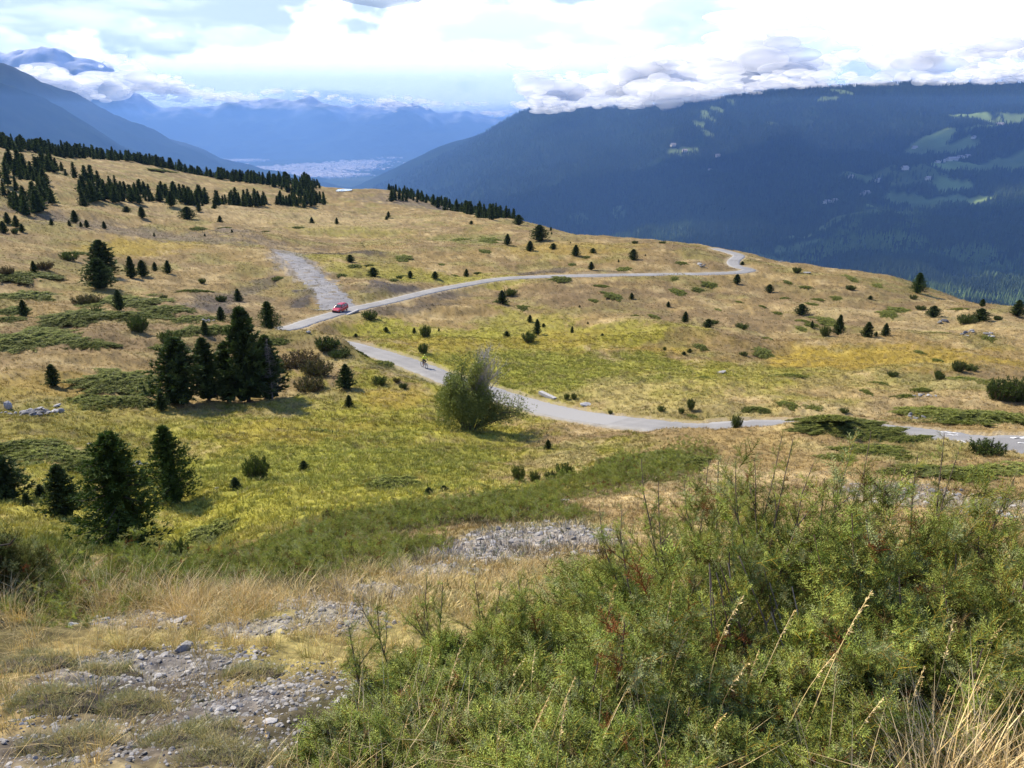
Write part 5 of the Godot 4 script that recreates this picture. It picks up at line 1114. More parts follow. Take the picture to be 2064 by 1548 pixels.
# a long ridge: crest points [x, y, z], falling to the valley on both sides, with spurs
func ridge(called: String, label: String, crest: Array, foot: float, reach: float, colour: Color, rock: Color, spur: float) -> void:
	var curve := Curve3D.new()
	for i in crest.size():
		var p := Vector3(crest[i][0], crest[i][1], crest[i][2])
		var a := Vector3(crest[maxi(i - 1, 0)][0], crest[maxi(i - 1, 0)][1], crest[maxi(i - 1, 0)][2])
		var b := Vector3(crest[mini(i + 1, crest.size() - 1)][0], crest[mini(i + 1, crest.size() - 1)][1], crest[mini(i + 1, crest.size() - 1)][2])
		curve.add_point(p, (a - b) * 0.16, (b - a) * 0.16)
	var total := curve.get_baked_length()
	var rows := 220
	var cols := 90
	var v := PackedVector3Array()
	var c := PackedColorArray()
	for i in rows:
		var t := total * i / (rows - 1)
		var p := curve.sample_baked(t)
		var q := curve.sample_baked(minf(t + total * 0.08, total)) - curve.sample_baked(maxf(t - total * 0.08, 0))
		var side := Vector3(-q.z, 0, q.x).normalized()
		if side.z < 0: side = -side
		for j in cols:
			var w := 2.0 * j / (cols - 1) - 1.0
			var fall := 1.0 - pow(absf(w), 0.85)
			var at := Vector3(p.x, 0, p.z) + side * w * reach
			var y := lerpf(foot, p.y, fall)
			var rel := absf(y - foot) / maxf(p.y - foot, 1.0)
			y += n_ridge.get_noise_2d(at.x * 0.7, at.z * 0.7) * spur * (0.3 + 0.7 * rel * 1.0) * smoothstep(0.0, 0.12, fall) + n_ridge.get_noise_2d(at.x * 2.6, at.z * 2.6) * spur * 0.25 * smoothstep(0.0, 0.12, fall)
			v.append(Vector3(at.x, y, at.z))
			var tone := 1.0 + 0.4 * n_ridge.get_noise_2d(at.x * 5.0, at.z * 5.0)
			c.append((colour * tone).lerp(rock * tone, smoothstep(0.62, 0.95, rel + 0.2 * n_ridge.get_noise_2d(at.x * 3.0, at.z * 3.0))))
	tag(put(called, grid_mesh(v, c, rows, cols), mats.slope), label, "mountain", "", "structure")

func build_valley() -> void:
	var v := PackedVector3Array()
	var c := PackedColorArray()
	var rows := 120
	var cols := 160
	for i in rows:
		var d := 600.0 * pow(60.0, float(i) / (rows - 1))
		for j in cols:
			var a := TAU * j / (cols - 1)
			var p := Vector3(sin(a) * d, EYE - 770.0, -cos(a) * d)
			v.append(p)
			var n := n_ridge.get_noise_2d(p.x * 2.0, p.z * 2.0)
			c.append(Color(0.03, 0.045, 0.022).lerp(Color(0.08, 0.09, 0.045), clampf(n + 0.4, 0, 1)))
	tag(put("valley_floor", grid_mesh(v, c, rows, cols), mats.slope), "broad valley floor far below the pasture", "valley", "", "structure")
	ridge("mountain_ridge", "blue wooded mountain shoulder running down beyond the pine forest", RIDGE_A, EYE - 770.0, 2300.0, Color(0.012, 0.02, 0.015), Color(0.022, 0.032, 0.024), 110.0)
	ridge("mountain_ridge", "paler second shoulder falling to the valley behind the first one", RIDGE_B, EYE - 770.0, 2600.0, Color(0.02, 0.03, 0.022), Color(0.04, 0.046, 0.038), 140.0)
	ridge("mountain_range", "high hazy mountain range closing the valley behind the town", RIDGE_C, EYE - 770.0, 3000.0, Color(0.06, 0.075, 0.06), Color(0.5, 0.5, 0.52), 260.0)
	# the town on the valley floor: thousands of roofs
	var r := rng_of(9)
	var where := []
	var tint := []
	var s := Shape.new()
	s.box(Vector3(0, 0.35, 0), Vector3(1, 0.7, 0.8))
	s.quad(Vector3(-0.55, 0.7, -0.45), Vector3(-0.55, 1.05, 0), Vector3(0.55, 1.05, 0), Vector3(0.55, 0.7, -0.45), Color(0.8, 0.74, 0.72))
	s.quad(Vector3(-0.55, 0.7, 0.45), Vector3(-0.55, 1.05, 0), Vector3(0.55, 1.05, 0), Vector3(0.55, 0.7, 0.45), Color(0.8, 0.74, 0.72))
	for i in 7000:
		var e: Array = TOWN[r.randi() % TOWN.size()]
		var x: float = e[0] + r.randfn() * e[2]
		var z: float = e[1] + r.randfn() * e[3]
		var h := r.randf_range(16.0, 40.0)
		where.append(Transform3D(Basis.from_euler(Vector3(0, r.randf() * TAU, 0)).scaled(Vector3(h * r.randf_range(1.0, 2.4), h * 0.8, h)), Vector3(x, EYE - 770.5, z)))
		var w := r.randf_range(0.65, 0.95)
		tint.append(Color(w, w * 0.96, w * 0.9))
	tag(scatter("far_town", s.mesh(), mats.tint, where, tint), "town of pale houses spread over the far valley floor", "town")

func build_clouds() -> void:
	var ball := SphereMesh.new()
	ball.radius = 1.0
	ball.height = 2.0
	ball.radial_segments = 12
	ball.rings = 6
	var r := rng_of(31)
	for e in MISTS:
		var c0: Array = e.puffs[0]
		var o := thing("cloud", e.label, "cloud", Vector3(c0[0], c0[1], c0[2]))
		var core := []
		var edge := []
		var white := []
		var pale := []
		for q in e.puffs:
			var mid := Vector3(q[0], q[1], q[2]) - o.position
			for i in (9 if e.soft > 1.0 else 0):
				var d := any_side(r) * pow(r.randf(), 0.4)
				if d.y < 0.0: d.y *= 0.7
				var rad: float = q[4] * r.randf_range(0.25, 0.6)
				core.append(Transform3D(Basis().scaled(Vector3(rad * r.randf_range(1.0, 1.7), rad * r.randf_range(0.7, 1.0), rad)), mid + d * Vector3(q[3] * 0.8, q[4] * 0.75, q[3] * 0.5)))
				white.append(Color(1, 1, 1))
			for i in 9:
				var d := any_side(r) * r.randf_range(0.1, 1.25)
				var rad: float = q[4] * r.randf_range(0.3, 0.9)
				edge.append(Transform3D(Basis().scaled(Vector3(rad * r.randf_range(1.3, 2.6), rad * r.randf_range(0.5, 0.9), rad)), mid + d * Vector3(q[3], q[4], q[3] * 0.6)))
				pale.append(Color(1, 1, 1))
		if core.size():
			scatter("billow", ball, mats.billow, core, white, o)
		scatter("wisp", ball, mats.cloud, edge, pale, o)
	for e in CLOUDS:
		var where := []
		var tint := []
		for i in int(e.count):
			# along the bank's spine of [x, y, z, radius]
			var t: float = r.randf() * (e.spine.size() - 1.001)
			var a: Array = e.spine[int(t)]
			var b: Array = e.spine[int(t) + 1]
			var f: float = t - int(t)
			var wide := lerpf(a[3], b[3], f)
			var p := Vector3(lerpf(a[0], b[0], f), lerpf(a[1], b[1], f), lerpf(a[2], b[2], f))
			var d := Vector3(r.randfn(), r.randfn(), r.randfn())
			d = d.normalized() * pow(r.randf(), 0.45)
			d *= 1.0 + 0.45 * n_ridge.get_noise_3d(p.x * 1.5 + d.x * 400.0, d.y * 400.0, p.z + d.z * 400.0)
			if d.y < 0: d.y *= e.flat
			var rad: float = wide * r.randf_range(0.12, 0.5) * (1.2 - 0.5 * d.length())
			where.append(Transform3D(Basis().scaled(Vector3(rad * r.randf_range(0.9, 1.5), rad * r.randf_range(0.6, 1.0), rad)), p + d * Vector3(wide * 1.3, wide * e.tall, wide * 0.45)))
			tint.append(Color(0.99, 0.99, 1.0))
		var o := scatter("cloud", ball, mats.cloud, where, tint)
		o.set_meta("kind", "stuff")
		tag(o, e.label, "cloud")

func build_air() -> void:
	# blue air that fills the deep valley
	var fm := FogMaterial.new()
	fm.albedo = Color(0.22, 0.46, 0.98).linear_to_srgb()
	fm.density = 0.000072
	var f := FogVolume.new()
	f.name = "valley_haze"
	f.shape = 3
	f.size = Vector3(36000, 900, 24000)
	f.position = Vector3(0, EYE - 775.0 + 450.0, -12700.0)
	f.material = fm
	add_child(f)
	var fm2: FogMaterial = fm.duplicate()
	fm2.density = 0.00003
	var f2 := FogVolume.new()
	f2.name = "far_haze"
	f2.shape = 3
	f2.size = Vector3(34000, 1900, 12000)
	f2.position = Vector3(0, EYE + 130.0 + 0.5, -17500.0)
	f2.material = fm2
	add_child(f2)
	tag(f2, "pale blue haze veiling the farthest range", "haze", "", "stuff")
	tag(f, "blue haze filling the deep valley beyond the pasture", "haze", "", "stuff")

# ------------------------------------------------------------------ plants
func any_side(r: RandomNumberGenerator) -> Vector3:
	return Vector3(r.randfn(), r.randfn(), r.randfn()).normalized()

# a fan of narrow needles or leaves round one direction
func spray(s: Shape, at: Vector3, dir: Vector3, length: float, wide: float, n: int, open: float, col: Color, r: RandomNumberGenerator) -> void:
	for i in n:
		var d := (dir + any_side(r) * open).normalized()
		var side := d.cross(any_side(r)).normalized() * wide
		var k := r.randf_range(0.8, 1.25)
		var l := length * r.randf_range(0.7, 1.15)
		s.tri(at - side, at + d * l, at + side, Color(col.r * k, col.g * k, col.b * k))

# a conifer one unit tall: crown as foliage along upswept branches
func conifer(seed_: int, wide: float, branches: int, per: int, needles: int, swing: float, fullness: float, a: Color, b: Color, length := 0.055, thick := 0.0105, tip := 0.75, core := 0.36) -> Array:
	var r := rng_of(seed_)
	var s := Shape.new()
	var wood := Shape.new()
	var lean := Vector3(r.randf_range(-0.02, 0.02), 0, r.randf_range(-0.02, 0.02))
	wood.tube([Vector3(0, -0.05, 0), Vector3(0, 0.4, 0) + lean * 0.4, Vector3(0, 0.95, 0) + lean], [0.022, 0.013, 0.003], 6, Color(0.07, 0.055, 0.045))
	var heart := func(i: int, j: int) -> Vector3:
		var t := 0.06 + 0.86 * i / 9.0
		var az := TAU * (j % 11) / 11.0
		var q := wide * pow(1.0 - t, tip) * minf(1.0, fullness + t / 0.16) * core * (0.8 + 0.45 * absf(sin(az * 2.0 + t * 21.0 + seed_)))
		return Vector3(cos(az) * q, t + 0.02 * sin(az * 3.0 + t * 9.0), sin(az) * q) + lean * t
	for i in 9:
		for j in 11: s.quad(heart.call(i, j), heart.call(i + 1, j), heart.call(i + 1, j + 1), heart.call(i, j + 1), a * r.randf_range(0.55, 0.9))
	var lump := []
	for i in 5: lump.append([r.randf() * TAU, r.randf_range(0.1, 0.8), r.randf_range(0.75, 1.3)])
	for i in branches:
		var t := 0.04 + 0.95 * pow((i + r.randf()) / branches, 0.86)
		var az := i * 2.39996 + r.randf() * 0.8
		var reach := wide * pow(1.0 - t, tip) * minf(1.0, fullness + t / 0.16) * r.randf_range(0.62, 1.15)
		for e in lump:
			if absf(angle_difference(az, e[0])) < 0.9 and absf(t - e[1]) < 0.15: reach *= e[2]
		var from := Vector3(0, t, 0) + lean * t
		var out := Vector3(cos(az), 0, sin(az))
		var bc := a.lerp(b, r.randf())
		for k in per:
			var f := lerpf(0.3, 1.0, (k + r.randf()) / per)
			var p := from + out * reach * f + Vector3.UP * (reach * swing * f * f + 0.02 * (1.0 - t))
			p += any_side(r) * reach * 0.10
			var d := (out + Vector3.UP * (0.35 + swing) + any_side(r) * 0.35).normalized()
			spray(s, p, d, length * (0.8 + 0.4 * (1.0 - t)), thick, needles, 0.75, bc * r.randf_range(0.8, 1.2), r)
		if i % 3 == 0:
			wood.tube([from, from + out * reach * 0.9 + Vector3.UP * reach * swing * 0.8], [0.006, 0.002], 3, Color(0.06, 0.05, 0.04))
	spray(s, Vector3(0, 0.96, 0) + lean, Vector3.UP, 0.06, thick, 6, 0.3, b, r)
	return [s.mesh(), wood.mesh()]

# an upright juniper or dwarf pine: several leaders from one foot, radius 1, height 1
func shrub(seed_: int, leaders: int, per: int, needles: int, a: Color, b: Color, spread := 0.85) -> Array:
	var r := rng_of(seed_)
	var s := Shape.new()
	var wood := Shape.new()
	for i in leaders:
		var az := r.randf() * TAU
		var out := Vector3(cos(az), 0, sin(az)) * sqrt(r.randf()) * spread
		var h := r.randf_range(0.6, 1.0) * (1.0 - 0.35 * out.length_squared())
		var foot := out * 0.35
		var top := out + Vector3.UP * h
		var bc := a.lerp(b, r.randf())
		wood.tube([foot, foot.lerp(top, 0.55) + out * 0.08, top], [0.022, 0.014, 0.004], 3, Color(0.11, 0.085, 0.065))
		for k in per:
			var f := lerpf(0.08, 1.0, (k + r.randf()) / per)
			var p := foot.lerp(top, f) + out * 0.12 * sin(f * PI) + any_side(r) * 0.2 * (1.1 - f)
			spray(s, p, (Vector3.UP * 0.8 + out * 0.7 + any_side(r) * 0.5).normalized(), 0.13, 0.014, needles, 0.75, bc * r.randf_range(0.75, 1.25), r)
	return [s.mesh(), wood.mesh()]

# a flat mat of creeping juniper: radius 1, height about 0.16 of what it is scaled to
func mat_of(seed_: int, sprays: int, a: Color, b: Color) -> Array:
	var r := rng_of(seed_)
	var n := FastNoiseLite.new()
	n.seed = seed_; n.frequency = 1.6; n.fractal_octaves = 3
	var s := Shape.new()
	var low := Shape.new()
	var rim := func(az: float) -> float: return 0.78 + 0.34 * n.get_noise_2d(cos(az) * 1.1, sin(az) * 1.1) / 0.6
	var rows := 7
	var segs := 26
	var at := func(i: int, j: int) -> Vector3:
		var az := TAU * j / segs
		var f := float(i) / rows
		var q: float = rim.call(az) * f
		return Vector3(cos(az) * q, (1.0 - pow(f, 2.2)) * 0.55 * (0.7 + 0.9 * n.get_noise_2d(cos(az) * q * 3.0 + 9.0, sin(az) * q * 3.0)) - 0.1 * f, sin(az) * q)
	for i in rows:
		for j in segs:
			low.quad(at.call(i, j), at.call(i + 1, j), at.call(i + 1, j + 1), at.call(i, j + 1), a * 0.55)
	for i in sprays:
		var az := r.randf() * TAU
		var f := sqrt(r.randf())
		var q: float = rim.call(az) * f * 1.02
		var x := cos(az) * q
		var z := sin(az) * q
		var lump := n.get_noise_2d(x * 3.0 + 9.0, z * 3.0)
		var y := (1.0 - pow(f, 2.2)) * 0.55 * (0.7 + 0.9 * lump)
		var k := r.randf_range(0.7, 1.3) * (1.0 + 0.7 * lump)
		spray(s, Vector3(x, y - 0.06, z), (Vector3.UP * 0.9 + Vector3(x, 0, z) * 0.6 + any_side(r) * 0.5).normalized(), 0.11, 0.011, 3, 0.9, a.lerp(b, r.randf()) * k, r)
	return [s.mesh(), low.mesh()]

func grass_tuft(seed_: int, blades: int, radius: float, height: float, wide: float, bend: float) -> ArrayMesh:
	var r := rng_of(seed_)
	var s := Shape.new()
	for i in blades:
		var az := r.randf() * TAU
		var out := Vector3(cos(az), 0, sin(az))
		var p := out * radius * sqrt(r.randf()) + Vector3(0, -0.02, 0)
		var h := height * r.randf_range(0.45, 1.1)
		var side := Vector3(-sin(az + r.randfn() * 0.7), 0, cos(az + r.randfn() * 0.7)) * wide
		var lean := out * h * bend * r.randf_range(0.3, 1.2) + Vector3(0.25, 0, 0.1) * h * bend
		var m := p + Vector3.UP * h * 0.62 + lean * 0.35
		var t := p + Vector3.UP * h + lean
		var k := r.randf_range(0.72, 1.25)
		var low := Color(k * 0.8, k * 0.78, k * 0.75)
		var c := Color(k, k, k)
		s.quad(p - side, m - side * 0.7, m + side * 0.7, p + side, low)
		s.tri(m - side * 0.7, t, m + side * 0.7, c)
	return s.mesh()

func stony(c: Color) -> bool:
	return c.b > c.r * 0.66

func build_grass() -> void:
	var r := rng_of(77)
	var tufts := [grass_tuft(1, 16, 0.17, 0.20, 0.011, 0.75), grass_tuft(2, 14, 0.20, 0.26, 0.012, 0.9), grass_tuft(3, 18, 0.15, 0.15, 0.010, 0.6)]
	var where := [[], [], []]
	var tint := [[], [], []]
	# [from, to, how many, size]
	for band in [[7.0, 14.0, 11000, 0.75], [12.0, 30.0, 37000, 0.85], [28.0, 60.0, 56000, 1.05], [58.0, 130.0, 102000, 1.4], [125.0, 270.0, 100000, 1.7], [260.0, 460.0, 40000, 2.4]]:
		for i in band[2]:
			var far := sqrt(lerpf(band[0] * band[0], band[1] * band[1], r.randf()))
			var x := far * (r.randf_range(-0.95, 0.95) if far < 60.0 else r.randf_range(-0.82, 0.82))
			var c := ground_colour(x, -far)
			if stony(c) and r.randf() < 0.85: continue
			var lush := clampf((c.g / c.r - 0.68) * 3.0, 0.0, 1.0)
			if r.randf() > 0.45 + 0.55 * lush + 0.2 * n_fine.get_noise_2d(x, far): continue
			var b = bed.get(Vector2i(int(floor(x * 2.0)), int(floor(far * -2.0))))
			if b != null and b.x > 0.93: continue
			var k: float = band[3] * r.randf_range(0.6, 1.25) * (0.62 + 0.45 * lush)
			var v := r.randi() % 3
			var g := r.randf_range(1.05, 1.6)
			if r.randf() < 0.2 - 0.13 * lush: c = c.lerp(STRAW, 0.5)
			elif r.randf() < 0.25 * lush: c = c.lerp(Color(0.09, 0.125, 0.03), 0.6)
			where[v].append(Transform3D(Basis.from_euler(Vector3(r.randf_range(-0.15, 0.15), r.randf() * TAU, r.randf_range(-0.15, 0.15))).scaled(Vector3(k, k * r.randf_range(0.7, 1.2), k)), Vector3(x, ground(x, -far), -far)))
			tint[v].append(Color(c.r * g, c.g * g, c.b * g))
	for v in 3:
		tag(scatter("meadow_grass", tufts[v], mats.leaf, where[v], tint[v]), ["low tufted meadow grass growing across the whole hillside", "longer bent meadow grass growing across the whole hillside", "short sparse meadow grass growing across the whole hillside"][v], "grass")

# ---- conifers, from the table of those that stand by themselves and from the woods
var stock := {}
func build_stock() -> void:
	var da := Color(0.03, 0.046, 0.018)
	var db := Color(0.09, 0.122, 0.04)
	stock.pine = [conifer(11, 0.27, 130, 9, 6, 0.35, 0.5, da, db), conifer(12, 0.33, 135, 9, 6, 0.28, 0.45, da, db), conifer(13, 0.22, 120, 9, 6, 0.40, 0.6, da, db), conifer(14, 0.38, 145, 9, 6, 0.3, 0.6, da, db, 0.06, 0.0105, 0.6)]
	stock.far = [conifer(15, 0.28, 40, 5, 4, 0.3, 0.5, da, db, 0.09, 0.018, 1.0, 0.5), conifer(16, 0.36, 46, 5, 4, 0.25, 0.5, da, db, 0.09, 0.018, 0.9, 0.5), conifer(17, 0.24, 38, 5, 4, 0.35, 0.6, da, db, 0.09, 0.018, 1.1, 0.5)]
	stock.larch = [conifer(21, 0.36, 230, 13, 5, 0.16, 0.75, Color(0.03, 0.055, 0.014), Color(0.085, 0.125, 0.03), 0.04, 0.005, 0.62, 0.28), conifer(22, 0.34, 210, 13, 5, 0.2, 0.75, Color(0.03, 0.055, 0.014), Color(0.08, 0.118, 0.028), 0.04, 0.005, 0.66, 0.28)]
	stock.bush = [shrub(31, 60, 18, 6, Color(0.05, 0.075, 0.02), Color(0.125, 0.155, 0.042)), shrub(32, 52, 20, 6, Color(0.055, 0.08, 0.02), Color(0.14, 0.17, 0.046)), shrub(33, 70, 16, 6, Color(0.045, 0.065, 0.018), Color(0.105, 0.135, 0.038))]
	stock.heath = [shrub(34, 70, 16, 5, Color(0.085, 0.07, 0.032), Color(0.13, 0.085, 0.04)), shrub(35, 70, 16, 5, Color(0.06, 0.065, 0.025), Color(0.12, 0.095, 0.035))]
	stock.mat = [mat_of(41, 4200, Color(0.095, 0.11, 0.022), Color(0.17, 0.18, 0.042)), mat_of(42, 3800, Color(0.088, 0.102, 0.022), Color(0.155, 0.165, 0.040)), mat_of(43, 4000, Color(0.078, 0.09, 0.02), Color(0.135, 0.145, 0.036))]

var models := {}
func plant(kind: String, variant: int, called: String, category: String, parts: Array, label: String, group: String, at: Vector3, size: Vector3, turn: float) -> Node3D:
	var key := kind + str(variant) + called
	var o: Node3D
	if not models.has(key):
		o = thing(called, label, category)
		var shapes: Array = stock[kind][variant]
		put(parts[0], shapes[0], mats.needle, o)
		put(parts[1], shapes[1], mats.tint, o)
		models[key] = o
	else:
		o = copy_of(models[key])
	o.position = at
	o.rotation.y = turn
	o.scale = size
	tag(o, label, category, group)
	return o

func build_plants() -> void:
	build_stock()
	var r := rng_of(101)
	for e in PINES:
		# [x, z, height, width over height, kind, variant, label]
		var at := Vector3(e[0], ground(e[0], e[1]) - 0.05, e[1])
		var w: float = e[3]
		if e[4] == "larch":
			plant("larch", e[5], "larch_tree", "tree", ["crown", "trunk"], e[6], "larches on the pasture", at, Vector3(e[2] * w / 0.64, e[2], e[2] * w / 0.64), r.randf() * TAU)
		else:
			var own: float = [0.40, 0.48, 0.33, 0.56][e[5]]
			plant("pine", e[5], "pine_tree", "tree", ["crown", "trunk"], e[6], "single pines on the pasture", at, Vector3(e[2] * w / own, e[2], e[2] * w / own), r.randf() * TAU)
	for e in BUSHES:
		# [x, z, half width, height, kind, variant, label]
		var at := Vector3(e[0], ground(e[0], e[1]) - 0.03, e[1])
		var k: float = e[2]
		if e[4] == "mat":
			var o := plant("mat", e[5], "juniper_mat", "juniper", ["foliage", "undergrowth"], e[6], "flat juniper mats on the pasture", at, Vector3(k * 1.1, e[3], e[7] * 1.1), r.randf_range(-0.15, 0.15))
			# lie on the slope
			var gx := (ground(at.x + k * 0.6, at.z) - ground(at.x - k * 0.6, at.z)) / (1.2 * k)
			var gz: float = (ground(at.x, at.z + e[7] * 0.6) - ground(at.x, at.z - e[7] * 0.6)) / (1.2 * e[7])
			var turned := o.rotation.y
			var up := Vector3(-gx, 1, -gz).normalized()
			var ax := Vector3(1, gx, 0).normalized()
			o.basis = Basis(ax, up, ax.cross(up)) * Basis.from_euler(Vector3(0, turned, 0)) * Basis.from_scale(Vector3(k * 1.1, e[3], e[7] * 1.1))
		elif e[4] == "heath":
			plant("heath", e[5], "heath_shrub", "shrub", ["foliage", "stem"], e[6], "brown heath shrubs", at, Vector3(k, e[3], k * 0.8), r.randf() * TAU)
		else:
			plant("bush", e[5], "juniper_bush", "juniper", ["foliage", "stem"], e[6], "upright juniper bushes on the pasture", at, Vector3(k, e[3], minf(k, e[3] * 1.2)), r.randf() * TAU)

func inside(poly: Array, p: Vector2) -> bool:
	return Geometry2D.is_point_in_polygon(p, PackedVector2Array(poly.map(func(e): return Vector2(e[0], e[1]))))

func build_woods() -> void:
	var r := rng_of(202)
	var all := []
	for w in WOODS:
		var lo := Vector2(1e9, 1e9)
		var hi := -lo
		for e in w.edge:
			lo = lo.min(Vector2(e[0], e[1])); hi = hi.max(Vector2(e[0], e[1]))
		var tries: int = int((hi.x - lo.x) * (hi.y - lo.y) * w.dense)
		for i in tries:
			var p := Vector2(r.randf_range(lo.x, hi.x), r.randf_range(lo.y, hi.y))
			if not inside(w.edge, p): continue
			if n_mid.get_noise_2d(p.x * 0.35, p.y * 0.35) < w.gaps: continue
			var h: float = w.tall * (0.32 + 0.72 * pow(r.randf(), 0.9))
			all.append([h / p.length(), p, h, w.label, w.group])
	all.sort_custom(func(a, b): return a[0] > b[0])
	var where := [[], [], []]
	var tint := [[], [], []]
	var single := 205
	for i in all.size():
		var e: Array = all[i]
		var at := Vector3(e[1].x, ground(e[1].x, e[1].y) - 0.1, e[1].y)
		var v := r.randi() % 3
		var wide := r.randf_range(1.05, 1.6)
		if i < single:
			plant("far", v, "pine_tree", "tree", ["crown", "trunk"], e[3], e[4], at, Vector3(e[2] * wide, e[2], e[2] * wide), r.randf() * TAU)
		else:
			where[v].append(Transform3D(Basis.from_euler(Vector3(0, r.randf() * TAU, 0)).scaled(Vector3(e[2] * wide, e[2], e[2] * wide)), at))
			var k := r.randf_range(0.75, 1.3)
			tint[v].append(Color(k, k, k))
	for v in 3:
		if where[v].size():
			tag(scatter("pine_forest", stock.far[v][0], mats.needle, where[v], tint[v]), ["dense dark pine forest along the far edge of the pasture", "further dark pines filling out the distant forest edge", "slimmer dark pines mixed through the distant forest edge"][v], "forest")
	print("woods ", all.size())

# ------------------------------------------------------------------ close to the viewer
# a juniper twig one unit long, its needles in whorls
func twig(seed_: int, sides: int, wide: float) -> ArrayMesh:
	var r := rng_of(seed_)
	var s := Shape.new()
	var bark := Color(0.9, 0.55, 0.35)
	var arms := [[Vector3.ZERO, Vector3(0.04, 1.0, 0.02)]]
	for i in sides:
		var t := 0.12 + 0.68 * i / sides
		var az := i * 2.4 + r.randf()
		var d := Vector3(cos(az) * 0.72, 0.75, sin(az) * 0.72) * r.randf_range(0.32, 0.52) * (1.1 - 0.4 * t)
		arms.append([Vector3(0.04 * t, t, 0.02 * t), Vector3(0.04 * t, t, 0.02 * t) + d])
	for e in arms:
		var a: Vector3 = e[0]
		var d: Vector3 = e[1] - e[0]
		var l := d.length()
		var u := d / l
		var p := u.cross(Vector3(0.3, 0.1, 0.9)).normalized()
		var q := u.cross(p)
		s.tube([a, a + d * 0.95], [0.011, 0.005], 3, bark)
		var whorls := int(l / 0.052)
		for w in whorls:
			var at := a + d * ((w + 0.6) / whorls)
			for k in 3:
				var az := TAU * k / 3 + w * 1.05 + r.randf() * 0.5
				var o := (p * cos(az) + q * sin(az))
				var n := (o * 0.85 + u * r.randf_range(0.35, 0.8)).normalized()
				var side := n.cross(u).normalized() * wide
				var len := r.randf_range(0.09, 0.14) * (1.0 if w < whorls - 2 else 0.75)
				var f := r.randf_range(0.75, 1.25) * (1.0 + 0.35 * float(w) / whorls)
				var c := Color(f, f, f)
				var mid := at + n * len * 0.5
				s.tri(at - side * 0.6, mid + side, at + n * len, c)
				s.tri(at + side * 0.6, at + n * len, mid - side, c)
	return s.mesh()

var twigs := []
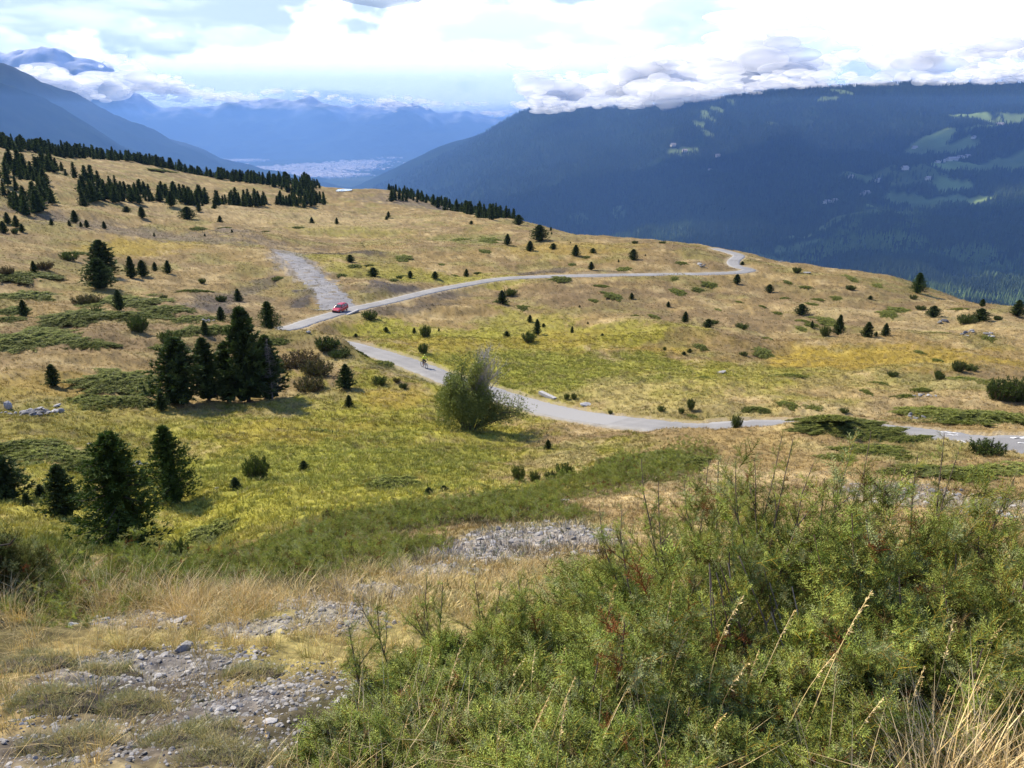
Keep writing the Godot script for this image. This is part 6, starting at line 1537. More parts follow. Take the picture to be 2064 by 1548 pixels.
# blobs: [x, z, half width, half depth, height]; stems rise from among them
func juniper(label: String, blobs: Array, count: int, stems: int, shoots: Array, seed_: int, bare: int, small := 0.11, large := 0.22, bright := 1.0, creep := false) -> Node3D:
	var r := rng_of(seed_)
	var c0: Array = blobs[0]
	var o := thing("juniper_bush", label, "juniper", Vector3(c0[0], ground(c0[0], c0[1]), c0[1]), 0.0)
	var base := o.position
	var top := func(x: float, z: float) -> float:
		var best := 0.0
		for b in blobs:
			var q: float = 1.0 - ((x - b[0]) / b[2]) ** 2 - ((z - b[1]) / b[3]) ** 2
			if q > 0.0: best = maxf(best, b[4] * pow(q, 0.55))
		return best * (0.88 + 0.55 * n_fine.get_noise_2d(x * 1.6, z * 1.6) + 0.25 * n_tiny.get_noise_2d(x, z))
	var where := [[], [], []]
	var tint := [[], [], []]
	var leaf := func(at: Vector3, dir: Vector3, size: float) -> void:
		var y := dir.normalized()
		var x := y.cross(any_side(r)).normalized()
		var v := r.randi() % 3
		where[v].append(Transform3D(Basis(x, y, x.cross(y)).scaled_local(Vector3.ONE * size), at - base))
		var k := r.randf_range(0.7, 1.3) * bright
		var c := Color(0.12, 0.162, 0.034).lerp(Color(0.225, 0.25, 0.06), r.randf()) * k
		var z := r.randf()
		if z < 0.025: c = Color(0.20, 0.085, 0.03)
		elif z < 0.06: c = Color(0.15, 0.12, 0.05)
		elif z < 0.24: c = Color(0.33, 0.37, 0.16)
		elif z < 0.42: c *= 0.5
		tint[v].append(c)
	var total := 0.0
	for b in blobs: total += b[2] * b[3]
	for b in blobs:
		for i in int(count * b[2] * b[3] / total):
			var az := r.randf() * TAU
			var f := sqrt(r.randf())
			var x: float = b[0] + cos(az) * f * b[2]
			var z: float = b[1] + sin(az) * f * b[3]
			var h: float = top.call(x, z)
			if h < 0.04: continue
			var y: float = h * lerpf(0.15, 1.0, pow(r.randf(), 0.42))
			var size := r.randf_range(small, large)
			var out := Vector3(cos(az) * f, 0.65 + 0.5 * r.randf(), sin(az) * f * 0.8)
			if creep:
				var lump := n_fine.get_noise_2d(x * 1.1, z * 1.1)
				if lump < -0.2 and r.randf() < 0.7: continue
				y *= 1.0 + 1.3 * lump
				out = Vector3(r.randfn() * 0.8, 0.45, r.randfn() * 0.8)
				size *= 0.8
			leaf.call(Vector3(x, ground(x, z) + y - size * (0.6 if not creep else 0.3), z), out + any_side(r) * 0.55, size)
	var bark := Color(0.15, 0.115, 0.09)
	var wood := func(pts: Array, r0: float, r1: float, c: Color) -> void:
		var s := Shape.new()
		var radii := []
		var q := []
		for i in pts.size():
			radii.append(lerpf(r0, r1, float(i) / (pts.size() - 1)))
			q.append(pts[i] - base)
		s.tube(q, radii, 5, c)
		put("branch", s.mesh(), mats.tint, o)
	for i in stems:
		var b: Array = blobs[r.randi() % blobs.size()]
		var x: float = b[0] + r.randf_range(-0.85, 0.85) * b[2]
		var z: float = b[1] + r.randf_range(-0.7, 0.7) * b[3]
		var fx := lerpf(x, b[0], 0.45)
		var fz := lerpf(z, b[1], 0.45)
		var h: float = maxf(top.call(x, z), 0.2)
		var a := Vector3(fx, ground(fx, fz) - 0.03, fz)
		var e := Vector3(x, ground(x, z) + h * r.randf_range(0.85, 1.08), z)
		var m := a.lerp(e, 0.5) + Vector3(x - fx, 0, z - fz) * 0.25 + any_side(r) * 0.04
		wood.call([a, a.lerp(m, 0.5) + any_side(r) * 0.015, m, m.lerp(e, 0.5) + any_side(r) * 0.02, e], 0.016, 0.003, bark * r.randf_range(0.7, 1.3))
	# long shoots that stand clear of the mass
	for e in shoots:
		var x: float = e[0]
		var z: float = e[1]
		var y0 := ground(x, z) + maxf(top.call(x, z), 0.2) * 0.6
		var y1: float = ground(x, z) + e[2]
		var a := Vector3(x - e[3] * 0.5, y0, z)
		var t := Vector3(x + e[3], y1, z + r.randf_range(-0.05, 0.05))
		var pts := []
		for i in 6:
			var f := i / 5.0
			pts.append(a.lerp(t, f) + Vector3(e[3] * 0.25 * sin(f * PI), 0, 0) + any_side(r) * 0.012)
		wood.call(pts, 0.008, 0.002, bark)
		for k in 22:
			var f := lerpf(0.1, 1.0, (k + r.randf()) / 22.0)
			var p: Vector3 = pts[int(f * 4.99)].lerp(pts[int(f * 4.99) + 1], f * 4.99 - int(f * 4.99))
			leaf.call(p, (t - a).normalized() * 0.8 + any_side(r) * 0.75, lerpf(0.15, 0.06, f) * r.randf_range(0.8, 1.3))
		for k in 4:
			var f := r.randf_range(0.2, 0.75)
			var p: Vector3 = pts[int(f * 4.99)]
			var d := ((t - a).normalized() + any_side(r) * 0.7).normalized() * r.randf_range(0.12, 0.28)
			wood.call([p, p + d * 0.5 + any_side(r) * 0.01, p + d], 0.004, 0.0015, bark)
			for i in 6: leaf.call(p + d * lerpf(0.25, 1.0, i / 5.0), d.normalized() + any_side(r) * 0.6, r.randf_range(0.06, 0.11))
	# dead grey stems in the thick of it
	for i in bare:
		var b: Array = blobs[0]
		var x: float = b[0] + r.randf_range(-0.3, 0.45) * b[2]
		var z: float = b[1] + b[3] * r.randf_range(0.35, 0.75)
		var h: float = top.call(x, z)
		var a := Vector3(x + r.randf_range(0.05, 0.2), ground(x, z), z + 0.12)
		var e := Vector3(x - r.randf_range(0.0, 0.25), ground(x, z) + h * r.randf_range(0.7, 1.05), z + 0.08)
		var m := a.lerp(e, 0.55) + any_side(r) * 0.05
		var grey := Color(0.30, 0.28, 0.27).lerp(Color(0.22, 0.13, 0.08), r.randf()) * r.randf_range(0.7, 1.2)
		wood.call([a, m, e], 0.009, 0.003, grey)
		wood.call([m, m + Vector3(r.randf_range(-0.12, 0.12), 0.16, 0.04)], 0.004, 0.0015, grey)
	for v in 3:
		scatter("foliage", twigs[v], mats.needle, where[v], tint[v], o)
	return o

func straw_stalk(seed_: int) -> ArrayMesh:
	var r := rng_of(seed_)
	var s := Shape.new()
	var pts := []
	var radii := []
	for i in 8:
		var f := i / 7.0
		pts.append(Vector3(0.16 * f * f * f, f * (1.0 - 0.08 * f), 0.03 * sin(f * 3.0)))
		radii.append(lerpf(0.0028, 0.0011, f))
	s.tube(pts, radii, 3, Color(0.95, 0.85, 0.6))
	for k in 34:
		var f := r.randf_range(0.78, 1.0)
		var p: Vector3 = pts[int(f * 6.99)].lerp(pts[mini(int(f * 6.99) + 1, 7)], f * 6.99 - int(f * 6.99))
		var d := (Vector3(0.5, 0.4, 0.1) + any_side(r) * 0.55).normalized() * r.randf_range(0.012, 0.024)
		var side := d.cross(any_side(r)).normalized() * 0.0026
		s.tri(p, p + d * 0.6 + side, p + d, Color(1.05, 0.92, 0.68))
		s.tri(p, p + d, p + d * 0.6 - side, Color(1.0, 0.88, 0.62))
	return s.mesh()

func rock(seed_: int, flat: float) -> ArrayMesh:
	var r := rng_of(seed_)
	var n := FastNoiseLite.new()
	n.seed = seed_; n.frequency = 0.9; n.fractal_octaves = 3
	var cuts := []
	for i in 9:
		cuts.append([any_side(r), r.randf_range(0.55, 0.9)])
	var s := Shape.new()
	var rows := 7
	var segs := 10
	var at := func(i: int, j: int) -> Vector3:
		var la := PI * i / rows
		var lo := TAU * (j % segs) / segs
		var d := Vector3(sin(la) * cos(lo), cos(la), sin(la) * sin(lo))
		var k := 1.0 + 0.35 * n.get_noise_3dv(d * 1.5)
		for c in cuts:
			var q: float = d.dot(c[0])
			if q > 0.05: k = minf(k, c[1] / q)
		return d * k * Vector3(1, flat, 0.85)
	for i in rows:
		for j in segs:
			var f := 1.0 + 0.25 * n.get_noise_3dv(at.call(i, j) * 4.0)
			var c := Color(f, f, f)
			s.quad(at.call(i, j), at.call(i + 1, j), at.call(i + 1, j + 1), at.call(i, j + 1), c)
	return s.mesh()

var rocks := []
var rock_models := {}
func stone(called: String, label: String, group: String, x: float, z: float, size: Vector3, tone: float, seed_: int, sink := 0.35, lift := 0.0) -> void:
	var r := rng_of(seed_)
	var v := seed_ % rocks.size()
	var shade := "pale" if tone > 0.95 else "grey" if tone > 0.7 else "dim"
	var o := put(called, rocks[v], mats[shade])
	o.position = Vector3(x, ground(x, z) + size.y * (1.0 - 2.0 * sink) * 0.5 + lift, z)
	o.basis = Basis.from_euler(Vector3(r.randf_range(-0.25, 0.25), r.randf() * TAU, r.randf_range(-0.25, 0.25))) * Basis.from_scale(size * 0.5)
	tag(o, label, "stone", group)

func build_stones() -> void:
	for i in 8: rocks.append(rock(60 + i, [0.5, 0.65, 0.42, 0.8][i % 4]))
	for e in STONES:
		# [x, z, width, height, tone, label, group]
		stone("stone", e[5], e[6], e[0], e[1], Vector3(e[2], e[3], e[2] * 0.75), e[4], int(absf(e[0]) * 131.0 + absf(e[1]) * 17.0))
	# heaps: every stone on its own
	var r := rng_of(303)
	for h in HEAPS:
		for i in h[4]:
			var f := sqrt(r.randf())
			var a := r.randf() * TAU
			var x: float = h[0] + cos(a) * f * h[2]
			var z: float = h[1] + sin(a) * f * h[3]
			var k: float = h[5] * r.randf_range(0.5, 1.3)
			stone("stone", h[6], h[7], x, z, Vector3(k, k * 0.7, k * 0.8), r.randf_range(0.45, 1.0), i * 3 + int(h[5] * 100), 0.25, (1.0 - f) * h[5] * 0.5)
	# loose chips and gravel where the turf is worn away
	var chip := rock(90, 0.38)
	var where := []
	var tint := []
	var spots := []
	for zn in ZONES:
		if zn[4] in ["stone", "soil"] and zn[1] > -42.0: spots.append(zn)
	for zn in spots:
		var far: float = -zn[1]
		var n := int(clampf(zn[2] * zn[3] * 3.14 * 42000.0 / (far * far) * (1.0 if zn[4] == "stone" else 0.5), 60, 9000))
		for i in n:
			var f := sqrt(r.randf()) * 1.25
			var a := r.randf() * TAU
			var x: float = zn[0] + cos(a) * f * zn[2]
			var z: float = zn[1] + sin(a) * f * zn[3]
			var k: float = far * 0.0021 * (0.4 + 2.6 * pow(r.randf(), 6.0))
			where.append(Transform3D(Basis.from_euler(Vector3(r.randfn() * 0.3, r.randf() * TAU, r.randfn() * 0.3)).scaled(Vector3(k, k, k)), Vector3(x, ground(x, z) + k * 0.12, z)))
			var g := r.randf_range(0.09, 0.31)
			tint.append(Color(g * 1.05, g, g * 0.91))
	tag(scatter("gravel", chip, mats.tint, where, tint), "loose grey stone chips on the worn bare patches of the slope", "gravel")

# a lump of turf: dark earth with short grass on its crown
func build_turf(tufts: Array) -> void:
	var r := rng_of(404)
	for e in TURF:
		var x: float = e[0]
		var z: float = e[1]
		var k: float = e[2]
		var o := thing("turf_clump", e[3], "turf", Vector3(x, ground(x, z) - 0.03, z))
		var s := Shape.new()
		var n := FastNoiseLite.new()
		n.seed = int(k * 1000) + int(absf(x) * 50.0); n.frequency = 1.5; n.fractal_octaves = 3
		var at := func(i: int, j: int) -> Vector3:
			var a := TAU * (j % 18) / 18
			var f := i / 6.0
			var q := k * f * (1.0 + 0.45 * n.get_noise_2d(cos(a) * 1.2, sin(a) * 1.2))
			return Vector3(cos(a) * q * 1.25, k * 0.28 * (1.0 - pow(f, 3.5)) * (1.0 + 0.5 * n.get_noise_2d(cos(a) * f * 2.0 + 7.0, sin(a) * f * 2.0)), sin(a) * q * 0.7)
		for i in 6:
			for j in 18:
				var c := Color(0.045, 0.036, 0.028).lerp(Color(0.10, 0.08, 0.055), r.randf())
				s.quad(at.call(i, j), at.call(i + 1, j), at.call(i + 1, j + 1), at.call(i, j + 1), c)
		put("soil", s.mesh(), mats.tint, o)
		var where := []
		var tint := []
		for i in int(620 * k):
			var a := r.randf() * TAU
			var f := sqrt(r.randf()) * 0.92
			var p: Vector3 = at.call(int(f * 6.0), int(a / TAU * 18.0))
			p = Vector3(cos(a) * f * k * 1.2, p.y - 0.01, sin(a) * f * k * 0.68 - 0.03)
			var w := r.randf_range(0.25, 0.55)
			where.append(Transform3D(Basis.from_euler(Vector3(sin(a) * f * 0.5, r.randf() * TAU, -cos(a) * f * 0.5)).scaled(Vector3(w, w * 0.8, w)), p))
			var c := Color(0.26, 0.30, 0.12).lerp(Color(0.60, 0.50, 0.26), r.randf()) * r.randf_range(0.8, 1.2)
			tint.append(c)
		scatter("grass", tufts[2], mats.leaf, where, tint, o)

func build_foreground() -> void:
	twigs = [twig(51, 6, 0.0085), twig(52, 7, 0.0085), twig(53, 5, 0.0092)]
	var fine := [grass_tuft(61, 26, 0.07, 0.30, 0.0019, 0.8), grass_tuft(62, 22, 0.06, 0.36, 0.0021, 1.0), grass_tuft(63, 30, 0.09, 0.16, 0.0022, 0.7)]
	var r := rng_of(505)
	var where := [[], [], []]
	var tint := [[], [], []]
	for i in 42000:
		var far := sqrt(lerpf(1.9 * 1.9, 11.5 * 11.5, r.randf()))
		var x := far * r.randf_range(-1.15, 1.05)
		var c := ground_colour(x, -far)
		var bare := stony(c) or c.r < 0.22
		if r.randf() > (0.08 if bare else 0.42 if far > 5.7 and x < -2.4 else 0.26): continue
		if n_fine.get_noise_2d(x * 0.8 + 30.0, far * 0.8) < -0.28 and r.randf() < 0.8: continue
		var v := r.randi() % 3
		if far < 5.2 and r.randf() < 0.6: v = 2
		var k := r.randf_range(0.4, 0.9)
		where[v].append(Transform3D(Basis.from_euler(Vector3(r.randfn() * 0.12, r.randf_range(-0.9, 0.9), r.randfn() * 0.12)).scaled(Vector3(k, k, k)), Vector3(x, ground(x, -far), -far)))
		var g := r.randf_range(0.8, 1.35)
		var t := Color(0.74, 0.60, 0.32).lerp(Color(0.60, 0.43, 0.17), r.randf()) if r.randf() < 0.8 else Color(0.34, 0.34, 0.13)
		if v == 2: t = t.lerp(Color(0.22, 0.23, 0.11), 0.55 * r.randf())
		tint[v].append(t * g)
	for e in CLUMPS:
		# extra long straw: [x, z, spread, how many, height]
		for i in e[3]:
			var x: float = e[0] + r.randfn() * e[2]
			var z: float = e[1] + r.randfn() * e[2] * 0.6
			var k: float = e[4] * r.randf_range(0.7, 1.3)
			where[1].append(Transform3D(Basis.from_euler(Vector3(r.randfn() * 0.15, r.randf_range(-1.2, 1.2), r.randfn() * 0.15)).scaled(Vector3(k * 0.8, k, k * 0.8)), Vector3(x, ground(x, z), z)))
			tint[1].append(Color(0.74, 0.60, 0.33).lerp(Color(0.60, 0.43, 0.18), r.randf()) * r.randf_range(0.8, 1.3))
	for v in 3:
		tag(scatter("dry_grass", fine[v], mats.leaf, where[v], tint[v]), ["fine golden dry grass bending on the near slope", "long straw coloured dry grass on the near slope", "short dry grass tufts between the stones of the near slope"][v], "grass")
	build_turf(fine)
	juniper("big dense juniper bush with long spiky shoots filling the near slope", BUSH_BIG, 8000, 46, SHOOTS, 606, 30, 0.12, 0.24, 1.68)
	juniper("lower juniper bush threaded with straw, sprawling beside the bare gravel", BUSH_LOW, 7500, 26, SHOOTS_LOW, 607, 5, 0.12, 0.24, 1.68)
	var edge := juniper("juniper bush cut by the picture edge, with a dark leaning trunk", BUSH_EDGE, 1500, 10, [], 608, 0, 0.12, 0.2, 0.55)
	juniper("thick creeping juniper mat between the straw and the larches", MAT_NEAR, 7000, 0, [], 609, 0, 0.14, 0.26, 1.6, true)
	juniper("long band of creeping juniper sweeping up beside the yellow meadow", MAT_FAR, 12000, 0, [], 610, 0, 0.24, 0.42, 1.6, true)
	var foot := Vector3(EDGE_TRUNK[0], ground(EDGE_TRUNK[0], EDGE_TRUNK[1]) - 0.05, EDGE_TRUNK[1]) - edge.position
	for e in [[Vector3.ZERO, Vector3(0.10, 0.35, 0.0), Vector3(0.24, 0.75, 0.02), Vector3(0.26, 1.25, 0.0), 0.035], [Vector3(0.20, 0.62, 0.02), Vector3(0.36, 0.78, 0.05), Vector3(0.52, 0.82, 0.08), Vector3(0.6, 0.9, 0.1), 0.016], [Vector3(0.12, 0.4, 0.0), Vector3(-0.05, 0.6, 0.05), Vector3(-0.15, 0.95, 0.05), Vector3(-0.12, 1.2, 0.0), 0.02]]:
		var w := Shape.new()
		w.tube([foot + e[0], foot + e[1], foot + e[2], foot + e[3]], [e[4], e[4] * 0.8, e[4] * 0.6, e[4] * 0.25], 6, Color(0.03, 0.024, 0.02))
		put("trunk", w.mesh(), mats.tint, edge)
	var stalks := [straw_stalk(71), straw_stalk(72)]
	var sw := [[], []]
	var st := [[], []]
	for e in STALKS:
		for i in e[3]:
			var x: float = e[0] + r.randfn() * e[2]
			var z: float = e[1] + r.randfn() * e[2] * 0.5
			var k: float = e[4] * r.randf_range(0.75, 1.2)
			var v := r.randi() % 2
			sw[v].append(Transform3D(Basis.from_euler(Vector3(r.randfn() * 0.1, r.randf_range(-1.0, 1.0), r.randfn() * 0.14)).scaled(Vector3(k, k, k)), Vector3(x, ground(x, z), z)))
			st[v].append(Color(0.64, 0.57, 0.40).lerp(Color(0.54, 0.43, 0.24), r.randf()) * r.randf_range(0.85, 1.25))
	for v in 2:
		tag(scatter("straw_grass", stalks[v], mats.leaf, sw[v], st[v]), ["tall dry grass stalks with nodding seed heads among the juniper", "slender dry grass stalks with pale seed heads among the juniper"][v], "grass")

# ------------------------------------------------------------------ the willow by the road
func build_willow() -> void:
	var r := rng_of(707)
	var x := WILLOW[0]
	var z := WILLOW[1]
	var o := thing("willow_tree", "bushy many-stemmed willow with some bare grey twigs, beside the road", "tree", Vector3(x, ground(x, z) - 0.1, z))
	o.scale = Vector3.ONE * 1.18
	var leaf := Shape.new()
	var dead := Shape.new()
	var bark := Color(0.10, 0.08, 0.06)
	var grow := func(a: Vector3, b: Vector3, r0: float, bare: bool, into: Shape) -> Array:
		var pts := []
		var radii := []
		var sag := any_side(r) * a.distance_to(b) * 0.07
		for i in 6:
			var f := i / 5.0
			pts.append(a.lerp(b, f) + sag * sin(f * PI) + Vector3.UP * 0.12 * a.distance_to(b) * sin(f * PI))
			radii.append(lerpf(r0, r0 * 0.25, f))
		into.tube(pts, radii, 5, bark if not bare else Color(0.30, 0.28, 0.27))
		return pts
	var tips := []
	for i in 26:
		var az := TAU * i / 26.0 + r.randf() * 0.3
		var high := r.randf_range(1.6, 5.4)
		var out := r.randf_range(0.7, 2.5) * (1.2 - high / 9.0)
		var b := Vector3(cos(az) * out - 0.1, high, sin(az) * out)
		tips.append([Vector3(cos(az) * 0.35, 0, sin(az) * 0.35), b, false])
	for i in 9: tips.append([Vector3(0.5, 0.2, 0.1), Vector3(r.randf_range(2.2, 4.6), r.randf_range(0.9, 2.4), r.randf_range(-0.8, 0.8)), false])
	for i in 15: tips.append([Vector3(0.3, 0.2, -0.2), Vector3(r.randf_range(0.3, 2.5), r.randf_range(4.2, 6.5), r.randf_range(-1.0, 0.5)), true])
	for e in tips:
		var s := Shape.new()
		var pts: Array = grow.call(e[0], e[1], 0.055 if not e[2] else 0.035, e[2], s)
		for k in 9:
			var f := r.randf_range(0.35, 1.0)
			var p: Vector3 = pts[int(f * 4.99)].lerp(pts[int(f * 4.99) + 1], f * 4.99 - int(f * 4.99))
			var d: Vector3 = ((e[1] - e[0]).normalized() * 0.7 + any_side(r) * 0.8 + Vector3.UP * 0.4).normalized() * r.randf_range(0.6, 1.3)
			var sub: Array = grow.call(p, p + d, 0.018, e[2], s)
			var low: bool = e[1].x > 2.0 and e[1].y < 3.0
			if not e[2]:
				for i in (22 if low else 85):
					var q: Vector3 = sub[r.randi() % 6] + any_side(r) * 0.3
					var c := Color(0.15, 0.185, 0.042).lerp(Color(0.27, 0.295, 0.085), r.randf())
					spray(leaf, q, (d.normalized() + any_side(r) * 0.6).normalized(), 0.17, 0.020, 4, 0.9, c, r)
			else:
				for i in 5:
					var q: Vector3 = sub[r.randi() % 6]
					s.tube([q, q + (d.normalized() + any_side(r) * 0.7) * 0.5], [0.008, 0.004], 3, Color(0.33, 0.31, 0.30))
				if r.randf() < 0.25:
					for i in 8: spray(leaf, sub[3] + any_side(r) * 0.3, Vector3.UP, 0.15, 0.018, 4, 0.9, Color(0.13, 0.14, 0.05), r)
		put("branch" if not e[2] else "bare_branch", s.mesh(), mats.tint, o)
	# a leafy skirt right down to the grass
	for i in 3600:
		var az := r.randf() * TAU
		var p := Vector3(cos(az) * r.randf_range(1.2, 2.3) - 0.15, r.randf_range(0.5, 3.2), sin(az) * r.randf_range(1.2, 2.2))
		spray(leaf, p, (Vector3(cos(az), 0.6, sin(az)) + any_side(r) * 0.5).normalized(), 0.19, 0.020, 4, 0.9, Color(0.15, 0.185, 0.042).lerp(Color(0.26, 0.285, 0.08), r.randf()), r)
	put("foliage", leaf.mesh(), mats.leaf, o)

func build_dead_larch() -> void:
	var r := rng_of(709)
	var x: float = DEAD_LARCH[0]
	var z: float = DEAD_LARCH[1]
	var h: float = DEAD_LARCH[2]
	var o := thing("dead_tree", "thin grey leafless larch in front of the dark pine clump", "tree", Vector3(x, ground(x, z) - 0.1, z))
	var s := Shape.new()
	var t := Shape.new()
	t.tube([Vector3.ZERO, Vector3(0.05, h * 0.5, 0), Vector3(0, h, 0)], [0.09, 0.05, 0.01], 6, Color(0.16, 0.145, 0.13))
	for i in 120:
		var y := h * r.randf_range(0.12, 0.98)
		var az := r.randf() * TAU
		var d := Vector3(cos(az), 0.25, sin(az)) * (h - y + 0.5) * 0.24 * r.randf_range(0.6, 1.2)
		s.tube([Vector3(0, y, 0), Vector3(0, y, 0) + d], [0.018, 0.006], 3, Color(0.2, 0.185, 0.165))
		for k in 4:
			var p := Vector3(0, y, 0) + d * r.randf_range(0.4, 1.0)
			s.tube([p, p + any_side(r) * 0.3], [0.008, 0.004], 3, Color(0.22, 0.2, 0.18))
			if r.randf() < 0.5: spray(s, p, any_side(r), 0.16, 0.012, 3, 0.9, Color(0.06, 0.07, 0.03), r)
	put("trunk", t.mesh(), mats.tint, o)
	put("twigs", s.mesh(), mats.tint, o)

# ------------------------------------------------------------------ road things
func path_index(path: Array, x: float, z: float) -> int:
	var best := 0
	for i in path.size():
		if Vector2(path[i].x - x, path[i].z - z).length_squared() < Vector2(path[best].x - x, path[best].z - z).length_squared(): best = i
	return best

func heading(path: Array, i: int) -> Vector3:
	var d: Vector3 = path[mini(i + 3, path.size() - 1)] - path[maxi(i - 3, 0)]
	return d.normalized()

func build_road(line: Array) -> void:
	tag(put("road", ribbon(line, ROAD_HALF, 0.0), mats.road), "narrow grey asphalt mountain road winding over the pasture", "road", "", "structure")
	var a := path_index(line, PATCH[0], PATCH[1])
	var b := path_index(line, PATCH[2], PATCH[3])
	var v := PackedVector3Array()
	var c := PackedColorArray()
	for i in range(a, b):
		var d := heading(line, i)
		var side := Vector3(-d.z, 0, d.x).normalized()
		for j in 7:
			var t := 2.0 * j / 6.0 - 1.0
			v.append(line[i] + side * t * (ROAD_HALF - 0.12) + Vector3.UP * (0.012 - 0.03 * t * t))
			c.append(Color.WHITE)
	tag(put("road_patch", grid_mesh(v, c, b - a, 7), mats.patch), "darker resurfaced stretch of the mountain road", "road", "", "structure")
	var track := path_through(TRACK, 0.6)
	tag(put("gravel_track", track_mesh(track), mats.gravel), "pale gravel spur climbing from the road onto the pasture", "track", "", "structure")
	for e in MARKS:
		# a white stroke on the asphalt: [x, z, length, turn, bend]
		var i := path_index(line, e[0], e[1])
		var d := heading(line, i)
		var mid: Vector3 = line[i]
		mid += Vector3(-d.z, 0, d.x) * clampf((e[0] - mid.x) * -d.z + (e[1] - mid.z) * d.x, -1.25, 1.25)
		d = d.rotated(Vector3.UP, e[3])
		var s := PackedVector3Array()
		var k := PackedColorArray()
		for q in 8:
			var f := q / 7.0 - 0.5
			var side := Vector3(-d.z, 0, d.x)
			var p: Vector3 = mid + d * f * e[2] + side * e[4] * f * f
			var near: Vector3 = line[path_index(line, p.x, p.z)]
			p.y = near.y + 0.02
			for w in [-0.045, 0.045]:
				s.append(p + side * w)
				k.append(Color.WHITE)
		tag(put("road_marking", grid_mesh(s, k, 8, 2), mats.paint), "white paint stroke on the asphalt", "marking", "", "structure")
	# culvert
	var ci := path_index(line, CULVERT[0], CULVERT[1])
	var cd := heading(line, ci)
	var o := thing("culvert", "pale concrete culvert parapet under the road edge by the red car", "culvert", line[ci] + Vector3(-cd.z, 0, cd.x) * CULVERT[2], atan2(-cd.z, cd.x))
	var top := Shape.new()
	top.box(Vector3(0, 0.10, 0), Vector3(4.6, 0.28, 0.5))
	put("parapet", top.mesh(), mats.pale, o)
	for i in 2:
		var wall := Shape.new()
		wall.box(Vector3(-1.55 + 3.1 * i, -0.75, 0.0), Vector3(1.35, 1.4, 0.4))
		put("wall", wall.mesh(), mats.dim, o)
	var hole := Shape.new()
	hole.box(Vector3(0, -0.75, -0.25), Vector3(1.74, 1.39, 0.1))
	put("opening", hole.mesh(), mats.black, o)
	# long stone slab along the road's edge
	var si := path_index(line, SLAB[0], SLAB[1])
	var sd := heading(line, si)
	var slab := Shape.new()
	slab.box(Vector3(0, 0.12, 0), Vector3(2.9, 0.34, 0.5))
	var so := put("stone_slab", slab.mesh(), mats.pale)
	so.position = Vector3(SLAB[0], ground(SLAB[0], SLAB[1]) + 0.03, SLAB[1])
	so.rotation.y = atan2(-sd.z, sd.x)
	tag(so, "long pale stone slab lying along the road edge beyond the willow", "stone")
	build_car(line)
	build_cyclist(line)

func track_mesh(track: Array) -> ArrayMesh:
	var v := PackedVector3Array()
	var c := PackedColorArray()
	for i in track.size():
		var d := heading(track, i)
		var side := Vector3(-d.z, 0, d.x).normalized()
		var f := float(i) / track.size()
		var half := lerpf(3.4, 2.6, f) + 2.2 * exp(-i * 0.12)
		for j in 9:
			var t := j / 4.0 - 1.0
			var w := t * half
			if absf(t) > 0.99: w *= 1.0 + 0.35 * n_fine.get_noise_2d(i * 0.9, t * 40.0)
			var p: Vector3 = track[i] + side * w
			p.y = ground(p.x, p.z) + (0.05 if absf(t) < 0.99 else -0.06)
			v.append(p)
			var g := 1.0 + 0.35 * n_fine.get_noise_2d(p.x * 2.0, p.z * 2.0)
			c.append(Color(g, g, g) * 0.8)
	return grid_mesh(v, c, track.size(), 9)

# ---- the car: length along x, nose at +x
func loft(rings: Array, col := Color.WHITE) -> Shape:
	var s := Shape.new()
	for i in rings.size() - 1:
		var n: int = rings[i].size()
		for k in n:
			var k2 := (k + 1) % n
			s.quad(rings[i][k], rings[i][k2], rings[i + 1][k2], rings[i + 1][k], col)
	for e in [rings[0], rings[-1]]:
		for k in range(1, e.size() - 1): s.tri(e[0], e[k], e[k + 1], col)
	return s

func shell_ring(x: float, low: float, high: float, wide: float, soft: float, tuck: float) -> Array:
	var out := []
	for p in [[-1, 0.12, 1], [-1, 0.75, 1], [-0.96, 0.93, 1], [-0.8, 1, 1], [0, 1.015, 1], [0.8, 1, 1], [0.96, 0.93, 1], [1, 0.75, 1], [1, 0.12, 1], [0.86, 0, 1], [-0.86, 0, 1]]:
		var y: float = lerpf(low, high, p[1])
		out.append(Vector3(x, y, p[0] * wide * lerpf(1.0, tuck, maxf(p[1], 0.0) * soft)))
	return out

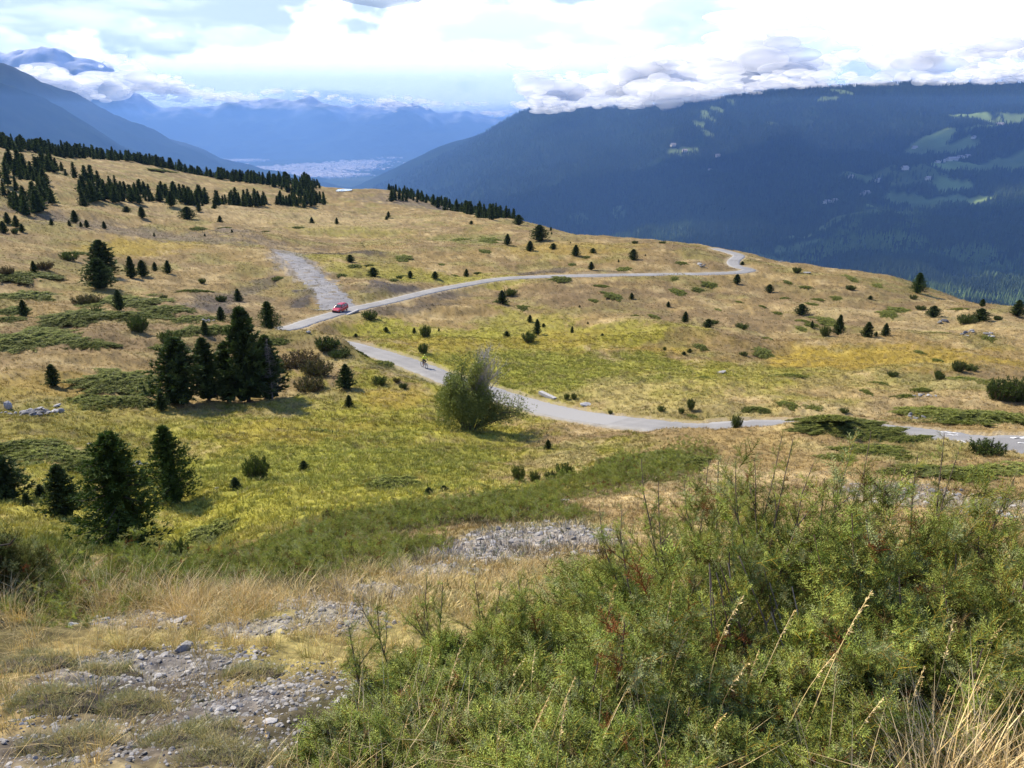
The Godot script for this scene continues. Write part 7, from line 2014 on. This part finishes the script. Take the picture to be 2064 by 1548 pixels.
func build_car(line: Array) -> void:
	var i := path_index(line, CAR[0], CAR[1])
	var d := heading(line, i)
	var o := thing("red_car", "small red hatchback car driving along the road by the gravel spur", "car", line[i] + Vector3(-d.z, 0, d.x) * 0.25 + Vector3.UP * 0.02, atan2(-d.z, d.x))
	var body := []
	for e in [[-1.92, 0.42, 0.86, 0.72], [-1.86, 0.28, 0.98, 0.80], [-1.3, 0.24, 1.0, 0.85], [0.0, 0.24, 0.98, 0.86], [0.85, 0.24, 0.95, 0.86], [1.35, 0.26, 0.86, 0.83], [1.78, 0.28, 0.72, 0.76], [1.92, 0.38, 0.60, 0.66]]:
		body.append(shell_ring(e[0], e[1], e[2], e[3], 0.5, 0.92))
	put("body", loft(body).mesh(), mats.red, o)
	var cabin := []
	for e in [[-1.88, 0.94, 1.02, 0.74], [-1.72, 0.94, 1.40, 0.68], [-1.4, 0.94, 1.51, 0.68], [-0.5, 0.94, 1.54, 0.69], [0.15, 0.93, 1.47, 0.68], [0.5, 0.93, 1.26, 0.71], [0.98, 0.92, 0.96, 0.76]]:
		cabin.append(shell_ring(e[0], e[1], e[2], e[3] + 0.08, 1.0, 0.82))
	put("roof", loft(cabin).mesh(), mats.red, o)
	var screen := Shape.new()
	screen.quad(Vector3(0.96, 1.0, -0.62), Vector3(0.24, 1.46, -0.53), Vector3(0.24, 1.46, 0.53), Vector3(0.96, 1.0, 0.62))
	put("windscreen", screen.mesh(), mats.glass, o)
	var rear := Shape.new()
	rear.quad(Vector3(-1.91, 1.06, -0.58), Vector3(-1.75, 1.38, -0.5), Vector3(-1.75, 1.38, 0.5), Vector3(-1.91, 1.06, 0.58))
	put("rear_window", rear.mesh(), mats.glass, o)
	for side in [-1.0, 1.0]:
		for w in [[-0.42, 0.34, 0.02, 0.72], [-1.30, -0.52, -1.30, -0.52]]:
			var g := Shape.new()
			g.quad(Vector3(w[2], 1.02, side * 0.80), Vector3(w[0] + (0.42 if w[2] == 0.02 else 0.0) * 0.0, 1.42, side * 0.685), Vector3(w[1] * (0.7 if w[2] == 0.02 else 1.0), 1.42, side * 0.685), Vector3(w[3], 1.02, side * 0.80))
			put("side_window", g.mesh(), mats.glass, o)
		var m := Shape.new()
		m.box(Vector3(0.62, 1.03, side * 0.93), Vector3(0.12, 0.13, 0.17))
		put("mirror", m.mesh(), mats.red, o)
		var h := Shape.new()
		h.box(Vector3(1.80, 0.66, side * 0.54), Vector3(0.16, 0.13, 0.26), Color(0.9, 0.9, 0.9))
		put("headlight", h.mesh(), mats.chrome, o)
		var t := Shape.new()
		t.box(Vector3(-1.89, 0.88, side * 0.66), Vector3(0.08, 0.3, 0.14), Color(0.35, 0.02, 0.02))
		put("tail_light", t.mesh(), mats.tint, o)
		for x in [-1.22, 1.22]:
			var ring := Shape.new()
			for k in 20:
				var a := TAU * k / 20
				var b := TAU * (k + 1) / 20
				for q in [[0.30, 0.17, 0.30, -0.0], [0.19, 0.185, 0.30, 0.17]]:
					ring.quad(Vector3(cos(a) * q[0], sin(a) * q[0], q[1] * side), Vector3(cos(b) * q[0], sin(b) * q[0], q[1] * side), Vector3(cos(b) * q[2], sin(b) * q[2], q[3] * side), Vector3(cos(a) * q[2], sin(a) * q[2], q[3] * side), Color(0.02, 0.02, 0.02))
			var wheel := put("wheel", ring.mesh(), mats.tint, o)
			wheel.position = Vector3(x, 0.30, side * 0.69)
			var rim := Shape.new()
			for k in 12: rim.tri(Vector3(0, 0, 0.172 * side), Vector3(cos(TAU * k / 12) * 0.2, sin(TAU * k / 12) * 0.2, 0.183 * side), Vector3(cos(TAU * (k + 1) / 12) * 0.2, sin(TAU * (k + 1) / 12) * 0.2, 0.183 * side))
			put("rim", rim.mesh(), mats.chrome, wheel)
	var grille := Shape.new()
	grille.box(Vector3(1.91, 0.47, 0), Vector3(0.05, 0.12, 0.8), Color(0.02, 0.02, 0.02))
	put("grille", grille.mesh(), mats.tint, o)
	var bumper := Shape.new()
	bumper.box(Vector3(1.86, 0.33, 0), Vector3(0.16, 0.13, 1.36), Color(0.03, 0.03, 0.03))
	put("bumper", bumper.mesh(), mats.tint, o)

# ---- a figure: tapered limbs joined into one skin (surface nets on a grid)
func skin(bones: Array, cell: float, blend: float) -> ArrayMesh:
	var lo := Vector3(1e9, 1e9, 1e9)
	var hi := -lo
	for b in bones:
		var rad: float = maxf(b[2], b[3]) + 3.0 * cell
		for p in [b[0], b[1]]:
			lo = lo.min(p - Vector3.ONE * rad); hi = hi.max(p + Vector3.ONE * rad)
	var nx := int((hi.x - lo.x) / cell) + 2
	var ny := int((hi.y - lo.y) / cell) + 2
	var nz := int((hi.z - lo.z) / cell) + 2
	var f := PackedFloat32Array()
	f.resize(nx * ny * nz)
	f.fill(1.0)
	for b in bones:
		var a: Vector3 = b[0]
		var ab: Vector3 = b[1] - b[0]
		var l2 := maxf(ab.length_squared(), 1e-6)
		var rad: float = maxf(b[2], b[3]) + blend + 2.0 * cell
		var p0: Vector3 = ((a.min(b[1]) - Vector3.ONE * rad) - lo) / cell
		var p1: Vector3 = ((a.max(b[1]) + Vector3.ONE * rad) - lo) / cell
		for i in range(maxi(int(p0.x), 0), mini(int(p1.x) + 1, nx)):
			for j in range(maxi(int(p0.y), 0), mini(int(p1.y) + 1, ny)):
				for k in range(maxi(int(p0.z), 0), mini(int(p1.z) + 1, nz)):
					var q := lo + Vector3(i, j, k) * cell - a
					var t := clampf(q.dot(ab) / l2, 0, 1)
					var d: float = (q - ab * t).length() - lerpf(b[2], b[3], t)
					var n := (i * ny + j) * nz + k
					var o := f[n]
					var h := clampf(0.5 + 0.5 * (o - d) / blend, 0, 1)
					f[n] = lerpf(o, d, h) - blend * h * (1.0 - h)
	var s := Shape.new()
	var id := {}
	for i in nx - 1:
		for j in ny - 1:
			for k in nz - 1:
				var sum := Vector3.ZERO
				var count := 0
				var first := f[(i * ny + j) * nz + k] < 0.0
				var mixed := false
				for c in range(1, 8):
					if (f[((i + (c & 1)) * ny + j + (c >> 1 & 1)) * nz + k + (c >> 2)] < 0.0) != first:
						mixed = true
						break
				if not mixed: continue
				for c in 8:
					var va := f[((i + (c & 1)) * ny + j + (c >> 1 & 1)) * nz + k + (c >> 2)]
					for ax in 3:
						if c >> ax & 1: continue
						var e := c | 1 << ax
						var vb := f[((i + (e & 1)) * ny + j + (e >> 1 & 1)) * nz + k + (e >> 2)]
						if (va < 0.0) != (vb < 0.0):
							var t := va / (va - vb)
							var p := Vector3(c & 1, c >> 1 & 1, c >> 2)
							p[ax] += t
							sum += p
							count += 1
				var p := lo + (Vector3(i, j, k) + sum / count) * cell
				id[Vector3i(i, j, k)] = s.v.size()
				s.v.append(p)
				var best := 1e9
				var col := Color.WHITE
				for b in bones:
					var ab: Vector3 = b[1] - b[0]
					var t := clampf((p - b[0]).dot(ab) / maxf(ab.length_squared(), 1e-6), 0, 1)
					var d: float = (p - b[0] - ab * t).length() - lerpf(b[2], b[3], t)
					if d < best:
						best = d
						col = b[4]
				s.c.append(col)
				var g := Vector3(f[((i + 1) * ny + j) * nz + k] - f[(i * ny + j) * nz + k], f[(i * ny + j + 1) * nz + k] - f[(i * ny + j) * nz + k], f[(i * ny + j) * nz + k + 1] - f[(i * ny + j) * nz + k])
				s.n.append(g.normalized() if g.length() > 1e-6 else Vector3.UP)
	for key in id:
		var i: int = key.x
		var j: int = key.y
		var k: int = key.z
		if i == 0 or j == 0 or k == 0: continue
		var v0 := f[(i * ny + j) * nz + k] < 0.0
		for ax in 3:
			var e := Vector3i.ZERO
			e[ax] = 1
			if v0 == (f[((i + e.x) * ny + j + e.y) * nz + k + e.z] < 0.0): continue
			var u := Vector3i.ZERO
			var w := Vector3i.ZERO
			u[(ax + 1) % 3] = 1
			w[(ax + 2) % 3] = 1
			var quad := [key, key - u, key - u - w, key - w]
			if not quad.all(func(q): return id.has(q)): continue
			var ix := quad.map(func(q): return id[q])
			if v0: ix.reverse()
			for t in [0, 1, 2, 0, 2, 3]: s.ix.append(ix[t])
	return s.mesh()

func build_cyclist(line: Array) -> void:
	var i := path_index(line, CYCLIST[0], CYCLIST[1])
	var d := heading(line, i)
	var at: Vector3 = line[i] + Vector3(-d.z, 0, d.x) * -0.2 + Vector3.UP * 0.01
	var turn := atan2(-d.z, d.x)
	var o := thing("bicycle", "dark mountain bicycle ridden down the road by the cyclist", "bicycle", at, turn)
	var black := Color(0.02, 0.02, 0.022)
	for x in [-0.54, 0.54]:
		var w := Shape.new()
		var pts := []
		var radii := []
		for k in 29:
			var a := TAU * k / 28
			pts.append(Vector3(x + cos(a) * 0.33, 0.35 + sin(a) * 0.33, 0))
			radii.append(0.028)
		w.tube(pts, radii, 6, black)
		var wheel := put("wheel", w.mesh(), mats.tint, o)
		for k in 10:
			var sp := Shape.new()
			var a := TAU * k / 10
			sp.tube([Vector3(x, 0.35, 0), Vector3(x + cos(a) * 0.32, 0.35 + sin(a) * 0.32, 0)], [0.004, 0.004], 3, Color(0.5, 0.5, 0.5))
			put("spoke", sp.mesh(), mats.tint, wheel)
	var fr := Shape.new()
	for e in [[-0.54, 0.35, -0.10, 0.33], [-0.54, 0.35, -0.20, 0.78], [-0.10, 0.33, -0.22, 0.86], [-0.10, 0.33, 0.36, 0.82], [-0.20, 0.80, 0.36, 0.90]]:
		fr.tube([Vector3(e[0], e[1], 0), Vector3(e[2], e[3], 0)], [0.022, 0.022], 6, Color(0.06, 0.06, 0.07))
	put("frame", fr.mesh(), mats.tint, o)
	var fork := Shape.new()
	fork.tube([Vector3(0.54, 0.35, 0.06), Vector3(0.42, 0.72, 0.05), Vector3(0.36, 0.95, 0)], [0.018, 0.022, 0.02], 6, black)
	fork.tube([Vector3(0.54, 0.35, -0.06), Vector3(0.42, 0.72, -0.05)], [0.018, 0.022], 6, black)
	put("fork", fork.mesh(), mats.tint, o)
	var bar := Shape.new()
	bar.tube([Vector3(0.30, 1.02, -0.34), Vector3(0.38, 0.99, -0.1), Vector3(0.38, 0.99, 0.1), Vector3(0.30, 1.02, 0.34)], [0.017, 0.015, 0.015, 0.017], 6, black)
	put("handlebar", bar.mesh(), mats.tint, o)
	var sad := Shape.new()
	sad.tube([Vector3(-0.36, 0.95, 0), Vector3(-0.26, 0.955, 0), Vector3(-0.06, 0.94, 0)], [0.07, 0.06, 0.02], 8, black)
	put("saddle", sad.mesh(), mats.tint, o)
	for e in [[0.02, 0.22, 0.10], [-0.22, 0.44, -0.10]]:
		var cr := Shape.new()
		cr.tube([Vector3(-0.10, 0.33, e[2]), Vector3(e[0], e[1], e[2])], [0.013, 0.013], 5, black)
		put("crank", cr.mesh(), mats.tint, o)
	# the rider
	var hi_vis := Color(0.55, 0.62, 0.06)
	var dark := Color(0.018, 0.018, 0.02)
	var tan := Color(0.45, 0.27, 0.18)
	var hip := Vector3(-0.22, 1.03, 0)
	var chest := Vector3(0.06, 1.36, 0)
	var neck := Vector3(0.13, 1.50, 0)
	var head := Vector3(0.20, 1.63, 0)
	var bones := [[hip, hip.lerp(chest, 0.5), 0.145, 0.14, dark], [hip.lerp(chest, 0.45), chest, 0.14, 0.165, hi_vis], [chest + Vector3(0, 0, -0.13), chest + Vector3(0, 0, 0.13), 0.10, 0.10, hi_vis], [chest, neck, 0.10, 0.055, hi_vis], [neck, head, 0.055, 0.06, tan], [head, head + Vector3(0.015, 0.05, 0), 0.088, 0.092, tan], [head + Vector3(0.09, -0.01, 0), head + Vector3(0.105, -0.02, 0), 0.014, 0.016, tan]]
	for s in [-1.0, 1.0]:
		var sh := chest + Vector3(0.02, 0.03, 0.2 * s)
		var el := Vector3(0.18, 1.12, 0.34 * s)
		var ha := Vector3(0.31, 1.045, 0.31 * s)
		bones.append([sh, sh.lerp(el, 0.6), 0.062, 0.05, hi_vis])
		bones.append([sh.lerp(el, 0.55), el, 0.047, 0.042, tan])
		bones.append([el, ha, 0.04, 0.03, tan])
		bones.append([ha, ha + Vector3(0.05, -0.01, 0), 0.036, 0.03, dark])
		for q in 4: bones.append([ha + Vector3(0.05, 0, (q - 1.5) * 0.02 ), ha + Vector3(0.075, -0.05, (q - 1.5) * 0.021), 0.011, 0.009, dark])
		var fo := Vector3(0.02, 0.27, 0.12 * s) if s > 0 else Vector3(-0.22, 0.49, 0.12 * s)
		var kn := Vector3(0.24, 0.72, 0.15 * s) if s > 0 else Vector3(0.20, 0.88, 0.14 * s)
		var hj := hip + Vector3(0.0, -0.04, 0.09 * s)
		bones.append([hj, kn, 0.10, 0.065, dark])
		bones.append([kn, kn.lerp(fo, 0.35), 0.06, 0.058, tan])
		bones.append([kn.lerp(fo, 0.35), fo + Vector3(-0.05, 0.03, 0), 0.056, 0.038, tan])
		bones.append([fo + Vector3(-0.08, 0, 0), fo + Vector3(0.12, -0.01, 0), 0.042, 0.032, dark])
	var p := thing("person", "cyclist in a yellow and black jersey riding a bicycle down the road", "person", at, turn)
	put("body", skin(bones, 0.02, 0.03), mats.tint, p)
	var hel := Shape.new()
	var dome := func(a: int, b: int) -> Vector3:
		var la := PI * 0.55 * a / 6.0
		var lo := TAU * (b % 14) / 14
		return head + Vector3(0.005, 0.055, 0) + Vector3(sin(la) * cos(lo) * 0.135, cos(la) * 0.105, sin(la) * sin(lo) * 0.105)
	for a in 6:
		for b in 14: hel.quad(dome.call(a, b), dome.call(a + 1, b), dome.call(a + 1, b + 1), dome.call(a, b + 1), Color(0.5, 0.52, 0.12) if b % 4 else black)
	p.scale = Vector3.ONE * 1.1
	o.scale = Vector3.ONE * 1.1
	put("helmet", hel.mesh(), mats.tint, p)

# ------------------------------------------------------------------ far houses, pond
func build_far_things() -> void:
	var r := rng_of(808)
	for e in HOUSES:
		var y := far_height(e[0], e[1]) - 1.5
		var o := thing("house", e[3], "house", Vector3(e[0], y, e[1]), r.randf() * 0.8, "houses on the mountainside")
		var k: float = e[2]
		var w := Shape.new()
		w.box(Vector3(0, k * 0.3, 0), Vector3(k * 1.4, k * 0.6, k), Color(0.6, 0.56, 0.5))
		put("wall", w.mesh(), mats.tint, o)
		var f := Shape.new()
		for s in [-1.0, 1.0]: f.quad(Vector3(-k * 0.8, k * 0.55, s * k * 0.62), Vector3(-k * 0.8, k * 1.0, 0), Vector3(k * 0.8, k * 1.0, 0), Vector3(k * 0.8, k * 0.55, s * k * 0.62), Color(0.42, 0.36, 0.32))
		put("roof", f.mesh(), mats.tint, o)
	var pond := PackedVector3Array()
	var pc := PackedColorArray()
	var cy := ground(POND[0], POND[1])
	for i in 5:
		for j in 25:
			var a := TAU * j / 24
			pond.append(Vector3(POND[0] + cos(a) * POND[2] * i / 4.0, cy + 0.15, POND[1] + sin(a) * POND[3] * i / 4.0))
			pc.append(Color.WHITE)
	tag(put("pond_water", grid_mesh(pond, pc, 5, 25), mats.water), "little pond shining on the far grassy knoll", "pond", "", "structure")

func build_materials() -> void:
	var grain := FastNoiseLite.new()
	grain.seed = 4
	grain.noise_type = FastNoiseLite.TYPE_SIMPLEX
	grain.frequency = 0.02
	grain.fractal_octaves = 5
	grain.fractal_gain = 0.65
	var ramp := Gradient.new()
	ramp.set_color(0, Color(0.78, 0.78, 0.78)); ramp.set_color(1, Color(1, 1, 1))
	ramp.set_offset(0, 0.25); ramp.set_offset(1, 0.72)
	var t1 := NoiseTexture2D.new()
	t1.width = 1024; t1.height = 1024; t1.seamless = true; t1.noise = grain; t1.color_ramp = ramp
	var grain2: FastNoiseLite = grain.duplicate()
	grain2.seed = 8; grain2.frequency = 0.011
	var t2 := NoiseTexture2D.new()
	t2.width = 512; t2.height = 512; t2.seamless = true; t2.noise = grain2; t2.color_ramp = ramp
	var earth := plainly(0.95)
	earth.vertex_color_use_as_albedo = true
	earth.albedo_color = Color(1, 1, 1)
	earth.albedo_texture = t1
	earth.uv1_triplanar = true; earth.uv1_world_triplanar = true
	earth.uv1_scale = Vector3.ONE * 0.23
	earth.detail_enabled = true
	earth.detail_blend_mode = BaseMaterial3D.BLEND_MODE_MUL
	earth.detail_albedo = t2
	earth.detail_uv_layer = BaseMaterial3D.DETAIL_UV_2
	earth.uv2_triplanar = true; earth.uv2_world_triplanar = true
	earth.uv2_scale = Vector3.ONE * 1.37
	earth.metallic_specular = 0.2
	mats.earth = earth
	var slope := plainly(1.0)
	slope.vertex_color_use_as_albedo = true
	slope.specular_mode = BaseMaterial3D.SPECULAR_DISABLED
	mats.slope = slope
	var tint := plainly(0.9)
	tint.vertex_color_use_as_albedo = true
	tint.metallic_specular = 0.3
	mats.tint = tint
	var leaf := plainly(0.62)
	leaf.vertex_color_use_as_albedo = true
	leaf.metallic_specular = 0.25
	leaf.backlight_enabled = true
	leaf.backlight = Color(0.5, 0.5, 0.35)
	mats.leaf = leaf
	var needle := plainly(0.7)
	needle.vertex_color_use_as_albedo = true
	needle.metallic_specular = 0.2
	needle.backlight_enabled = true
	needle.backlight = Color(0.55, 0.6, 0.35)
	mats.needle = needle
	var cloud := plainly(1.0)
	cloud.specular_mode = BaseMaterial3D.SPECULAR_DISABLED
	cloud.vertex_color_use_as_albedo = true
	cloud.albedo_color = Color(1, 1, 1, 0.26)
	cloud.transparency = BaseMaterial3D.TRANSPARENCY_ALPHA
	cloud.backlight_enabled = true
	cloud.backlight = Color(1.5, 1.5, 1.5).linear_to_srgb()
	mats.cloud = cloud
	var billow := plainly(1.0)
	billow.specular_mode = BaseMaterial3D.SPECULAR_DISABLED
	billow.vertex_color_use_as_albedo = true
	billow.backlight_enabled = true
	billow.backlight = Color(1.2, 1.2, 1.2).linear_to_srgb()
	mats.billow = billow
	var road := plainly(0.85)
	road.vertex_color_use_as_albedo = true
	road.albedo_color = Color(0.285, 0.28, 0.268).linear_to_srgb()
	road.albedo_texture = t1
	road.uv1_triplanar = true; road.uv1_world_triplanar = true
	road.uv1_scale = Vector3.ONE * 0.6
	mats.road = road
	var gravel := plainly(0.95)
	gravel.vertex_color_use_as_albedo = true
	gravel.albedo_color = Color(0.25, 0.245, 0.245).linear_to_srgb()
	gravel.albedo_texture = t2
	gravel.uv1_triplanar = true; gravel.uv1_world_triplanar = true
	gravel.uv1_scale = Vector3.ONE * 0.45
	mats.gravel = gravel
	var k := 0
	for e in [["pale", 0.36], ["grey", 0.27], ["dim", 0.16]]:
		var m := plainly(0.9)
		m.vertex_color_use_as_albedo = true
		m.albedo_color = Color(e[1], e[1] * 0.98, e[1] * 0.95).linear_to_srgb()
		m.albedo_texture = t2
		m.uv1_triplanar = true
		m.uv1_scale = Vector3.ONE * 0.9
		mats[e[0]] = m
	mats.black = plainly(0.9, Color(0.012, 0.012, 0.012))
	var red := plainly(0.28, Color(0.36, 0.006, 0.014))
	red.clearcoat_enabled = true
	red.clearcoat = 0.5
	red.clearcoat_roughness = 0.06
	mats.red = red
	mats.glass = plainly(0.06, Color(0.03, 0.035, 0.04))
	mats.chrome = plainly(0.25, Color(0.65, 0.65, 0.66), 0.8)
	mats.water = plainly(0.05, Color(0.10, 0.13, 0.15))
	mats.patch = plainly(0.85, Color(0.20, 0.198, 0.19))
	mats.paint = plainly(0.7, Color(0.62, 0.62, 0.6))

func plainly(roughness: float, linear := Color(1, 1, 1), metal := 0.0) -> StandardMaterial3D:
	var m := StandardMaterial3D.new()
	m.roughness = roughness
	m.albedo_color = linear.linear_to_srgb()
	m.metallic = metal
	return m

func build_sky() -> Sky:
	# air and clouds only: banks of white cumulus low down all round, broken cloud above them
	var w := 4096
	var h := 2048
	var n := FastNoiseLite.new()
	n.seed = 12; n.noise_type = FastNoiseLite.TYPE_SIMPLEX; n.frequency = 1.0; n.fractal_octaves = 6; n.fractal_gain = 0.55
	var im := Image.create(w, h, false, Image.FORMAT_RGBA8)
	im.fill(Color(1, 1, 1, 0))
	var low_rows := int(h * (0.5 - 17.0 / 180.0))
	var y := 0
	while y < h / 2 + 8:
		var step := 1 if y >= low_rows else 4
		var up := (0.5 - (y + 0.5 * step) / h) * PI
		var x := 0
		while x < w:
			var a := (x + 0.5 * step) / w * TAU
			var p := Vector3(cos(a) * cos(up), sin(up) * 1.5, sin(a) * cos(up))
			var puff := n.get_noise_3d(p.x * 9.0, p.y * 13.0, p.z * 9.0)
			var broad := n.get_noise_3d(p.x * 1.7 + 7.0, 0.0, p.z * 1.7)
			# how high the bank reaches in this direction, in degrees
			var ahead := fposmod(a + PI, TAU) - PI
			var top := 6.5 + 9.0 * broad
			top = lerpf(lerpf(4.7, 7.2, smoothstep(-0.28, -0.2, ahead)), 11.0, smoothstep(0.06, 0.2, ahead)) if absf(ahead) < 0.65 else lerpf(4.3 if ahead < 0 else 11.0, top, smoothstep(0.65, 1.2, absf(ahead)))
			var k := smoothstep(-0.5, 0.9, top - rad_to_deg(up) + puff * 3.6)
			var high := n.get_noise_3d(p.x * 2.6, p.y * 4.0 + 20.0, p.z * 2.6)
			k = maxf(k, smoothstep(0.1, 0.5, high) * 0.45 * smoothstep(0.08, 0.3, up))
			k = maxf(k, smoothstep(0.0, 0.5, n.get_noise_3d(p.x * 4.0 + 3.0, p.y * 16.0, p.z * 4.0)) * 0.35)
			k = maxf(k, 1.0 - smoothstep(1.8, 4.2, rad_to_deg(up) - puff * 2.0))
			var grey := 1.0 - 0.42 * smoothstep(0.05, 0.5, n.get_noise_3d(p.x * 3.4, p.y * 7.0 + 50.0, p.z * 3.4)) * k
			grey -= 0.62 * clampf(0.75 + puff * 1.6, 0, 1) * exp(-pow((ahead - 0.27) / 0.10, 2.0) - pow((rad_to_deg(up) - 4.2) / 2.3, 2.0))
			var c := Color(grey * 0.985, grey * 0.99, 1.0 - (1.0 - grey) * 0.7, k)
			if step == 1: im.set_pixel(x, y, c)
			else: im.fill_rect(Rect2i(x, y, step, step), c)
			x += step
		y += step
	var m := ProceduralSkyMaterial.new()
	m.sky_top_color = Color(0.24, 0.42, 0.74)
	m.sky_horizon_color = Color(0.86, 0.92, 0.94)
	m.sky_curve = 0.2
	m.ground_bottom_color = Color(0.3, 0.3, 0.28)
	m.ground_horizon_color = Color(0.62, 0.72, 0.82)
	m.sky_cover_modulate = Color(1.0, 1.0, 1.0, 0.85)
	m.sky_cover = ImageTexture.create_from_image(im)
	m.sun_angle_max = 12.0
	var s := Sky.new()
	s.sky_material = m
	return s

func _ready() -> void:
	var cam := Camera3D.new()
	cam.name = "camera"
	cam.position = Vector3(0, EYE, 0)
	cam.rotation_degrees = Vector3(-18.7, 0, 0)
	cam.fov = 51.95
	cam.near = 0.05
	cam.far = 60000.0
	add_child(cam)
	var env := Environment.new()
	env.background_mode = Environment.BG_SKY
	env.sky = build_sky()
	env.tonemap_mode = Environment.TONE_MAPPER_LINEAR
	env.tonemap_exposure = 2.05
	env.background_energy_multiplier = 0.82
	env.sdfgi_enabled = true
	env.ssao_enabled = true
	env.ssil_enabled = true
	env.fog_enabled = true
	env.fog_density = 0.000026
	env.fog_light_color = Color(0.25, 0.48, 1.0).linear_to_srgb()
	env.volumetric_fog_enabled = true
	env.volumetric_fog_density = 0.0
	var we := WorldEnvironment.new()
	we.name = "environment"
	we.environment = env
	add_child(we)
	var sun := DirectionalLight3D.new()
	sun.name = "sun"
	sun.light_energy = 1.6
	sun.light_color = Color(1.0, 0.955, 0.87)
	sun.light_angular_distance = 0.5
	sun.shadow_enabled = true
	sun.look_at_from_position(Vector3.ZERO, Vector3(0.56, -0.67, 0.49))
	add_child(sun)

	for e in [[n_broad, 0.016, 3, 1], [n_mid, 0.11, 3, 2], [n_fine, 0.75, 3, 3], [n_tiny, 4.0, 2, 4], [n_warp, 0.09, 3, 5], [n_ridge, 0.0006, 5, 6]]:
		e[0].noise_type = FastNoiseLite.TYPE_SIMPLEX
		e[0].frequency = e[1]; e[0].fractal_octaves = e[2]; e[0].seed = e[3]
	LAND_LOG = log_of(LAND_FAR)
	build_materials()
	sort_zones()
	build_valley()
	build_mountains()
	build_clouds()
	build_air()
	var road_line := path_through(ROAD, 0.5)
	lay_bed(road_line, ROAD_HALF)
	build_hillside()
	build_road(road_line)
	build_grass()
	build_plants()
	build_woods()
	build_willow()
	build_dead_larch()
	build_stones()
	build_foreground()
	build_far_things()
